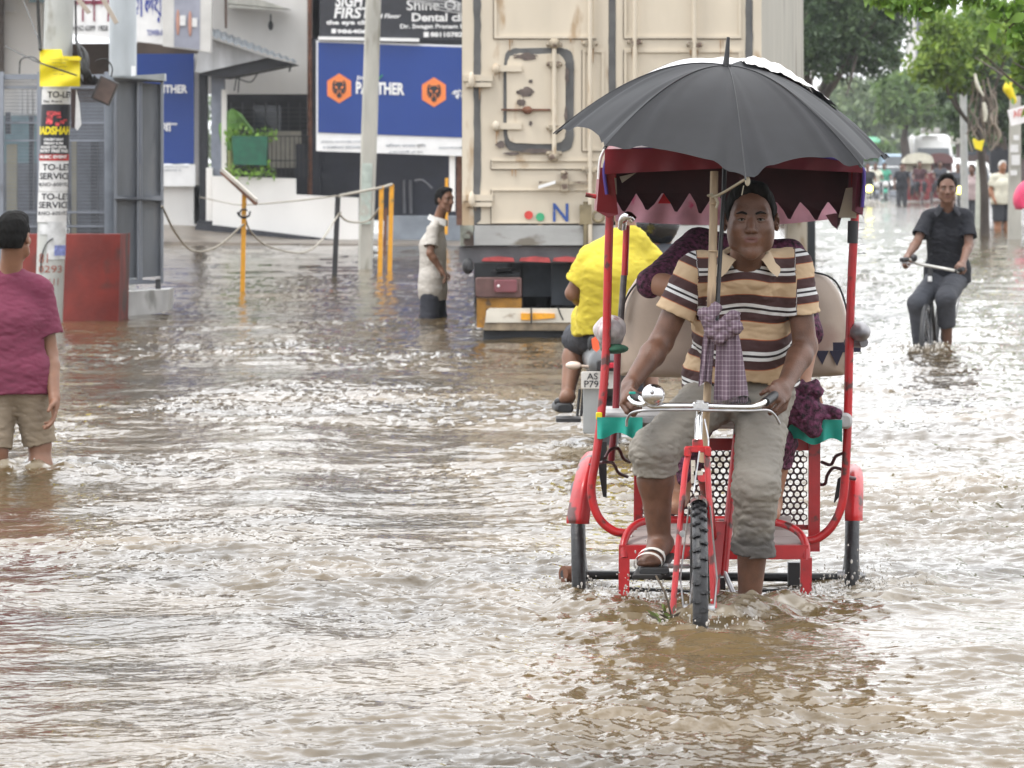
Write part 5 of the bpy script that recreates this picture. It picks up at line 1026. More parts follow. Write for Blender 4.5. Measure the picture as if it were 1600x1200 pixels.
def tail(x0a, x1a, ya, x0b, x1b, yb, Y0, ph, amp=.008):
    def fn(u, v):
        xa = x0a + (x1a - x0a) * u; xb = x0b + (x1b - x0b) * u; s_ = v ** .8; x = xa * (1 - s_) + xb * s_; y = ya + (yb - ya) * v + 4 * math.sin(u * 5 + ph) * v
        return P(x, y, Y0 - amp * math.sin(u * 15 + ph + v * 2) * (.5 + v) - .02 * math.sin(math.pi * u))
    return fn
mb.grid(tail(1122, 1150, 505, 1115, 1170, 622, 15.90, .4), 30, 30); mb.grid(tail(1100, 1118, 520, 1091, 1112, 600, 15.93, 1.7), 16, 20)
for k in range(36): x = 1117 + k * 1.45; mb.tube([P(x, 621 + 2 * math.sin(k), 15.885), P(x + random.uniform(-1, 1), 628 + random.uniform(-1, 4), 15.885)], .0012, 3)
mb.build('hanging_end', Mg, gm)
# weeds caught on the fork
wd = thing('caught_weed', P(1045, 985, 15.5), 'clump of green and brown weed caught on the left fork end at the water', 'weed')
mb = MB()
for k in range(40):
    c = P(random.gauss(1046, 9), random.gauss(972, 8), 15.5 + random.uniform(-.03, .05)); d = nrm(RNG.normal(size=3) + V(-.6, 0, .2)); L_ = random.uniform(.02, .06); mb.cm = 0 if k % 3 else 1; e = nrm(np.cross(d, V(0, 1, 0))) * .006
    mb.add([c, c + d * L_ * .5 + e, c + d * L_, c + d * L_ * .5 - e], [(0, 1, 2, 3)])
mb.cm = 1; mb.tube([P(1025, 900, 15.55), P(1040, 930, 15.5), P(1050, 975, 15.5), P(1035, 990, 15.45)], .004, 5, sm=5); mb.tube([P(1050, 960, 15.5), P(1062, 990, 15.45)], .004, 5); mb.build('stems', [mat('weed_green', (.12, .16, .03), .6, var=.4), mat('weed_brown', (.07, .05, .03), .7, var=.3)], wd)
# ---------------- people ----------------
M_hair = mat('black_hair', (.006, .0055, .005), .75, var=.3, scale=60, bump=.15, bscale=220, spec=.12)
M_hairg = mat('grey_hair', (.45, .44, .42), .6, var=.3, scale=60)
M_lip = mat('lip_skin', (.14, .055, .045), .45, var=.1)
M_eye = mat('eye_white', (.15, .125, .11), .3, var=.05); M_iris = mat('dark_iris', (.006, .004, .003), .5, spec=.15)
def frame(fwd, up=(0, 0, 1)):
    f = nrm(fwd); r = nrm(np.cross(f, up)); return r, np.cross(r, f), f
def head_sdf(s, hc, fr, sc=1., detail=True, fat=0):
    R, U, Fw = fr; A = (R, Fw, U)
    def q(x, y, z): return hc + (R * x + Fw * y + U * z) * sc
    s.ell(q(0, -.012, .028), V(.074, .094, .088) * sc, A, k=.01); s.ell(q(0, .022, -.038), V(.060, .066, .076) * sc, A, k=.03 * sc)
    if not detail: s.cap(q(0, .085, .0), q(0, .106, -.03), .010 * sc, .014 * sc, k=.012); 
    else:
        s.cap(q(-.034, .028, -.078), q(0, .062, -.098), .020 * sc, .022 * sc, k=.02); s.cap(q(.034, .028, -.078), q(0, .062, -.098), .020 * sc, .022 * sc, k=.02)
        s.cap(q(-.04, .066, .026), q(.04, .066, .026), .015 * sc, k=.014)
        for sx in (-1, 1):
            s.ell(q(sx * .040, .060, -.022), V(.022, .018, .02) * sc, A, k=.016); s.cap(q(sx * .052, .01, -.05), q(sx * .05, .03, -.075), .018 * sc, k=.02)
            s.ell(q(sx * .031, .094, .006), V(.017, .010, .0085) * sc, A, k=.009, op='sub')
        s.cap(q(0, .078, .016), q(0, .103, -.026), .008 * sc, .0125 * sc, k=.010)
        for sx in (-1, 1): s.ell(q(sx * .0125, .094, -.030), V(.010, .010, .008) * sc, A, k=.006)
        s.ell(q(0, .076, -.058), V(.028, .016, .022) * sc, A, k=.012)
        s.cap(q(-.019, .0775, -.0545), q(.019, .0775, -.0545), .0052 * sc, k=.006); s.cap(q(-.015, .0785, -.0635), q(.015, .0785, -.0635), .0058 * sc, k=.006)
        s.cap(q(-.022, .090, -.0590), q(.022, .090, -.0590), .0018 * sc, k=.003, op='sub')
    if fat:
        for sx in (-1, 1): s.ell(q(sx * .037, .024, -.034), V(.036, .048, .050) * sc, A, k=.02)
    for sx in (-1, 1):
        s.ell(q(sx * (.076 + .007 * fat), -.006, -.006), V(.010, .019, .031) * sc, A, k=.006)
        if detail: s.ell(q(sx * .083, .002, -.004), V(.006, .009, .017) * sc, A, k=.004, op='sub')
    return q
def hand_sdf(s, wr, d, pn, sd, sc=1., curl=.5, spread=1.):
    d = nrm(d); pn = nrm(np.asarray(pn) - d * float(np.dot(pn, d))); sv = np.cross(d, pn) * sd
    s.ell(wr + d * .048 * sc, V(.056, .040, .017) * sc, (d, sv, pn), k=.012); s.cap(wr, wr + d * .03 * sc, .024 * sc, .026 * sc, k=.015)
    for i, L_ in enumerate((.078, .086, .080, .062)):
        p = wr + (d * (.088 - .004 * abs(i - 1.3)) + sv * (.030 - .0205 * i)) * sc; dd = nrm(d + sv * (.14 - .09 * i) * spread); r = (.0098, .0100, .0096, .0084)[i] * sc; a = 0
        for j, fr_ in enumerate((.44, .31, .25)):
            a += curl * (.75 if j == 0 else 1.0) + .06 * i * (curl > .2); q = p + (dd * math.cos(a) + pn * math.sin(a)) * L_ * fr_ * sc; s.cap(p, q, r, r * .92, k=.0035); p = q; r *= .93
    p = wr + (d * .022 + sv * .026 + pn * .004) * sc; d1 = nrm(d * .62 + sv * .75 + pn * (.25 + curl * .5)); q = p + d1 * .040 * sc; s.cap(p, q, .0145 * sc, .0115 * sc, k=.010)
    d2 = nrm(d * .95 + sv * (.30 - .3 * curl) + pn * (.2 + curl * .8)); s.cap(q, q + d2 * .032 * sc, .0112 * sc, .0092 * sc, k=.004)
def person(label, J, hf, sc=1., h=.006, sk=None, shirt=None, pants=None, hair=M_hair, cat='person', group=None, build=1., detail=True, curlA=.5, curlB=.5, pnA=(0, 0, -1), pnB=(0, 0, -1), face=True, shirt_name='shirt', feet=True, hand=True, lean=None, stripe=False, hairrough=.004, bald=0, belly=0, gap=True, thumbs=(1, 1), trouser_name='trousers', helmet=None, hairline=.072, fat=0):
    J = {k: np.asarray(v, float) for k, v in J.items()}; S = nrm(J['shB'] - J['shA']); sk = sk or M_skinb; g = build * sc
    t = thing('person', V(J['pel'][0], J['pel'][1], 0), label, cat, group); fr = frame(hf); pts = list(J.values()) + [J['head'] + V(0, 0, .13 * sc)]
    s = SDF.around(pts, .16 * max(1, sc), h)
    bf = nrm(np.cross(V(0, 0, 1), S)) * (1 if np.dot(np.cross(V(0, 0, 1), S), hf) > 0 else -1)   # belly direction
    nk = J['neck']; ch = J['chest']; pel = J['pel']
    s.cap(pel, ch, .095 * g, .105 * g, k=.03, u=S, f=1.4); s.cap(ch, nk - V(0, 0, .05 * sc), .100 * g, .06 * g, k=.03, u=S, f=1.4)
    s.cap(J['shA'], J['shB'], .044 * g, k=.03); s.cap(nk - V(0, 0, .03), J['head'] - fr[1] * .045 * sc - fr[2] * .015 * sc, .058 * sc, .050 * sc, k=.025)
    q = head_sdf(s, J['head'], fr, sc, detail, fat)
    for a in 'AB':
        sh, el, wr, ha = J['sh' + a], J['el' + a], J['wr' + a], J['ha' + a]
        s.cap(sh, sh, .046 * g, k=.02); s.cap(sh, el, .046 * g, .039 * g, k=.02); m_ = el * .72 + wr * .28; s.cap(el, m_, .039 * g, .041 * g, k=.015); s.cap(m_, wr, .041 * g, .026 * sc, k=.015)
        if hand: hand_sdf(s, wr, ha - wr, pnA if a == 'A' else pnB, thumbs[0] if a == 'A' else thumbs[1], sc, curlA if a == 'A' else curlB)
        else: s.cap(wr, ha, .03 * sc, .02 * sc, k=.02)
        hp, kn, an, to = J['hp' + a], J['kn' + a], J['an' + a], J['to' + a]
        s.cap(hp, kn, .080 * g, .056 * g, k=.03); cf = kn * .68 + an * .32; bk = nrm(np.cross(S, an - kn)); bk = bk * (-1 if np.dot(bk, to - an) > 0 else 1)
        s.cap(kn, cf + bk * .012, .054 * g, .056 * g, k=.02); s.cap(cf + bk * .012, an, .056 * g, .034 * g, k=.03)
        if feet:
            fd = nrm(to - an); hl = an - fd * .03 * sc; s.cap(hl, to, .036 * sc, .028 * sc, k=.02, u=S, f=1.15)
            if detail:
                for i in range(5): b0 = to + S * (-.030 + .015 * i) * sc; s.cap(b0 - fd * .02, b0 + fd * (.03 - .003 * abs(i - 1)) * sc, .0115 * sc, .0095 * sc, k=.006)
    lipc = q(0, .088, -.059)
    def fm(c): return ((np.abs((c - lipc) @ fr[1]) < .0085 * sc) & (np.abs((c - lipc) @ fr[0]) < .021 * sc) & (np.linalg.norm(c - lipc, axis=1) < .028 * sc)).astype(int)
    s.mesh('body', [sk, M_lip], t, fmat=fm if detail and face else None)
    if face:
        for sx in (-1, 1):
            mb = MB(); mb.ball(q(sx * .031, .0700, .005), .0135 * sc, 14, 10); e = mb.build('eye', M_eye, t)
            mb = MB(); mb.ball(q(sx * .0305, .0772, .0055), .0070 * sc, 10, 8); mb.build('iris', M_iris, e)
            mb = MB(); mb.tube([q(sx * .014, .092, .0235), q(sx * .030, .0915, .029), q(sx * .047, .078, .024)], [.0032 * sc, .0040 * sc, .0018 * sc], 8, sm=3); mb.build('eyebrow', hair if bald else M_hair, t)
            if h > .006: continue
            mb = MB(); mb.tube([q(sx * .017, .0795, .0085), q(sx * .030, .0840, .0125), q(sx * .044, .0745, .0080)], .0036 * sc, 6, sm=3); mb.tube([q(sx * .018, .0790, .001), q(sx * .030, .0825, -.003), q(sx * .043, .0745, .001)], .0030 * sc, 6, sm=3); mb.build('eyelid', sk, t)
            mb = MB(); mb.tube([q(sx * .018, .0815, .0058), q(sx * .030, .0862, .0095), q(sx * .043, .0770, .0055)], .0014 * sc, 6, sm=3); mb.build('eyelash', M_hair, t)
    if hair is not None and not helmet:
        s = SDF.around([q(0, -.02, .03)], .15 * sc, max(.0035, h * .8)); A = (fr[0], fr[2], fr[1])
        s.ell(q(0, -.018, .032), V(.0805 + .002 * fat, .098, .0935) * sc, A, k=.01); s.ell(q(0, -.05, -.02), V(.070, .062, .06) * sc, A, k=.02)
        if not bald: s.ell(q(0, .03, .094), V(.058, .052, .032) * sc, A, k=.02)
        s.cut(q(0, .078, hairline), fr[2] * .80 - fr[1] * .6); s.cut(q(0, .0, -.055), -fr[1]); s.cut(q(0, .022, -.0), fr[2] * .93 - fr[1] * .36)
        if bald: s.cut(q(0, -.02, .02), fr[2] * .75 + fr[1] * .2)
        s.rough(hairrough, 95, 2, stretch=(1, 1, .6)).rough(hairrough * .9, 240, 5, stretch=(1, 1, .5))
        s.mesh('hair', hair, t)
    if helmet:
        s = SDF.around([q(0, 0, .02)], .19 * sc, h); A = (fr[0], fr[2], fr[1]); s.ell(q(0, -.01, .025), V(.125, .145, .13) * sc, A); s.ell(q(0, .09, -.03), V(.09, .06, .08) * sc, A, op='sub'); s.cut(q(0, 0, -.08), -fr[1]); s.mesh('helmet', helmet, t)
    if shirt:
        m = shirt['m']; lo = shirt.get('loose', .02); sl = shirt.get('sleeve', .6); hem = shirt.get('hem', pel - V(0, 0, .02)); s = SDF.around([J[k] for k in ('pel', 'chest', 'neck', 'shA', 'shB', 'elA', 'elB')] + ([J['wrA'], J['wrB']] if sl > 1 else []) + [hem], .25, h)
        wl = .100 * g + lo; hm = hem - V(0, 0, .12)
        low = hm if shirt.get('straight') else pel - V(0, 0, .08)
        hd = shirt.get('hemdir', (0, 0, -1))
        clip = [(hem, hd)]
        s.cap(low, ch, (wl + shirt.get('flare', 0)), wl + .006, k=.03, u=S, f=1.36, clip=clip); s.cap(ch, nk - V(0, 0, .055 * sc), .106 * g + lo * .8, .066 * g + lo * .3, k=.03, u=S, f=1.4)
        if hem[2] < pel[2] + .03: s.cap(J['hpA'] + V(0, 0, .06), J['hpB'] + V(0, 0, .06), .106 * g + lo * .7, k=.04, clip=clip); s.cap(J['hpA'] - V(0, 0, .04), J['hpB'] - V(0, 0, .04), .104 * g + lo * .7, k=.04, clip=clip)
        if belly: s.ell(pel * .55 + ch * .45 + bf * .055, V(.13, .09, .13) * g, (S, bf, V(0, 0, 1)), k=.05, clip=clip)
        s.cap(J['shA'] - V(0, 0, .008), J['shB'] - V(0, 0, .008), .048 * g + lo * .25, k=.035); s.cap(J['shA'] * .75 + nk * .25, nk - V(0, 0, .03), .044 * g + lo * .2, .055 * sc, k=.03); s.cap(J['shB'] * .75 + nk * .25, nk - V(0, 0, .03), .044 * g + lo * .2, .055 * sc, k=.03); s.cap(nk - V(0, 0, .055 * sc), nk - V(0, 0, .005), .066 * sc, .06 * sc, k=.02)
        for a in 'AB':
            sh, el, wr = J['sh' + a], J['el' + a], J['wr' + a]; f1 = min(sl, 1.); e = sh + (el - sh) * f1; d = nrm(el - sh)
            if sl <= 1: s.cap(sh - V(0, 0, .008), e + d * .05, .049 * g + lo * .4, .048 * g + lo * 1.15, k=.03, clip=[(e, d)])
            else:
                s.cap(sh, el, .052 * g + lo * .7, .044 * g + lo * .5, k=.02); e2 = el + (wr - el) * (sl - 1); d2 = nrm(wr - el); s.cap(el, e2 + d2 * .05, .043 * g + lo * .5, .038 * g + lo * .5, k=.02, clip=[(e2, d2)])
        am = shirt.get('fold', .0035) * .8
        s.rough(am, 20, 3, stretch=(1, 1, .5)).rough(am * .55, 34, 7, stretch=(.9, .8, 1.3), sharp=True).rough(am * .35, 90, 2, stretch=(.6, .6, 1.3), sharp=True).rough(am * .22, 170, 9, stretch=(.7, .7, 1.1), sharp=True)
        # neckline and open ends
        s.cap(nk + V(0, 0, .0) + bf * .01, nk + V(0, 0, .12), .061 * sc, .075 * sc, k=.006, op='sub')
        if shirt.get('vneck'): s.cap(nk - V(0, 0, .005) + bf * .075 * sc, nk - V(0, 0, .095) + bf * .150 * sc, .036, .012, k=.004, op='sub')
        for a in 'AB':
            sh, el = J['sh' + a], J['el' + a]; d = nrm(el - sh)
            if sl <= 1: e = sh + (el - sh) * sl; s.cap(e - d * .03, e + d * .08, .042 * g + lo * .62, .042 * g + lo * .72, k=.004, op='sub')
        hd_ = nrm(hd); s.cap(hem + V(0, 0, .0) - V(0, 0, .3), hem + V(0, 0, .01), wl + shirt.get('flare', 0) - .012, wl - .012, u=S, f=1.36, k=.004, op='sub')
        attr = None
        if stripe:
            def fs(v):
                out = (v[:, 2] - ch[2]) + .10 * np.clip((v - ch) @ bf, -.2, .2) + .010 * np.sin(v[:, 0] * 22); tb_ = np.clip((ch[2] + .02 - v[:, 2]) / .22, 0, 1.3); out = out + .05 * tb_ * (1 - (((v - ch) @ S) / .17) ** 2) * (((v - ch) @ bf) > 0); dt = np.abs((v - ch) @ S)
                for a in 'AB':
                    sh, el = J['sh' + a], J['el' + a]; d = el - sh; L_ = np.linalg.norm(d); d = d / L_; tt = (v - sh) @ d; dist = np.linalg.norm(v - sh - np.clip(tt, 0, L_)[:, None] * d, axis=1)
                    mask = (dist < .092) & (dt > np.abs((sh - ch) @ S) - .005) ; out[mask] = -tt[mask] + .105
                return out
            attr = {'stripe': fs}
        s.mesh(shirt_name, m, t, attr=attr)
        if shirt.get('collar'):
            Mc_ = shirt['collar']; mb = MB()
            for sx in (-1, 1):
                def fn(u, v, sx=sx):
                    a = math.radians(180 - 156 * u + 30 * v * u ** 3); x = math.sin(a) * (.066 + .034 * v + .016 * u * v) * sc; y = math.cos(a) * (.070 + .030 * v) + .022 * u
                    z = .046 * (1 - u) - .004 * u + .014 * math.sin(math.pi * min(1, v * 1.6)) - v * (.030 + .034 * u) ; p = nk + (S * sx * x + bf * y + V(0, 0, z)) * 1.0; return p
                mb.grid(fn, 16, 6)
            mb.build('collar', Mc_, t)
    if pants:
        m = pants['m']; lo = pants.get('loose', .018); s = SDF.around([J[k] for k in ('pel', 'hpA', 'hpB', 'knA', 'knB')] + ([J['anA'], J['anB']] if pants['len'] > 1 or pants.get('lenB', 0) > 1 else []), .19, h)
        s.cap(pel + V(0, 0, .05), pel - V(0, 0, .02), .098 * g + lo * .5, .10 * g + lo * .6, k=.04, u=S, f=1.32); s.cap(J['hpA'], J['hpB'], .092 * g + lo * .5, k=.04)
        for a in 'AB':
            hp, kn, an = J['hp' + a], J['kn' + a], J['an' + a]; L_ = pants.get('len' + a, pants['len'])
            if L_ <= 1: e = hp + (kn - hp) * L_; d = nrm(kn - hp); s.cap(hp, e + d * .06, .088 * g + lo * .7, .066 * g + lo * 1.3, k=.04, clip=[(e, d)]); r_ = .06 * g + lo * 1.1
            else:
                s.cap(hp, kn, .086 * g + lo * .8, .064 * g + lo, k=.04); e = kn + (an - kn) * (L_ - 1); d = nrm(an - kn); s.cap(kn, e + d * .05, .064 * g + lo, pants.get('cuff', .052) * g + lo, k=.03, clip=[(e, d)]); r_ = pants.get('cuff', .052) * g + lo * .7
                if pants.get('roll'): s.cap(e - d * .04, e, r_ + .012, r_ + .015, k=.006, clip=[(e, d), (e - d * .045, -d)])
            J['_e' + a] = (e, d, r_)
        s.cut(pel + V(0, 0, .09), (0, 0, 1))
        am = pants.get('fold', .005) * .75; s.rough(am * .35, 18, 8, stretch=(1, 1, .6)).rough(am * .5, 40, 1, stretch=(.6, .5, 1.2), sharp=True).rough(am * .42, 95, 4, stretch=(.5, .6, 1.2), sharp=True).rough(am * .22, 190, 6, stretch=(.7, .7, 1.1), sharp=True)
        for a in 'AB': e, d, r_ = J['_e' + a]; s.cap(e - d * .035, e + d * .08, r_ - .008, r_ - .006, k=.004, op='sub')
        s.mesh(trouser_name, m, t)
    return t, q, fr

# the rickshaw driver
Ms = bpy.data.materials.new('striped_polo_cotton'); Ms.use_nodes = True; n = Ms.node_tree; b = n.nodes['Principled BSDF']; at = n.nodes.new('ShaderNodeAttribute'); at.attribute_name = 'stripe'
m1 = n.nodes.new('ShaderNodeMath'); m1.operation = 'MULTIPLY_ADD'; m1.inputs[1].default_value = 1 / .136; m1.inputs[2].default_value = 10.53; n.links.new(at.outputs['Fac'], m1.inputs[0])
m2 = n.nodes.new('ShaderNodeMath'); m2.operation = 'FRACT'; n.links.new(m1.outputs[0], m2.inputs[0]); cr = n.nodes.new('ShaderNodeValToRGB'); cr.color_ramp.interpolation = 'CONSTANT'; n.links.new(m2.outputs[0], cr.inputs[0])
CREAM = (.56, .41, .26, 1); BROWN = (.060, .026, .026, 1); WH = (.66, .66, .66, 1); ORG = (.40, .12, .05, 1); BK = (.018, .012, .014, 1)
el = cr.color_ramp.elements; el[0].position = 0; el[0].color = CREAM; el[1].position = .33; el[1].color = ORG
for p_, c_ in ((.35, BROWN), (.53, WH), (.60, BK), (.65, WH), (.72, BROWN), (.96, ORG), (.98, CREAM)): e_ = el.new(p_); e_.color = c_
n.links.new(cr.outputs[0], b.inputs['Base Color']); b.inputs['Roughness'].default_value = .85
tcs = n.nodes.new('ShaderNodeTexCoord'); tn = n.nodes.new('ShaderNodeTexNoise'); tn.inputs['Scale'].default_value = 400; n.links.new(tcs.outputs['Object'], tn.inputs['Vector']); bpn = n.nodes.new('ShaderNodeBump'); bpn.inputs['Strength'].default_value = .25; bpn.inputs['Distance'].default_value = .002; n.links.new(tn.outputs[0], bpn.inputs['Height']); n.links.new(bpn.outputs[0], b.inputs['Normal'])
M_pants = mat('grey_beige_twill', (.235, .215, .185), .8, var=.08, scale=7, bump=.12, bscale=250, stain=((.20, .18, .16), .25, 5))
n = M_pants.node_tree; b = n.nodes['Principled BSDF']; src = b.inputs['Base Color'].links[0].from_socket; tcw = n.nodes.new('ShaderNodeTexCoord'); spz = n.nodes.new('ShaderNodeSeparateXYZ'); n.links.new(tcw.outputs['Object'], spz.inputs[0])
nzz = n.nodes.new('ShaderNodeTexNoise'); nzz.inputs['Scale'].default_value = 14; n.links.new(tcw.outputs['Object'], nzz.inputs['Vector']); ma = n.nodes.new('ShaderNodeMath'); ma.operation = 'MULTIPLY_ADD'; ma.inputs[1].default_value = .16; n.links.new(nzz.outputs[0], ma.inputs[0]); n.links.new(spz.outputs[2], ma.inputs[2])
mr = n.nodes.new('ShaderNodeMapRange'); mr.inputs[1].default_value = .40; mr.inputs[2].default_value = .31; n.links.new(ma.outputs[0], mr.inputs[0]); mw2 = n.nodes.new('ShaderNodeMix'); mw2.data_type = 'RGBA'; mw2.inputs[7].default_value = (.085, .078, .072, 1); n.links.new(mr.outputs[0], mw2.inputs[0]); n.links.new(src, mw2.inputs[6]); n.links.new(mw2.outputs[2], b.inputs['Base Color'])   # soaked lower trouser leg
M_creamc = mat('cream_collar', (.56, .43, .29), .85, var=.05)
JD = dict(pel=P(1158, 585, 16.5), chest=P(1160, 480, 16.38), neck=P(1165, 402, 16.22), head=P(1173, 344, 16.07), shA=P(1085, 420, 16.28), shB=P(1242, 415, 16.30), elA=P(1033, 535, 16.28), elB=P(1258, 540, 16.30),
          wrA=P(984, 602, 16.12), wrB=P(1226, 603, 16.13), haA=P(976, 634, 15.98), haB=P(1201, 632, 15.98), hpA=P(1122, 612, 16.5), hpB=P(1193, 614, 16.5), knA=P(1022, 704, 16.20), knB=P(1182, 760, 16.19),
          anA=P(1031, 852, 16.27), anB=PZ(1170, 16.3, -.02), toA=P(1016, 876, 16.10), toB=PZ(1168, 16.15, -.06))
drv, dq, dfr = person('rickshaw driver in a cream and brown striped polo shirt and rolled grey trousers', JD, (-.03, -1, -.03), h=.0045, sc=1.05, build=.98, hairline=.068, fat=1, pants=dict(m=M_pants, len=1.0, lenA=1.24, lenB=1.52, loose=.013, cuff=.054, roll=True, fold=.008),
    shirt=dict(m=Ms, loose=.022, sleeve=.62, hem=P(1158, 600, 16.45), vneck=True, collar=M_creamc, fold=.006), stripe=True, belly=1, curlA=1.05, curlB=1.05, pnA=(.75, -.2, -.6), pnB=(-.75, -.2, -.6), thumbs=(-1, 1), hairrough=.003)
for (x, y) in ((1161, 437), (1157, 446), (1150, 461)):
    mb = MB(); mb.disc(P(x, y, 16.20), (0, 1, 0), .0042, .003, 10); mb.build('shirt_button', M_wpaint, drv)
mb = MB(); mb.tube([dq(-.021, .0835, -.0588), dq(-.010, .0885, -.0580), dq(0, .0895, -.0590), dq(.010, .0885, -.0580), dq(.021, .0835, -.0588)], .0012, 5, sm=3); mb.build('mouth_line', mat('dark_mouth', (.035, .016, .014), .6), drv)
# sandal on the raised foot
a_, t_ = JD['anA'], JD['toA']; fd = nrm(t_ - a_); mb = MB(); c = (a_ * .35 + t_ * .65) - V(0, 0, .036); mb.rbox(c, (.10, .25, .018), .008, X=(1, 0, 0), Y=fd); sd_ = mb.build('sandal', mat('dark_sandal_sole', (.03, .028, .028), .6), drv)
mb = MB(); 
for off, wv in ((.015, .012), (-.04, .010)):
    cc = t_ - fd * off; ring = [cc + V(math.cos(a) * .047, 0, math.sin(a) * .036 + .002) for a in np.linspace(-.5, math.pi + .5, 14)]; v = []
    for p in ring: v += [p - fd * wv, p + fd * wv]
    mb.cs = True; mb.add(v, [(2 * i, 2 * i + 1, 2 * i + 3, 2 * i + 2) for i in range(13)])
mb.build('strap', mat('white_strap', (.62, .60, .56), .5), sd_)

# passenger behind the driver
M_lace = mat('maroon_lace', (.085, .020, .050), .8, var=.9, scale=70, bump=.6, bscale=120, stain=((.22, .09, .15), .22, 55))
JP = dict(pel=P(1165, 610, 17.15), chest=P(1168, 470, 17.15), neck=P(1170, 385, 17.12), head=P(1176, 333, 17.05), shA=P(1092, 382, 17.1), shB=P(1232, 400, 17.12), elA=P(1018, 442, 16.85), elB=P(1262, 520, 17.0),
          wrA=P(1088, 455, 16.72), wrB=P(1255, 600, 16.85), haA=P(1112, 440, 16.65), haB=P(1262, 632, 16.75), hpA=P(1130, 625, 17.1), hpB=P(1205, 625, 17.1), knA=P(1085, 655, 16.78), knB=P(1222, 652, 16.78),
          anA=P(1060, 778, 16.84), anB=P(1205, 790, 16.84), toA=P(1055, 792, 16.72), toB=P(1206, 803, 16.72))
person('passenger in a maroon lace dress, mostly hidden behind the driver, one elbow out', JP, (0, -1, -.05), sc=.95, h=.008, sk=mat('light_brown_skin', (.36, .19, .12), .55, var=.08), pants=dict(m=M_lace, len=1.7, lenB=1.55, loose=.008, cuff=.05),
       shirt=dict(m=M_lace, loose=.02, sleeve=1.05, hem=P(1165, 640, 17.1)), face=False, detail=False, curlA=.6, curlB=.4, trouser_name='dress_skirt', shirt_name='dress_top')
s = SDF.around([P(1225, 600, 16.7), P(1300, 690, 16.7)], .08, .007)
for (x0, y0, x1, y1, r0, r1) in ((1240, 610, 1272, 608, .035, .03), (1245, 630, 1268, 665, .05, .04), (1262, 650, 1272, 678, .035, .02), (1232, 650, 1262, 640, .03, .05), (1280, 640, 1308, 648, .03, .02)): s.cap(P(x0, y0, 16.68), P(x1, y1, 16.66), r0, r1, k=.02)
s.rough(.008, 60, 2, sharp=True).rough(.004, 130, 4); o = s.mesh('lace_shawl', M_lace, None); tag(o, 'bunched maroon lace shawl lying over the front edge of the rickshaw seat', 'shawl')
s = SDF.around([P(1060, 680, 16.75), P(1225, 760, 16.75)], .09, .008); s.cap(P(1075, 690, 16.75), P(1068, 745, 16.72), .05, .03, k=.03).cap(P(1215, 690, 16.75), P(1195, 740, 16.75), .07, .03, k=.03).cap(P(1200, 700, 16.8), P(1240, 730, 16.9), .04, .03, k=.03)
s.rough(.006, 60, 2, sharp=True); tag(s.mesh('dress_fold', M_lace, None), 'maroon dress folds hanging between the driver knees and the seat', 'cloth')

# boy at the left seen from behind
sB = 23.4
J = dict(pel=P(20, 592, 23.4), chest=P(15, 500, 23.4), neck=P(16, 424, 23.38), head=P(22, 370, 23.34), shA=P(-34, 452, 23.4), shB=P(64, 450, 23.4), elA=P(-58, 545, 23.45), elB=P(78, 552, 23.42), wrA=P(-60, 620, 23.3), wrB=P(85, 622, 23.3),
         haA=P(-58, 650, 23.3), haB=P(85, 652, 23.28), hpA=P(-4, 600, 23.4), hpB=P(44, 600, 23.4), knA=P(-6, 702, 23.35), knB=P(62, 694, 23.42), anA=PZ(6, 23.45, -.22), anB=PZ(66, 23.4, -.22), toA=PZ(6, 23.6, -.28), toB=PZ(70, 23.55, -.28))
M_mar = mat('plum_cotton', (.15, .024, .055), .85, var=.08, scale=6, bump=.15, bscale=200)
M_khaki = mat('khaki_cotton', (.24, .19, .135), .85, var=.08, scale=6, bump=.15, bscale=200)
person('boy in a plum T-shirt and khaki shorts wading away at the left edge', J, (.35, 1, 0), sc=1.0, h=.0055, sk=mat('brown_skin', (.22, .108, .065), .5, var=.1, scale=14), shirt=dict(m=M_mar, loose=.030, sleeve=.70, hem=P(20, 612, 23.4), straight=True, flare=.006, fold=.005),
       pants=dict(m=M_khaki, len=1.0, loose=.011, fold=.007), face=False, curlA=.35, curlB=.35, pnA=(1, -.2, 0), pnB=(-1, -.2, 0), thumbs=(1, -1), build=1.0, trouser_name='shorts', hairrough=.003)
# boy in the pale shirt
J = dict(pel=P(675, 440, 45.6), chest=P(676, 384, 45.6), neck=P(684, 343, 45.55), head=P(695, 312, 45.5), shA=P(676, 358, 45.35), shB=P(684, 357, 45.8), elA=P(672, 396, 45.28), elB=P(688, 398, 45.85), wrA=P(688, 420, 45.3), wrB=P(692, 425, 45.7),
         haA=P(693, 427, 45.3), haB=P(696, 430, 45.6), hpA=P(673, 447, 45.5), hpB=P(680, 447, 45.7), knA=P(670, 498, 45.45), knB=P(684, 498, 45.75), anA=PZ(668, 45.5, -.3), anB=PZ(686, 45.7, -.3), toA=PZ(680, 45.4, -.33), toB=PZ(696, 45.6, -.33))
person('boy in a long pale grey shirt and dark shorts standing left of the truck', J, (.72, -.7, -.05), sc=.95, h=.008, sk=mat('brown_skin', (1, 1, 1)), shirt=dict(m=mat('pale_grey_cotton', (.50, .47, .43), .8, var=.05, bump=.1), loose=.03, sleeve=.72, hem=P(676, 468, 45.6), straight=True, flare=.012, fold=.006, collar=mat('pale_collar', (.55, .54, .52), .8)),
       pants=dict(m=mat('dark_navy_cotton', (.022, .024, .035), .8, var=.2), len=1.1, loose=.03), build=.95, curlA=.5, trouser_name='shorts')
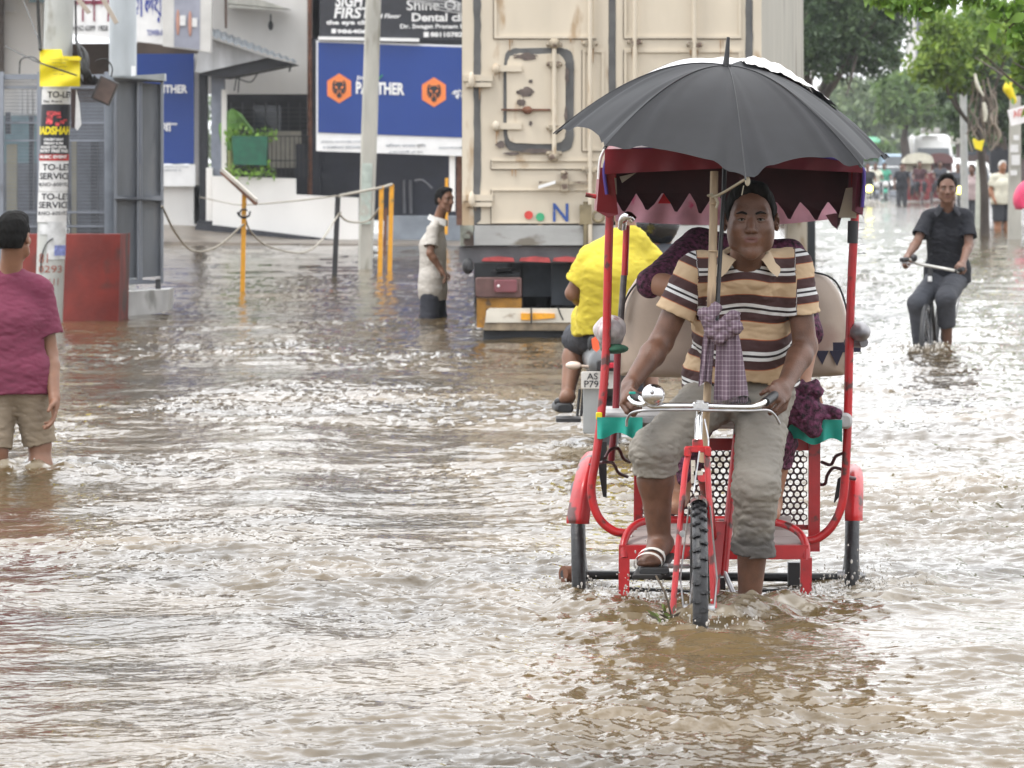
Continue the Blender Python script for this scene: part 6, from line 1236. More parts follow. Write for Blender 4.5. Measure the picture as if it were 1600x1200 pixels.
# cyclist
Yc = 39.0
J = dict(pel=P(1480, 428, 39.2), chest=P(1481, 368, 39.1), neck=P(1480, 325, 39.0), head=P(1480, 294, 38.88), shA=P(1450, 337, 39.05), shB=P(1511, 337, 39.05), elA=P(1433, 378, 38.95), elB=P(1514, 382, 38.95), wrA=P(1417, 402, 38.75), wrB=P(1504, 411, 38.75),
         haA=P(1412, 411, 38.62), haB=P(1498, 420, 38.62), hpA=P(1466, 434, 39.2), hpB=P(1495, 434, 39.2), knA=P(1434, 474, 38.82), knB=P(1478, 466, 38.8), anA=P(1441, 548, 38.95), anB=PZ(1481, 39.0, -.1), toA=PZ(1441, 38.8, -.12), toB=PZ(1480, 38.85, -.14))
M_navyshirt = mat('black_navy_cotton', (.007, .008, .014), .8, var=.15, bump=.1); M_dkgrey = mat('dark_grey_trousers', (.045, .048, .060), .8, var=.15, scale=5)
person('young man in a black polo shirt riding a bicycle through the flood at the right', J, (-.05, -1, -.12), sc=.98, h=.0065, build=.93, sk=mat('mid_brown_skin', (.16, .082, .055), .5, var=.1, scale=14), shirt=dict(m=M_navyshirt, loose=.030, sleeve=.75, hem=P(1480, 440, 39.2), collar=M_navyshirt, fold=.005, vneck=True),
       pants=dict(m=M_dkgrey, len=1.9, lenB=1.45, loose=.024), curlA=.95, curlB=.95, pnA=(.5, -.3, -.8), pnB=(-.5, -.3, -.8), thumbs=(-1, 1))
# bicycle of the cyclist
bc = thing('bicycle', PZ(1455, 39.2, 0), 'black bicycle with a pale handlebar ridden by the man in the black shirt', 'bicycle')
bd = nrm(PZ(1470, 39.75, 0) - PZ(1446, 38.7, 0)); bx_ = nrm(np.cross(bd, V(0, 0, 1)))
wheel(bc, PZ(1447, 38.7, .02), bx_, .34, .02, 'front_wheel'); wheel(bc, PZ(1470, 39.75, .02), bx_, .34, .02, 'rear_wheel')
def bt(nm, pts, r, m=M_black, par=bc, sm=0, n=8):
    mb = MB(); mb.tube([P(*p) for p in pts], r, n, sm=sm); return mb.build(nm, m, par)
for dx in (-3.5, 3.5): bt('fork_leg', [(1453 + dx * .5, 452, 38.95), (1447 + dx * 1.6, 540, 38.7)], .012)
bt('head_tube', [(1454, 420, 39.0), (1452, 455, 38.95)], .02); bt('head_badge', [(1453, 432, 38.93), (1453, 440, 38.92)], .018, M_wpaint)
bt('top_tube', [(1454, 432, 39.0), (1472, 440, 39.5)], .016); bt('down_tube', [(1453, 450, 38.97), (1462, 540, 39.3)], .018); bt('seat_tube', [(1462, 540, 39.3), (1476, 435, 39.5)], .016); bt('seat_stay', [(1474, 440, 39.5), (1471, 540, 39.75)], .010)
bt('handlebar', [(1414, 404, 38.62), (1424, 407, 38.7), (1434, 412, 38.8), (1455, 416, 38.85), (1482, 421, 38.8), (1498, 424, 38.62)], .013, mat('pale_bar', (.62, .61, .58), .4, .3), sm=5)
bt('grip', [(1408, 406, 38.58), (1418, 405, 38.64)], .018); bt('grip', [(1494, 424, 38.66), (1505, 420, 38.58)], .018)
mb = MB(); mb.ball(P(1428, 403, 38.7), .03); mb.build('bell', M_black, bc); bt('brake_lever', [(1406, 420, 38.6), (1410, 410, 38.6), (1428, 412, 38.7)], .006, M_silver)
mb = MB(); mb.ball(P(1480, 440, 39.5), (.08, .13, .04)); mb.build('saddle', M_black, bc)
mb = MB(); mb.ball(P(1496, 459, 39.7), (.035, .03, .018)); mb.tube([P(1499, 462, 39.7), P(1496, 482, 39.7), P(1494, 495, 39.7)], .006, 5); mb.build('rear_lamp', M_silver, bc)
mb = MB(); mb.torus(PZ(1447, 38.7, .02), bx_, .37, .03, 30, 8, 20, 150, flat=1.2) if 0 else None
# scooter with two riders
sc_ = thing('scooter', PZ(945, 25.2, 0), 'grey scooter seen from behind carrying two riders, with a white number plate', 'scooter')
M_sc = mat('grey_scooter_paint', (.13, .135, .14), .35, .3, var=.1, scale=5)
s = SDF.around([P(920, 700, 25), P(1000, 520, 26.4)], .12, .012); s.cap(P(958, 568, 25.0), P(955, 552, 25.7), .11, .14, k=.06, u=(1, 0, 0), f=1.2).cap(P(952, 600, 25.2), P(952, 640, 25.7), .07, .10, k=.05).ell(P(955, 560, 26.2), (.16, .3, .12), k=.05); s.mesh('body', M_sc, sc_)
mb = MB(); mb.rbox(P(955, 533, 25.5), (.26, .75, .09), .03); mb.build('seat', M_black, sc_)
wheel(sc_, PZ(950, 25.25, .0), V(1, 0, 0), .27, .055, 'rear_wheel'); wheel(sc_, PZ(955, 26.5, .0), V(1, 0, 0), .27, .055, 'front_wheel')
q_ = 24.9 / F; mb = MB(); mb.rbox(P(934, 594, 24.88), (52 * q_, .008, 27 * q_), .008); pl_ = mb.build('number_plate', mat('plate_white', (.60, .58, .55), .5, var=.08, scale=20), sc_)
mb = MB(); mb.text('AS 01', P(934, 588, 24.87), 34 * q_, 10 * q_, off=.01); mb.text('P7930', P(932, 600, 24.87), 38 * q_, 11 * q_, off=.01); mb.build('lettering', M_blackp, pl_)
mb = MB(); mb.rbox(P(925, 640, 24.95), (28 * q_, .02, 75 * q_), .01); mb.build('mud_flap', mat('wet_grey_flap', (.28, .29, .29), .4, var=.15), sc_)
mb = MB(); mb.rbox(P(955, 571, 24.84), (46 * q_, .05, 17 * q_), .012); mb.build('tail_lamp_housing', M_black, sc_)
mb = MB(); mb.rbox(P(951, 571, 24.80), (22 * q_, .03, 8 * q_), .006); mb.build('tail_light', mat('red_tail_lens', (.45, .02, .04), .2), sc_)
for x in (896, 985): mb = MB(); mb.ball(P(x, 571, 24.95), (.042, .03, .022)); mb.tube([P(x, 571, 24.97), P(945, 575, 25.0)], .008, 5); mb.build('indicator', mat('amber_white_lens', (.62, .50, .42), .25), sc_)
mb = MB(); mb.tube([P(x, 546, 24.85) for x in (924, 928)], .001); 
mb = MB(); mb.prism([P(924, 530, 24.85), P(934, 524, 24.85), P(937, 545, 24.85), P(932, 550, 24.85), P(926, 545, 24.85)][::-1], (0, .02, 0)); mb.build('orange_reflector', mat('fluorescent_orange', (.85, .12, .04), .4), sc_)
mb = MB()
for x in (903, 909): mb.tube([P(x + 3, 608, 25.0), P(x - 1, 650, 25.0)], .008, 5)
mb.box(P(888, 655, 25.2), (.13, .25, .02)); mb.build('footrest', M_black, sc_)
mb = MB(); mb.tube([P(905, 500, 26.3), P(955, 480, 26.4), P(1005, 500, 26.3)], .014, 6, sm=4); mb.build('handlebar', M_black, sc_)
J = dict(pel=P(955, 505, 25.3), chest=P(962, 425, 25.15), neck=P(980, 358, 25.15), head=P(976, 318, 25.2), shA=P(922, 400, 25.15), shB=P(1018, 403, 25.2), elA=P(895, 458, 25.2), elB=P(1040, 460, 25.3), wrA=P(934, 485, 25.45), wrB=P(1020, 490, 25.5),
         haA=P(955, 492, 25.6), haB=P(1000, 492, 25.6), hpA=P(930, 520, 25.35), hpB=P(982, 520, 25.35), knA=P(900, 532, 25.65), knB=P(1010, 532, 25.7), anA=P(886, 622, 25.45), anB=P(1018, 622, 25.5), toA=P(877, 636, 25.6), toB=P(1025, 636, 25.6))
person('pillion rider in a bright yellow T-shirt and dark shorts, seen from behind the rickshaw post', J, (.2, 1, 0), sc=1.0, h=.0075, sk=mat('brown_skin', (1, 1, 1)), shirt=dict(m=mat('bright_yellow_cotton', (.60, .49, .045), .8, var=.05, scale=4, bump=.12, bscale=200), loose=.035, sleeve=.72, hem=P(955, 522, 25.3), straight=True, flare=.008, fold=.006, collar=None),
       pants=dict(m=M_dkgrey, len=.9, loose=.02), face=False, build=1.0, trouser_name='shorts')
mb = MB(); mb.torus(P(980, 350, 25.16), nrm(V(.05, .25, 1)), .066, .009, 24, 6); tag(mb.build('neck_trim', mat('grey_trim', (.42, .42, .38), .8), bpy.data.objects[-1] if 0 else None), 'grey ribbed neckline of the yellow T-shirt', 'collar') if 0 else None
mb = MB(); mb.rbox(P(879, 636, 25.5), (.09, .25, .05), .02, Y=(-.1, 1, .0)); mb.rbox(P(880, 628, 25.5), (.095, .10, .04), .02); tag(mb.build('slipper', M_black, None, P(879, 640, 25.5)), 'black slipper on the left foot of the yellow-shirted rider', 'slipper')
J = dict(pel=P(985, 505, 25.9), chest=P(1000, 425, 25.9), neck=P(1015, 385, 25.95), head=P(1028, 357, 26.0), shA=P(965, 400, 25.95), shB=P(1058, 400, 25.95), elA=P(950, 470, 26.1), elB=P(1070, 470, 26.1), wrA=P(935, 490, 26.3), wrB=P(1040, 492, 26.3),
         haA=P(925, 495, 26.4), haB=P(1010, 498, 26.4), hpA=P(965, 520, 25.9), hpB=P(1005, 520, 25.9), knA=P(945, 535, 26.3), knB=P(1000, 535, 26.3), anA=P(945, 640, 26.2), anB=P(1000, 640, 26.2), toA=P(945, 650, 26.35), toB=P(1000, 650, 26.35))
person('scooter driver in a black helmet, hidden behind the yellow-shirted pillion rider', J, (.9, .5, 0), sc=1., h=.012, helmet=mat('glossy_black_helmet', (.012, .012, .014), .12, coat=.5), shirt=dict(m=M_dkgrey, loose=.03, sleeve=1.6, hem=P(985, 520, 25.9)), pants=dict(m=M_dkgrey, len=1.9), face=False, detail=False, hand=False, hair=M_hair)
# standing people far away
def stand(px, Y, hgt, fx, label, sm, pm, skin=None, hair_=M_hair, group=None, arm=0., sleeve=.7, plen=1.85, build=1., h=.02, stride=.0, bald=0, wade=True):
    z0 = -.33 if wade else 0; k = hgt / 1.70; c = PZ(px, Y, z0); f = nrm(V(fx, -1 if abs(fx) < 5 else 0, 0)); s_ = nrm(np.cross(V(0, 0, 1), f)); s_ = s_ if s_[0] > 0 else -s_
    def at(a, z, fo=0): return c + s_ * a * k + V(0, 0, z * k) + f * fo * k
    J = dict(pel=at(0, .93), chest=at(0, 1.22), neck=at(0, 1.43), head=at(0, 1.575, .02), shA=at(-.18, 1.37), shB=at(.18, 1.37), elA=at(-.25, 1.10, -.02), elB=at(.25, 1.10, -.02), wrA=at(-.26 + .15 * arm, .87 + .1 * arm, .08 + .1 * arm), wrB=at(.26, .87, .06), haA=at(-.25 + .2 * arm, .78 + .2 * arm, .12), haB=at(.25, .78, .1),
             hpA=at(-.09, .90), hpB=at(.09, .90), knA=at(-.10, .48, .02 + stride), knB=at(.10, .48, .02 - stride), anA=at(-.10, .06, stride * 1.3), anB=at(.10, .06, -stride * 1.6), toA=at(-.11, .03, .13 + stride), toB=at(.11, .03, .13 - stride))
    return person(label, J, V(fx, -1, -.05), sc=k, h=h, sk=skin, shirt=dict(m=sm, loose=.028, sleeve=sleeve, hem=at(0, .84), straight=True, fold=.004), pants=dict(m=pm, len=plen, loose=.02), hair=hair_, face=False, detail=False, hand=False, build=build, group=group, bald=bald)
M_offw = mat('off_white_cotton', (.60, .58, .48), .8); M_pinkg = mat('dusty_pink_cotton', (.36, .28, .28), .8); M_dk = mat('dark_shorts', (.03, .032, .04), .8)
stand(1566, 103, 1.84, .35, 'heavy old man with white hair and a pale yellow shirt wading at the right', M_offw, M_dk, mat('warm_brown_skin', (.32, .15, .08), .5), mat('white_hair', (.62, .60, .58), .7), plen=.98, build=1.25, arm=.3, h=.016)
stand(1519, 118, 1.75, -.5, 'man in a dusty pink shirt and dark trousers standing by the light pole', M_pinkg, M_dkgrey, h=.018, arm=.2)
stand(1557, 116, 1.65, .9, 'person in a white shirt partly hidden behind the heavy old man', mat('bluish_white_cotton', (.58, .62, .68), .8), M_dk, plen=.9, h=.02, stride=.12)
stand(1409, 165, 1.75, .1, 'dark clothed person standing in the road beside the far white van', M_navyshirt, M_dk, h=.025)
# ---------------- trees and far things along the road ----------------
def leafmat(name, dark, light, rough=.5):
    m = bpy.data.materials.new(name); m.use_nodes = True; n = m.node_tree; b = n.nodes['Principled BSDF']; at = n.nodes.new('ShaderNodeAttribute'); at.attribute_name = 'tint'
    mx = n.nodes.new('ShaderNodeMix'); mx.data_type = 'RGBA'; mx.inputs[6].default_value = tuple(dark) + (1,); mx.inputs[7].default_value = tuple(light) + (1,); n.links.new(at.outputs['Fac'], mx.inputs[0]); n.links.new(mx.outputs[2], b.inputs['Base Color'])
    b.inputs['Roughness'].default_value = rough; tr = n.nodes.new('ShaderNodeBsdfTranslucent'); n.links.new(mx.outputs[2], tr.inputs[0]); ms = n.nodes.new('ShaderNodeMixShader'); ms.inputs[0].default_value = .35
    n.links.new(b.outputs[0], ms.inputs[1]); n.links.new(tr.outputs[0], ms.inputs[2]); n.links.new(ms.outputs[0], n.nodes['Material Output'].inputs[0]); return m
def leaves(name, m, parent, blobs, n_, size, seed=1, clump=.22, droop=.3):
    """many leaf faces gathered in clumps through ellipsoid blobs (centre, radii)"""
    r = np.random.default_rng(seed); C = []; T = []
    vol = np.array([b_[1][0] * b_[1][1] * b_[1][2] for b_ in blobs]) ** .67; vol = vol / vol.sum()
    for (c, rad), fr_ in zip(blobs, vol):
        k = max(60, int(n_ * fr_)); nc = max(8, k // 70); d = r.normal(size=(nc, 3)); d /= np.linalg.norm(d, axis=1)[:, None]; cc = d * (r.random((nc, 1)) ** .45) * np.array(rad); tc_ = r.random(nc)
        idx = r.integers(0, nc, k); p = cc[idx] + r.normal(size=(k, 3)) * np.array(rad) * clump * (0.5 + r.random((k, 1))); C.append(p + np.array(c)); T.append(np.clip(tc_[idx] * .6 + r.random(k) * .4, 0, 1))
    C = np.concatenate(C); T = np.concatenate(T); k = len(C); a = r.normal(size=(k, 3)); a[:, 2] -= droop; a /= np.linalg.norm(a, axis=1)[:, None]; b_ = np.cross(a, r.normal(size=(k, 3))); b_ /= np.linalg.norm(b_, axis=1)[:, None]
    s_ = size * (.6 + .8 * r.random((k, 1))); v = np.stack([C - a * s_, C - b_ * s_ * .42, C + a * s_, C + b_ * s_ * .42], 1).reshape(-1, 3); f = np.arange(4 * k).reshape(-1, 4)
    o = link_mesh(name, v, f, m, parent); at = o.data.attributes.new('tint', 'FLOAT', 'FACE'); at.data.foreach_set('value', T.astype(np.float32)); return o
M_bark = mat('grey_brown_bark', (.075, .06, .05), .9, var=.3, scale=6, bump=.6, bscale=14, stretch=(1, 1, .25))
def tree(label, base, tops, r0, blobs, n_, size, m, seed, name='tree', group=None, **kw):
    t = thing(name, base, label, 'tree', group); mb = MB(); base = np.asarray(base, float)
    fork = base + (np.mean(tops, 0) - base) * .5 + V(0, 0, .3)
    mb.tube([base - V(0, 0, .3), base * .5 + fork * .5 + V(r0 * .6, 0, 0), fork], [r0 * 1.3, r0, r0 * .8], 12, sm=5); mb.build('trunk', M_bark, t)
    for q_ in tops:
        mb = MB(); mid = (fork + q_) / 2 + RNG.normal(size=3) * .15; mb.tube([fork, mid, q_], [r0 * .55, r0 * .35, r0 * .12], 8, sm=4)
        for k in range(3): e = q_ + RNG.normal(size=3) * r0 * 5; mb.tube([mid * .5 + q_ * .5, (mid + e) / 2 + RNG.normal(size=3) * .1, e], [r0 * .2, r0 * .12, r0 * .05], 6, sm=3)
        mb.build('limb', M_bark, t)
    leaves('crown', m, t, blobs, n_, size, seed, **kw); return t
def E(px, py, Y, rx, ry, rd=None): s_ = Y / F; return (P(px, py, Y), (rx * s_, (rd or rx) * s_, ry * s_))
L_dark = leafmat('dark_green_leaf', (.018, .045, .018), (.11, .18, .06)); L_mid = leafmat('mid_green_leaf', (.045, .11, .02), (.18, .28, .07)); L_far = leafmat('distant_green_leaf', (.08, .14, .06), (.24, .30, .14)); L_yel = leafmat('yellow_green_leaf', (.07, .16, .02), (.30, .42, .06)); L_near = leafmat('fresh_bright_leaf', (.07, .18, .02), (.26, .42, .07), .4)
tree('big dark green roadside tree leaning out from behind the truck', PZ(1215, 112, -.3), [P(1270, 120, 112), P(1320, 60, 113), P(1260, 20, 111), P(1370, 30, 112)], .22,
     [E(1300, 20, 112, 62, 62), E(1360, 45, 113, 55, 50), E(1268, 70, 111, 40, 55), E(1330, 95, 112, 50, 30), E(1280, -50, 112, 70, 60), E(1385, -10, 113, 40, 50), E(1395, 85, 114, 26, 22)], 17000, .085, L_dark, 3)
tree('round hazy tree over the middle of the far road', PZ(1410, 235, 0), [P(1405, 150, 235), P(1425, 150, 235)], .25, [E(1412, 155, 235, 38, 32), E(1400, 135, 236, 26, 22), E(1432, 170, 234, 24, 26), E(1392, 172, 235, 20, 18)], 9000, .22, L_mid, 5)
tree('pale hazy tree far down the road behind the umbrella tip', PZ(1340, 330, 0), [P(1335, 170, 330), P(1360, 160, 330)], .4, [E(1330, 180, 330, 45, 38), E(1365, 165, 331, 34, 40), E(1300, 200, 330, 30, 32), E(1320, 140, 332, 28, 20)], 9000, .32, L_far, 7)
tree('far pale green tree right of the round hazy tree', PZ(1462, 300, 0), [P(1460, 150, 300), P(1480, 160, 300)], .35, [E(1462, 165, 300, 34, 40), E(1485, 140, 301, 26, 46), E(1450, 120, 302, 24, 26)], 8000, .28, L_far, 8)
tree('yellow green leafed tree over the right side of the road', PZ(1538, 96, -.3), [P(1500, 110, 96), P(1540, 80, 96), P(1470, 70, 95), P(1580, 60, 97)], .085,
     [E(1480, 85, 95, 44, 34), E(1520, 60, 96, 48, 40), E(1455, 110, 95, 20, 18), E(1500, 125, 96, 34, 20), E(1560, 40, 97, 46, 40), E(1470, 40, 95, 26, 22)], 9000, .085, L_yel, 9, clump=.3)
tree('dense shadowy tree behind the yellow green leaves at the right', PZ(1562, 125, -.3), [P(1540, 120, 125), P(1580, 90, 125)], .22, [E(1545, 115, 124, 50, 50), E(1590, 90, 125, 46, 70), E(1560, 160, 124, 46, 34), E(1600, 150, 126, 30, 50), E(1530, 70, 126, 40, 40), E(1630, 60, 125, 50, 90)], 14000, .11, L_dark, 10)
tree('leafy tree at the far right edge, top of the frame', PZ(1690, 62, -.3), [P(1640, 60, 62), P(1620, 120, 62)], .16, [E(1612, 40, 62, 34, 46), E(1600, 112, 62, 16, 26), E(1640, 100, 62, 40, 60)], 4000, .075, L_yel, 12, clump=.3)
nb = thing('overhanging_branch', P(1700, -40, 30), 'blurred bright green leafy branch hanging into the top right corner', 'branch')
mb = MB(); mb.tube([P(1990, -150, 31), P(1860, -100, 30.5), P(1750, -80, 30), P(1650, -40, 30), P(1520, -10, 30), P(1400, -12, 30)], [.09, .07, .05, .04, .02, .008], 8, sm=5); mb.tube([P(1650, -40, 30), P(1600, 20, 30), P(1570, 50, 30)], [.02, .01, .005], 6, sm=4); mb.tube([P(1470, -8, 30), P(1440, 12, 30), P(1425, 25, 30)], [.01, .008, .004], 6, sm=4); mb.build('twig', M_bark, nb)
leaves('leaf_cluster', L_near, nb, [E(1375, -2, 30, 26, 9, 10), E(1425, 14, 30, 28, 15, 10), E(1470, -2, 30, 28, 9, 10), E(1530, -5, 30, 30, 14, 10), E(1575, 20, 30, 30, 20, 14), E(1598, 60, 30, 16, 24, 10), E(1400, 6, 30, 10, 6, 8)], 230, .058, 14, clump=.35, droop=.8)
tree('near roadside tree just outside the right edge that carries the overhanging branch', PZ(2010, 31.5, -.3), [P(1990, -150, 31), P(2080, -330, 32), P(1960, -400, 32)], .16, [E(2000, -320, 32, 210, 150, 260), E(2130, -180, 32, 130, 120, 200), E(1930, -200, 31.5, 70, 50, 80)], 9000, .065, L_near, 21, clump=.3)
# far woods closing the road
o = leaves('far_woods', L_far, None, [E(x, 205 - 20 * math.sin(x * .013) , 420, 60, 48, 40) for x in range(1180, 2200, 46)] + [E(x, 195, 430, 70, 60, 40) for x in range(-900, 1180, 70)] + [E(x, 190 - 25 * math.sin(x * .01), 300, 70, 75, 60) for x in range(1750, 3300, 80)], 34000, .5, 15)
tag(o, 'hazy wood closing the far end of the road', 'woods', kind='stuff')
ug = leaves('roadside_shrubs', L_mid, None, [E(x, 232 + 6 * math.sin(x), 240, 20, 16, 20) for x in range(1500, 1900, 18)] + [E(x, 236, 300, 16, 14, 16) for x in range(1290, 1400, 16)], 9000, .2, 16); tag(ug, 'dusty green shrubs along the far roadside', 'shrubs', kind='stuff')
ug2 = leaves('hanging_foliage', L_dark, None, [E(1505, 185, 128, 34, 26), E(1545, 190, 126, 40, 34), E(1590, 205, 128, 30, 40), E(1485, 160, 130, 22, 22), E(1530, 222, 105, 26, 10)], 9000, .10, 17); tag(ug2, 'dark hanging foliage low behind the vines and poles at the right', 'foliage', kind='stuff')
# hanging aerial roots / vines
mb = MB()
for k in range(15):
    x = random.uniform(1505, 1556); y = random.uniform(120, 150); pts = [P(x, y, 95.5)]
    for j in range(4): pts.append(P(x + random.uniform(-9, 9) + j * random.uniform(-3, 3), y + 22 * (j + 1) + random.uniform(-5, 5), 95.5 + random.uniform(-.2, .2)))
    mb.tube(pts, random.uniform(.010, .03), 5, sm=3)
tag(mb.build('hanging_vine', mat('pale_dry_vine', (.24, .20, .16), .9, var=.4, scale=3), None, P(1530, 200, 95.5)), 'tangle of pale dry vines hanging round the roadside trunk', 'vine')
mb = MB(); mb.tube([P(1523, 115, 94), P(1528, 135, 94), P(1537, 150, 94)], [.03, .045, .02], 6, sm=3); mb.tube([P(1537, 160, 94), P(1540, 178, 94), P(1539, 190, 94)], [.04, .05, .03], 6, sm=3); tag(mb.build('pale_rag', M_offw, None, P(1530, 150, 94)), 'pale rag strips caught in the vines above the light pole', 'rag')
# poles at the right
def rpole(px0, px1, ytop, Y, r, m, label): mb = MB(); mb.tube([PZ(px0, Y, -.4), P(px1, ytop, Y)], [r, r * .85], 14); return tag(mb.build('utility_pole', m, None, PZ(px0, Y, 0)), label, 'utility pole')
rpole(1508, 1505, 140, 100, .085, mat('light_grey_pole', (.42, .43, .42), .7, var=.1), 'slim light grey pole right of the cyclist head')
rpole(1530, 1531, 250, 108, .10, mat('pale_green_pole', (.46, .48, .42), .8, var=.1), 'short whitish post between the pink-shirted man and the dark post')
pp = thing('poster_pillar', PZ(1585, 92, 0), 'concrete pillar with torn white posters at the right edge', 'pillar')
mb = MB(); s_ = 92 / F; mb.prism([PZ(1576, 92, -.4), PZ(1596, 92, -.4), P(1595, 150, 92), P(1580, 150, 92)], (0, .3, 0)); mb.build('shaft', M_conc, pp)
for (x, y, w_, h) in ((1585, 232, 12, 12), (1587, 250, 13, 16), (1584, 270, 10, 8), (1588, 215, 9, 8)): mb = MB(); slab(mb, x - w_ / 2, y - h / 2, x + w_ / 2, y + h / 2, 91.9, .02); mb.build('torn_poster', M_paper, pp)
sg = thing('tilted_sign', P(1590, 182, 90), 'tilted white board with faded red writing on the pillar at the right edge', 'sign')
mb = MB(); mb.prism([P(1580, 197, 90), P(1640, 182, 90), P(1636, 155, 90), P(1574, 172, 90)], (0, .04, 0)); mb.build('board', M_wpaint, sg)
mb = MB(); mb.text('AGM', P(1594, 176, 89.95), 24 * 90 / F, 11 * 90 / F, X=(1, 0, .26), Z=(-.26, 0, 1), off=.04); mb.build('lettering', mat('faded_red_ink', (.60, .22, .20), .6), sg)
s = SDF.around([P(1575, 125, 90), P(1585, 160, 90)], .12, .02); s.cap(P(1580, 122, 90), P(1576, 138, 90), .06, .10, k=.05).cap(P(1576, 138, 90), P(1585, 158, 90), .09, .05, k=.05).rough(.012, 18, 3); tag(s.mesh('yellow_bag', M_yplast, None), 'yellow plastic bag hanging high on the pillar at the right', 'bag')
mb = MB(); mb.prism([P(1520, 219, 94), P(1524, 232, 94), P(1534, 236, 94), P(1538, 218, 94), P(1530, 221, 94), P(1522, 216, 94)], (0, .15, 0)); tag(mb.build('yellow_bag', M_yplast, None, P(1530, 226, 94)), 'yellow plastic bag tied low on the dark post behind the pedestrians', 'bag')
mb = MB(); s_ = 97 / F
for k in range(5): mb.box(P(1552 + k * 9, 252 - 3 * (k % 2), 104 + k), (.14, .3, .5))
tag(mb.build('dark_parked_motorbikes', M_dk, None, P(1570, 262, 104)), 'dark clutter of parked motorbikes behind the old man', 'clutter', kind='stuff')
s = SDF.around([P(1590, 285, 88), P(1650, 345, 88)], .35, .02); s.ell(P(1622, 312, 88), (.46, .5, .42)); s.ell(P(1622, 330, 88), (.40, .45, .40), op='sub'); um2 = s.mesh('pink_umbrella', mat('magenta_pink_nylon', (.62, .035, .12), .5), None); tag(um2, 'magenta pink umbrella tilted at the right edge beside the old man', 'umbrella')
# far buildings
def block(px0, px1, ytop, Y, m, label, rows, cols, depth=10):
    t = thing('far_building', PZ((px0 + px1) / 2, Y, 0), label, 'building'); a = PZ(px0, Y, -.5); b_ = P(px1, ytop, Y); mb = MB(); mb.box(((a[0] + b_[0]) / 2, Y + depth / 2, (a[2] + b_[2]) / 2), (b_[0] - a[0], depth, b_[2] - a[2])); mb.build('wall', m, t)
    mb = MB(); mb.box(((a[0] + b_[0]) / 2, Y + depth / 2 - .2, b_[2] + .1), (b_[0] - a[0] + .5, depth + .5, .35)); mb.build('parapet', M_conc, t)
    for r_ in range(rows):
        for c_ in range(cols): w_ = (b_[0] - a[0]) / cols; mb = MB(); mb.box((a[0] + w_ * (c_ + .5), Y - .03, 2.5 + r_ * 3.1), (w_ * .5, .06, 1.5)); mb.build('window', MATS['dark_glass'], t)
    return t
block(1428, 1476, 22, 480, mat('pale_grey_tower', (.62, .61, .60), .8, var=.05), 'pale grey apartment tower seen between the trees', 6, 3)
block(1246, 1272, -40, 300, M_white, 'white building glimpsed between the truck and the dark tree', 4, 2)
block(1500, 1700, 222, 215, mat('brown_shop', (.09, .06, .055), .8, var=.3), 'low brown shop row behind the roadside trunks at the right', 1, 6, depth=2)
block(1290, 1345, 136, 450, mat('pale_house', (.55, .56, .54), .8), 'pale house far off above the umbrella', 3, 4)
# vehicles
M_vw = mat('white_vehicle_paint', (.72, .71, .69), .35, var=.04, coat=.4); M_glass = mat('windscreen_glass', (.10, .11, .12), .08, var=.1); M_lampg = mat('headlamp_glass', (.7, .7, .68), .1)
def vehicle(name, label, px, Y, w_, h_, L_, m, cat, hood=0., rack=False, glass=(.42, .78), group=None):
    c = PZ(px, Y, -.3); t = thing(name, c, label, cat, group); mb = MB(); rings = []
    prof = [(0, .35, .98), (0, .62 * h_ * (1 if not hood else .72), 1.0), (hood, glass[0] * h_ + .0, 1.0), (hood + .25 * h_ * .5, .86 * h_, .90), (hood + .6 * h_ * .5, .97 * h_, .86), (L_ * .55, h_, .86), (L_ * .93, .95 * h_, .86), (L_, .6 * h_, .96), (L_, .35, .96)]
    for sx in (-1, -.93, -.5, 0, .5, .93, 1):
        k = 1 - .05 * (abs(sx) > .98); rings.append([c + V(sx * w_ / 2 * p[2], p[0] + .06 * sx * sx * (i < 4), p[1] * k) for i, p in enumerate(prof)])
    mb.loft(rings, caps=True); mb.build('body', m, t)
    z0, z1 = glass[0] * h_ + .06, glass[1] * h_ + .05; mb = MB(); mb.prism([c + V(-w_ * .43, hood - .02, z0), c + V(w_ * .43, hood - .02, z0), c + V(w_ * .37, hood + .16 * h_ * .5 + .02, z1), c + V(-w_ * .37, hood + .16 * h_ * .5 + .02, z1)], (0, -.03, 0)); mb.build('windscreen', M_glass, t)
    mb = MB(); mb.rbox(c + V(0, -.04, .42), (w_ * .98, .14, .24), .06); mb.build('bumper', M_greymetal, t)
    mb = MB(); mb.rbox(c + V(0, -.02, .68), (w_ * .5, .08, .18), .03); mb.build('grille', M_black, t)
    for sx in (-1, 1):
        mb = MB(); mb.rbox(c + V(sx * w_ * .38, -.03, .72), (.26, .08, .16), .05); mb.build('headlight', M_lampg, t)
        mb = MB(); mb.disc(c + V(sx * w_ * .44, .7, .32), (1, 0, 0), .33, .2, 20); mb.build('wheel', M_black, t)
        mb = MB(); mb.rbox(c + V(sx * w_ * .56, hood + .1, glass[0] * h_ + .15), (.16, .06, .2), .04); mb.build('wing_mirror', M_black, t)
    if rack: mb = MB(); mb.rbox(c + V(-.1, .9, h_ + .16), (w_ * .42, .9, .26), .05); mb.build('roof_box', M_vw, t)
    return t
vehicle('minibus', 'white minibus with a roof box far down the road', 1459, 235, 2.05, 3.1, 5.5, M_vw, 'minibus', rack=True, glass=(.44, .76))
vehicle('parked_car', 'white car behind the tip of the umbrella, left of the far rickshaws', 1388, 200, 1.75, 1.55, 4.0, M_vw, 'car', hood=.9, glass=(.60, .95))
vehicle('parked_car', 'blue-roofed car showing above the far white car', 1402, 290, 1.8, 2.2, 4.2, mat('dull_blue_paint', (.16, .25, .34), .35), 'car', hood=.4, glass=(.55, .9))
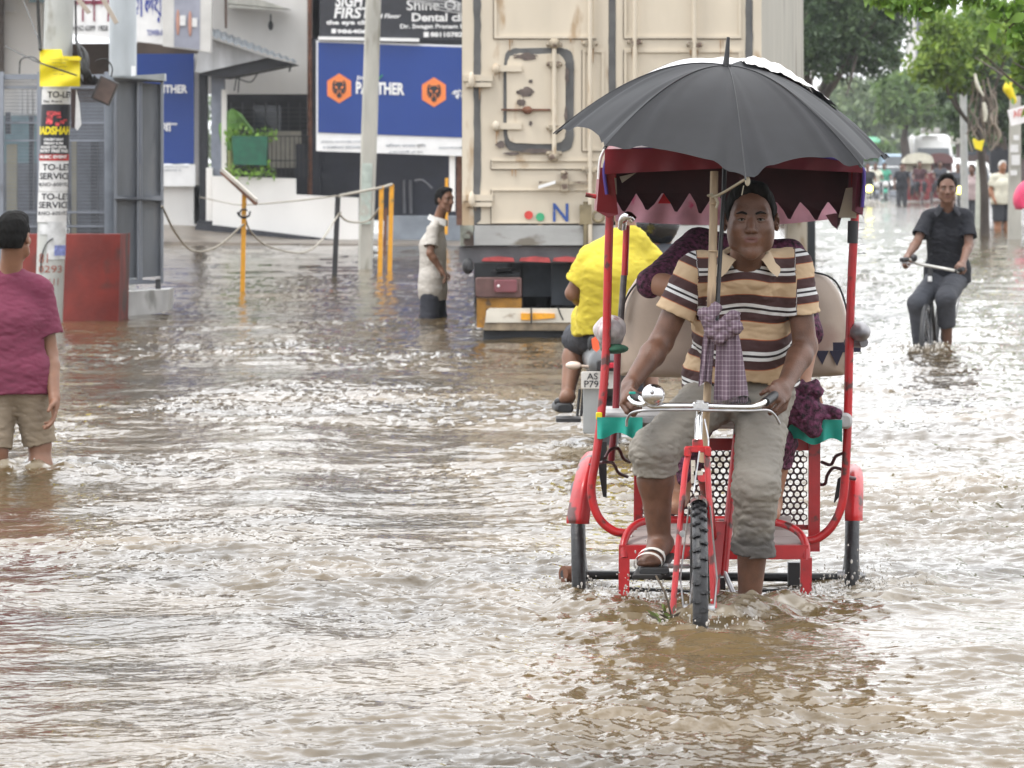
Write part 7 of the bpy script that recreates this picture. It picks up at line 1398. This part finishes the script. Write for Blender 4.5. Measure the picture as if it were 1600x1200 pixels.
vehicle('bus', 'green bus showing its roof far down the road on the left', 1352, 320, 2.5, 3.4, 8, mat('green_bus_paint', (.05, .30, .16), .4), 'bus')
vehicle('small_van', 'small white van right of the far rickshaws', 1490, 205, 1.6, 1.9, 3.6, M_vw, 'van', glass=(.5, .85))
vehicle('small_van', 'white van partly hidden behind the slim grey pole', 1520, 190, 1.6, 1.75, 3.6, M_vw, 'van', glass=(.5, .85))
def seated(label, c, s_, shirt, pants, h=.03, face=-1, skin=None, helm=None, hair_=M_hair, build=1., group=None):
    """c = hip point; knees forward, hands on a bar ahead"""
    f = V(0, face, 0); sd = V(1, 0, 0); a = lambda x, z, fo: c + sd * x * s_ + V(0, 0, z * s_) + f * fo * s_
    J = dict(pel=a(0, .03, 0), chest=a(0, .33, .04), neck=a(0, .53, .05), head=a(0, .68, .08), shA=a(-.18, .47, .04), shB=a(.18, .47, .04), elA=a(-.25, .24, .16), elB=a(.25, .24, .16), wrA=a(-.25, .18, .38), wrB=a(.25, .18, .38), haA=a(-.24, .17, .45), haB=a(.24, .17, .45),
             hpA=a(-.09, 0, .02), hpB=a(.09, 0, .02), knA=a(-.14, -.02, .42), knB=a(.14, -.02, .42), anA=a(-.13, -.42, .38), anB=a(.13, -.42, .38), toA=a(-.13, -.45, .48), toB=a(.13, -.45, .48))
    return person(label, J, f, sc=s_, h=h, sk=skin, shirt=dict(m=shirt, loose=.028, sleeve=.7, hem=a(0, -.05, 0)), pants=dict(m=pants, len=1.8, loose=.02), hair=hair_, face=False, detail=False, hand=False, helmet=helm, build=build, group=group)
def motorbike(px, Y, label, lamp, m=M_dk, on=True, dx=0):
    c = PZ(px, Y, -.3); t = thing('motorcycle', c, label, 'motorcycle')
    wheel(t, c + V(0, -.65, .30), V(1, 0, 0), .30, .05, 'front_wheel', spokes=12); wheel(t, c + V(0, .65, .30), V(1, 0, 0), .30, .05, 'rear_wheel', spokes=12)
    mb = MB(); mb.ball(c + V(0, -.05, .78), (.14, .30, .15)); mb.ball(c + V(0, 0, .48), (.16, .28, .2)); mb.tube([c + V(0, .1, .78), c + V(0, .7, .84)], .11, 10); mb.build('body', m, t)
    mb = MB(); mb.tube([c + V(-.1, -.62, .32), c + V(-.1, -.48, .95)], .025, 6); mb.tube([c + V(.1, -.62, .32), c + V(.1, -.48, .95)], .025, 6); mb.tube([c + V(-.36, -.38, 1.05), c + V(-.12, -.46, 1.0), c + V(.12, -.46, 1.0), c + V(.36, -.38, 1.05)], .016, 6); mb.build('fork', M_silver, t)
    mb = MB(); mb.ball(c + V(0, -.60, .88), (.12, .08, .12)); mb.build('headlight', mat('lit_headlamp_' + ('warm' if lamp[2] < .4 else 'yellow'), lamp, .3, emit=(lamp, 4 if on else 0)), t)
    mb = MB(); mb.ball(c + V(0, -.56, .60), (.08, .2, .12)); mb.build('front_mudguard', m, t)
    return c
c = motorbike(1356, 158, 'motorcycle with a bright yellow headlamp ploughing through the water far back', (1, .92, .16)); seated('motorcyclist in dark clothes behind the yellow headlamp', c + V(0, .1, .92), 1., M_navyshirt, M_dk)
c = motorbike(1497, 150, 'motorcycle with a warm orange headlamp behind the cyclist head', (1, .42, .06)); seated('motorcyclist in dark clothes behind the warm orange headlamp', c + V(0, .1, .92), 1., M_dkgrey, M_dk)
c = motorbike(1382, 185, 'turquoise green scooter in the road left of the far rickshaws', (.6, .6, .6), mat('turquoise_green_paint', (.05, .36, .24), .35), on=False); seated('rider in a green shirt on the turquoise scooter', c + V(0, .1, .92), 1., mat('green_shirt', (.06, .30, .20), .8), M_dk)
c = motorbike(1368, 178, 'second dark motorcycle just right of the yellow headlamp', (.6, .6, .6), M_greymetal, on=False); seated('rider in a pale shirt right of the yellow headlamp', c + V(0, .1, .92), 1., M_offw, M_dk)
def far_rickshaw(px, Y, label, hoodm, grp):
    c = PZ(px, Y, -.3); t = thing('cycle_rickshaw', c, label, 'cycle rickshaw', grp); Mr = mat('dull_red_rickshaw', (.22, .03, .035), .5, var=.3)
    for nm, dx, dy in (('front_wheel', 0, -1.6), ('rear_wheel', -.48, 0), ('rear_wheel', .48, 0)): wheel(t, c + V(dx, dy, .35), V(1, 0, 0), .35, .03, nm, spokes=10)
    mb = MB(); mb.rbox(c + V(0, .1, .75), (.9, .5, .12), .04); mb.build('seat', Mr, t); mb = MB(); mb.rbox(c + V(0, .35, 1.05), (.9, .12, .55), .08); mb.build('backrest', Mr, t)
    mb = MB(); mb.rbox(c + V(0, -.15, .55), (.8, .05, .35), .03); mb.build('front_panel', Mr, t); mb = MB(); mb.rbox(c + V(0, -.35, .33), (.8, .4, .04), .01); mb.build('footboard', M_rwood, t)
    mb = MB()
    for sx in (-1, 1): mb.tube([c + V(sx * .46, -.2, .3), c + V(sx * .48, -.1, .9), c + V(sx * .48, -.2, 1.75)], .018, 6, sm=3); mb.tube([c + V(sx * .48, .35, .6), c + V(sx * .48, .4, 1.7)], .018, 6)
    mb.tube([c + V(0, -1.6, .35), c + V(0, -1.4, 1.0), c + V(0, -1.35, 1.1)], .02, 6); mb.tube([c + V(0, -1.4, .9), c + V(0, -.7, .4), c + V(0, 0, .35)], .02, 6); mb.tube([c + V(-.28, -1.25, 1.1), c + V(0, -1.38, 1.08), c + V(.28, -1.25, 1.1)], .015, 6); mb.tube([c + V(0, -.75, .45), c + V(0, -.75, .95)], .02, 6); mb.build('frame', Mr, t)
    mb = MB()
    def hf_(u, v): a = math.pi * u; return c + V(-.54 * math.cos(a), -.35 + .95 * v, 1.68 + (.38 - .10 * v * v) * math.sin(a) ** .6)
    mb.grid(hf_, 18, 8); mb.prism([c + V(.53 * math.cos(math.pi * k / 14), .30, 1.42 + .60 * math.sin(math.pi * k / 14) ** .6) for k in range(15)], (0, .03, 0)); mb.prism([c + V(.54 * math.cos(math.pi * k / 14), -.38, 1.70 + .38 * math.sin(math.pi * k / 14) ** .6) for k in range(15)], (0, .03, 0)); mb.build('hood', hoodm, t)
    seated('passenger on the far rickshaw, ' + label.split(',')[0][:40].replace('far cycle rickshaw ', ''), c + V(-.1, .15, .85), .95, mat('maroon_shirt', (.16, .04, .05), .8) if hoodm is not M_offw else M_greymetal, M_dk, h=.035)
    seated('puller of the far rickshaw, ' + label.split(',')[0][:40].replace('far cycle rickshaw ', ''), c + V(0, -.75, .98), 1., M_maroon if hoodm is M_offw else M_dkgrey, M_dk, h=.035)
far_rickshaw(1434, 172, 'far cycle rickshaw with a pale grey hood, left one of the pair', M_offw, 'far rickshaws'); far_rickshaw(1466, 180, 'far cycle rickshaw with a dark brown hood, right one of the pair', mat('brown_hood', (.12, .05, .05), .7), 'far rickshaws')
# air
hz = bpy.data.materials.new('thin_haze'); hz.use_nodes = True; n = hz.node_tree; n.nodes.remove(n.nodes['Principled BSDF']); pv = n.nodes.new('ShaderNodeVolumePrincipled'); pv.inputs['Color'].default_value = (.93, .96, 1, 1); pv.inputs['Density'].default_value = .00028; pv.inputs['Anisotropy'].default_value = .2
n.links.new(pv.outputs[0], n.nodes['Material Output'].inputs['Volume'])
mb = MB(); mb.box((0, 380, 24), (1500, 1600, 52)); tag(mb.build('haze', hz), kind='stuff')
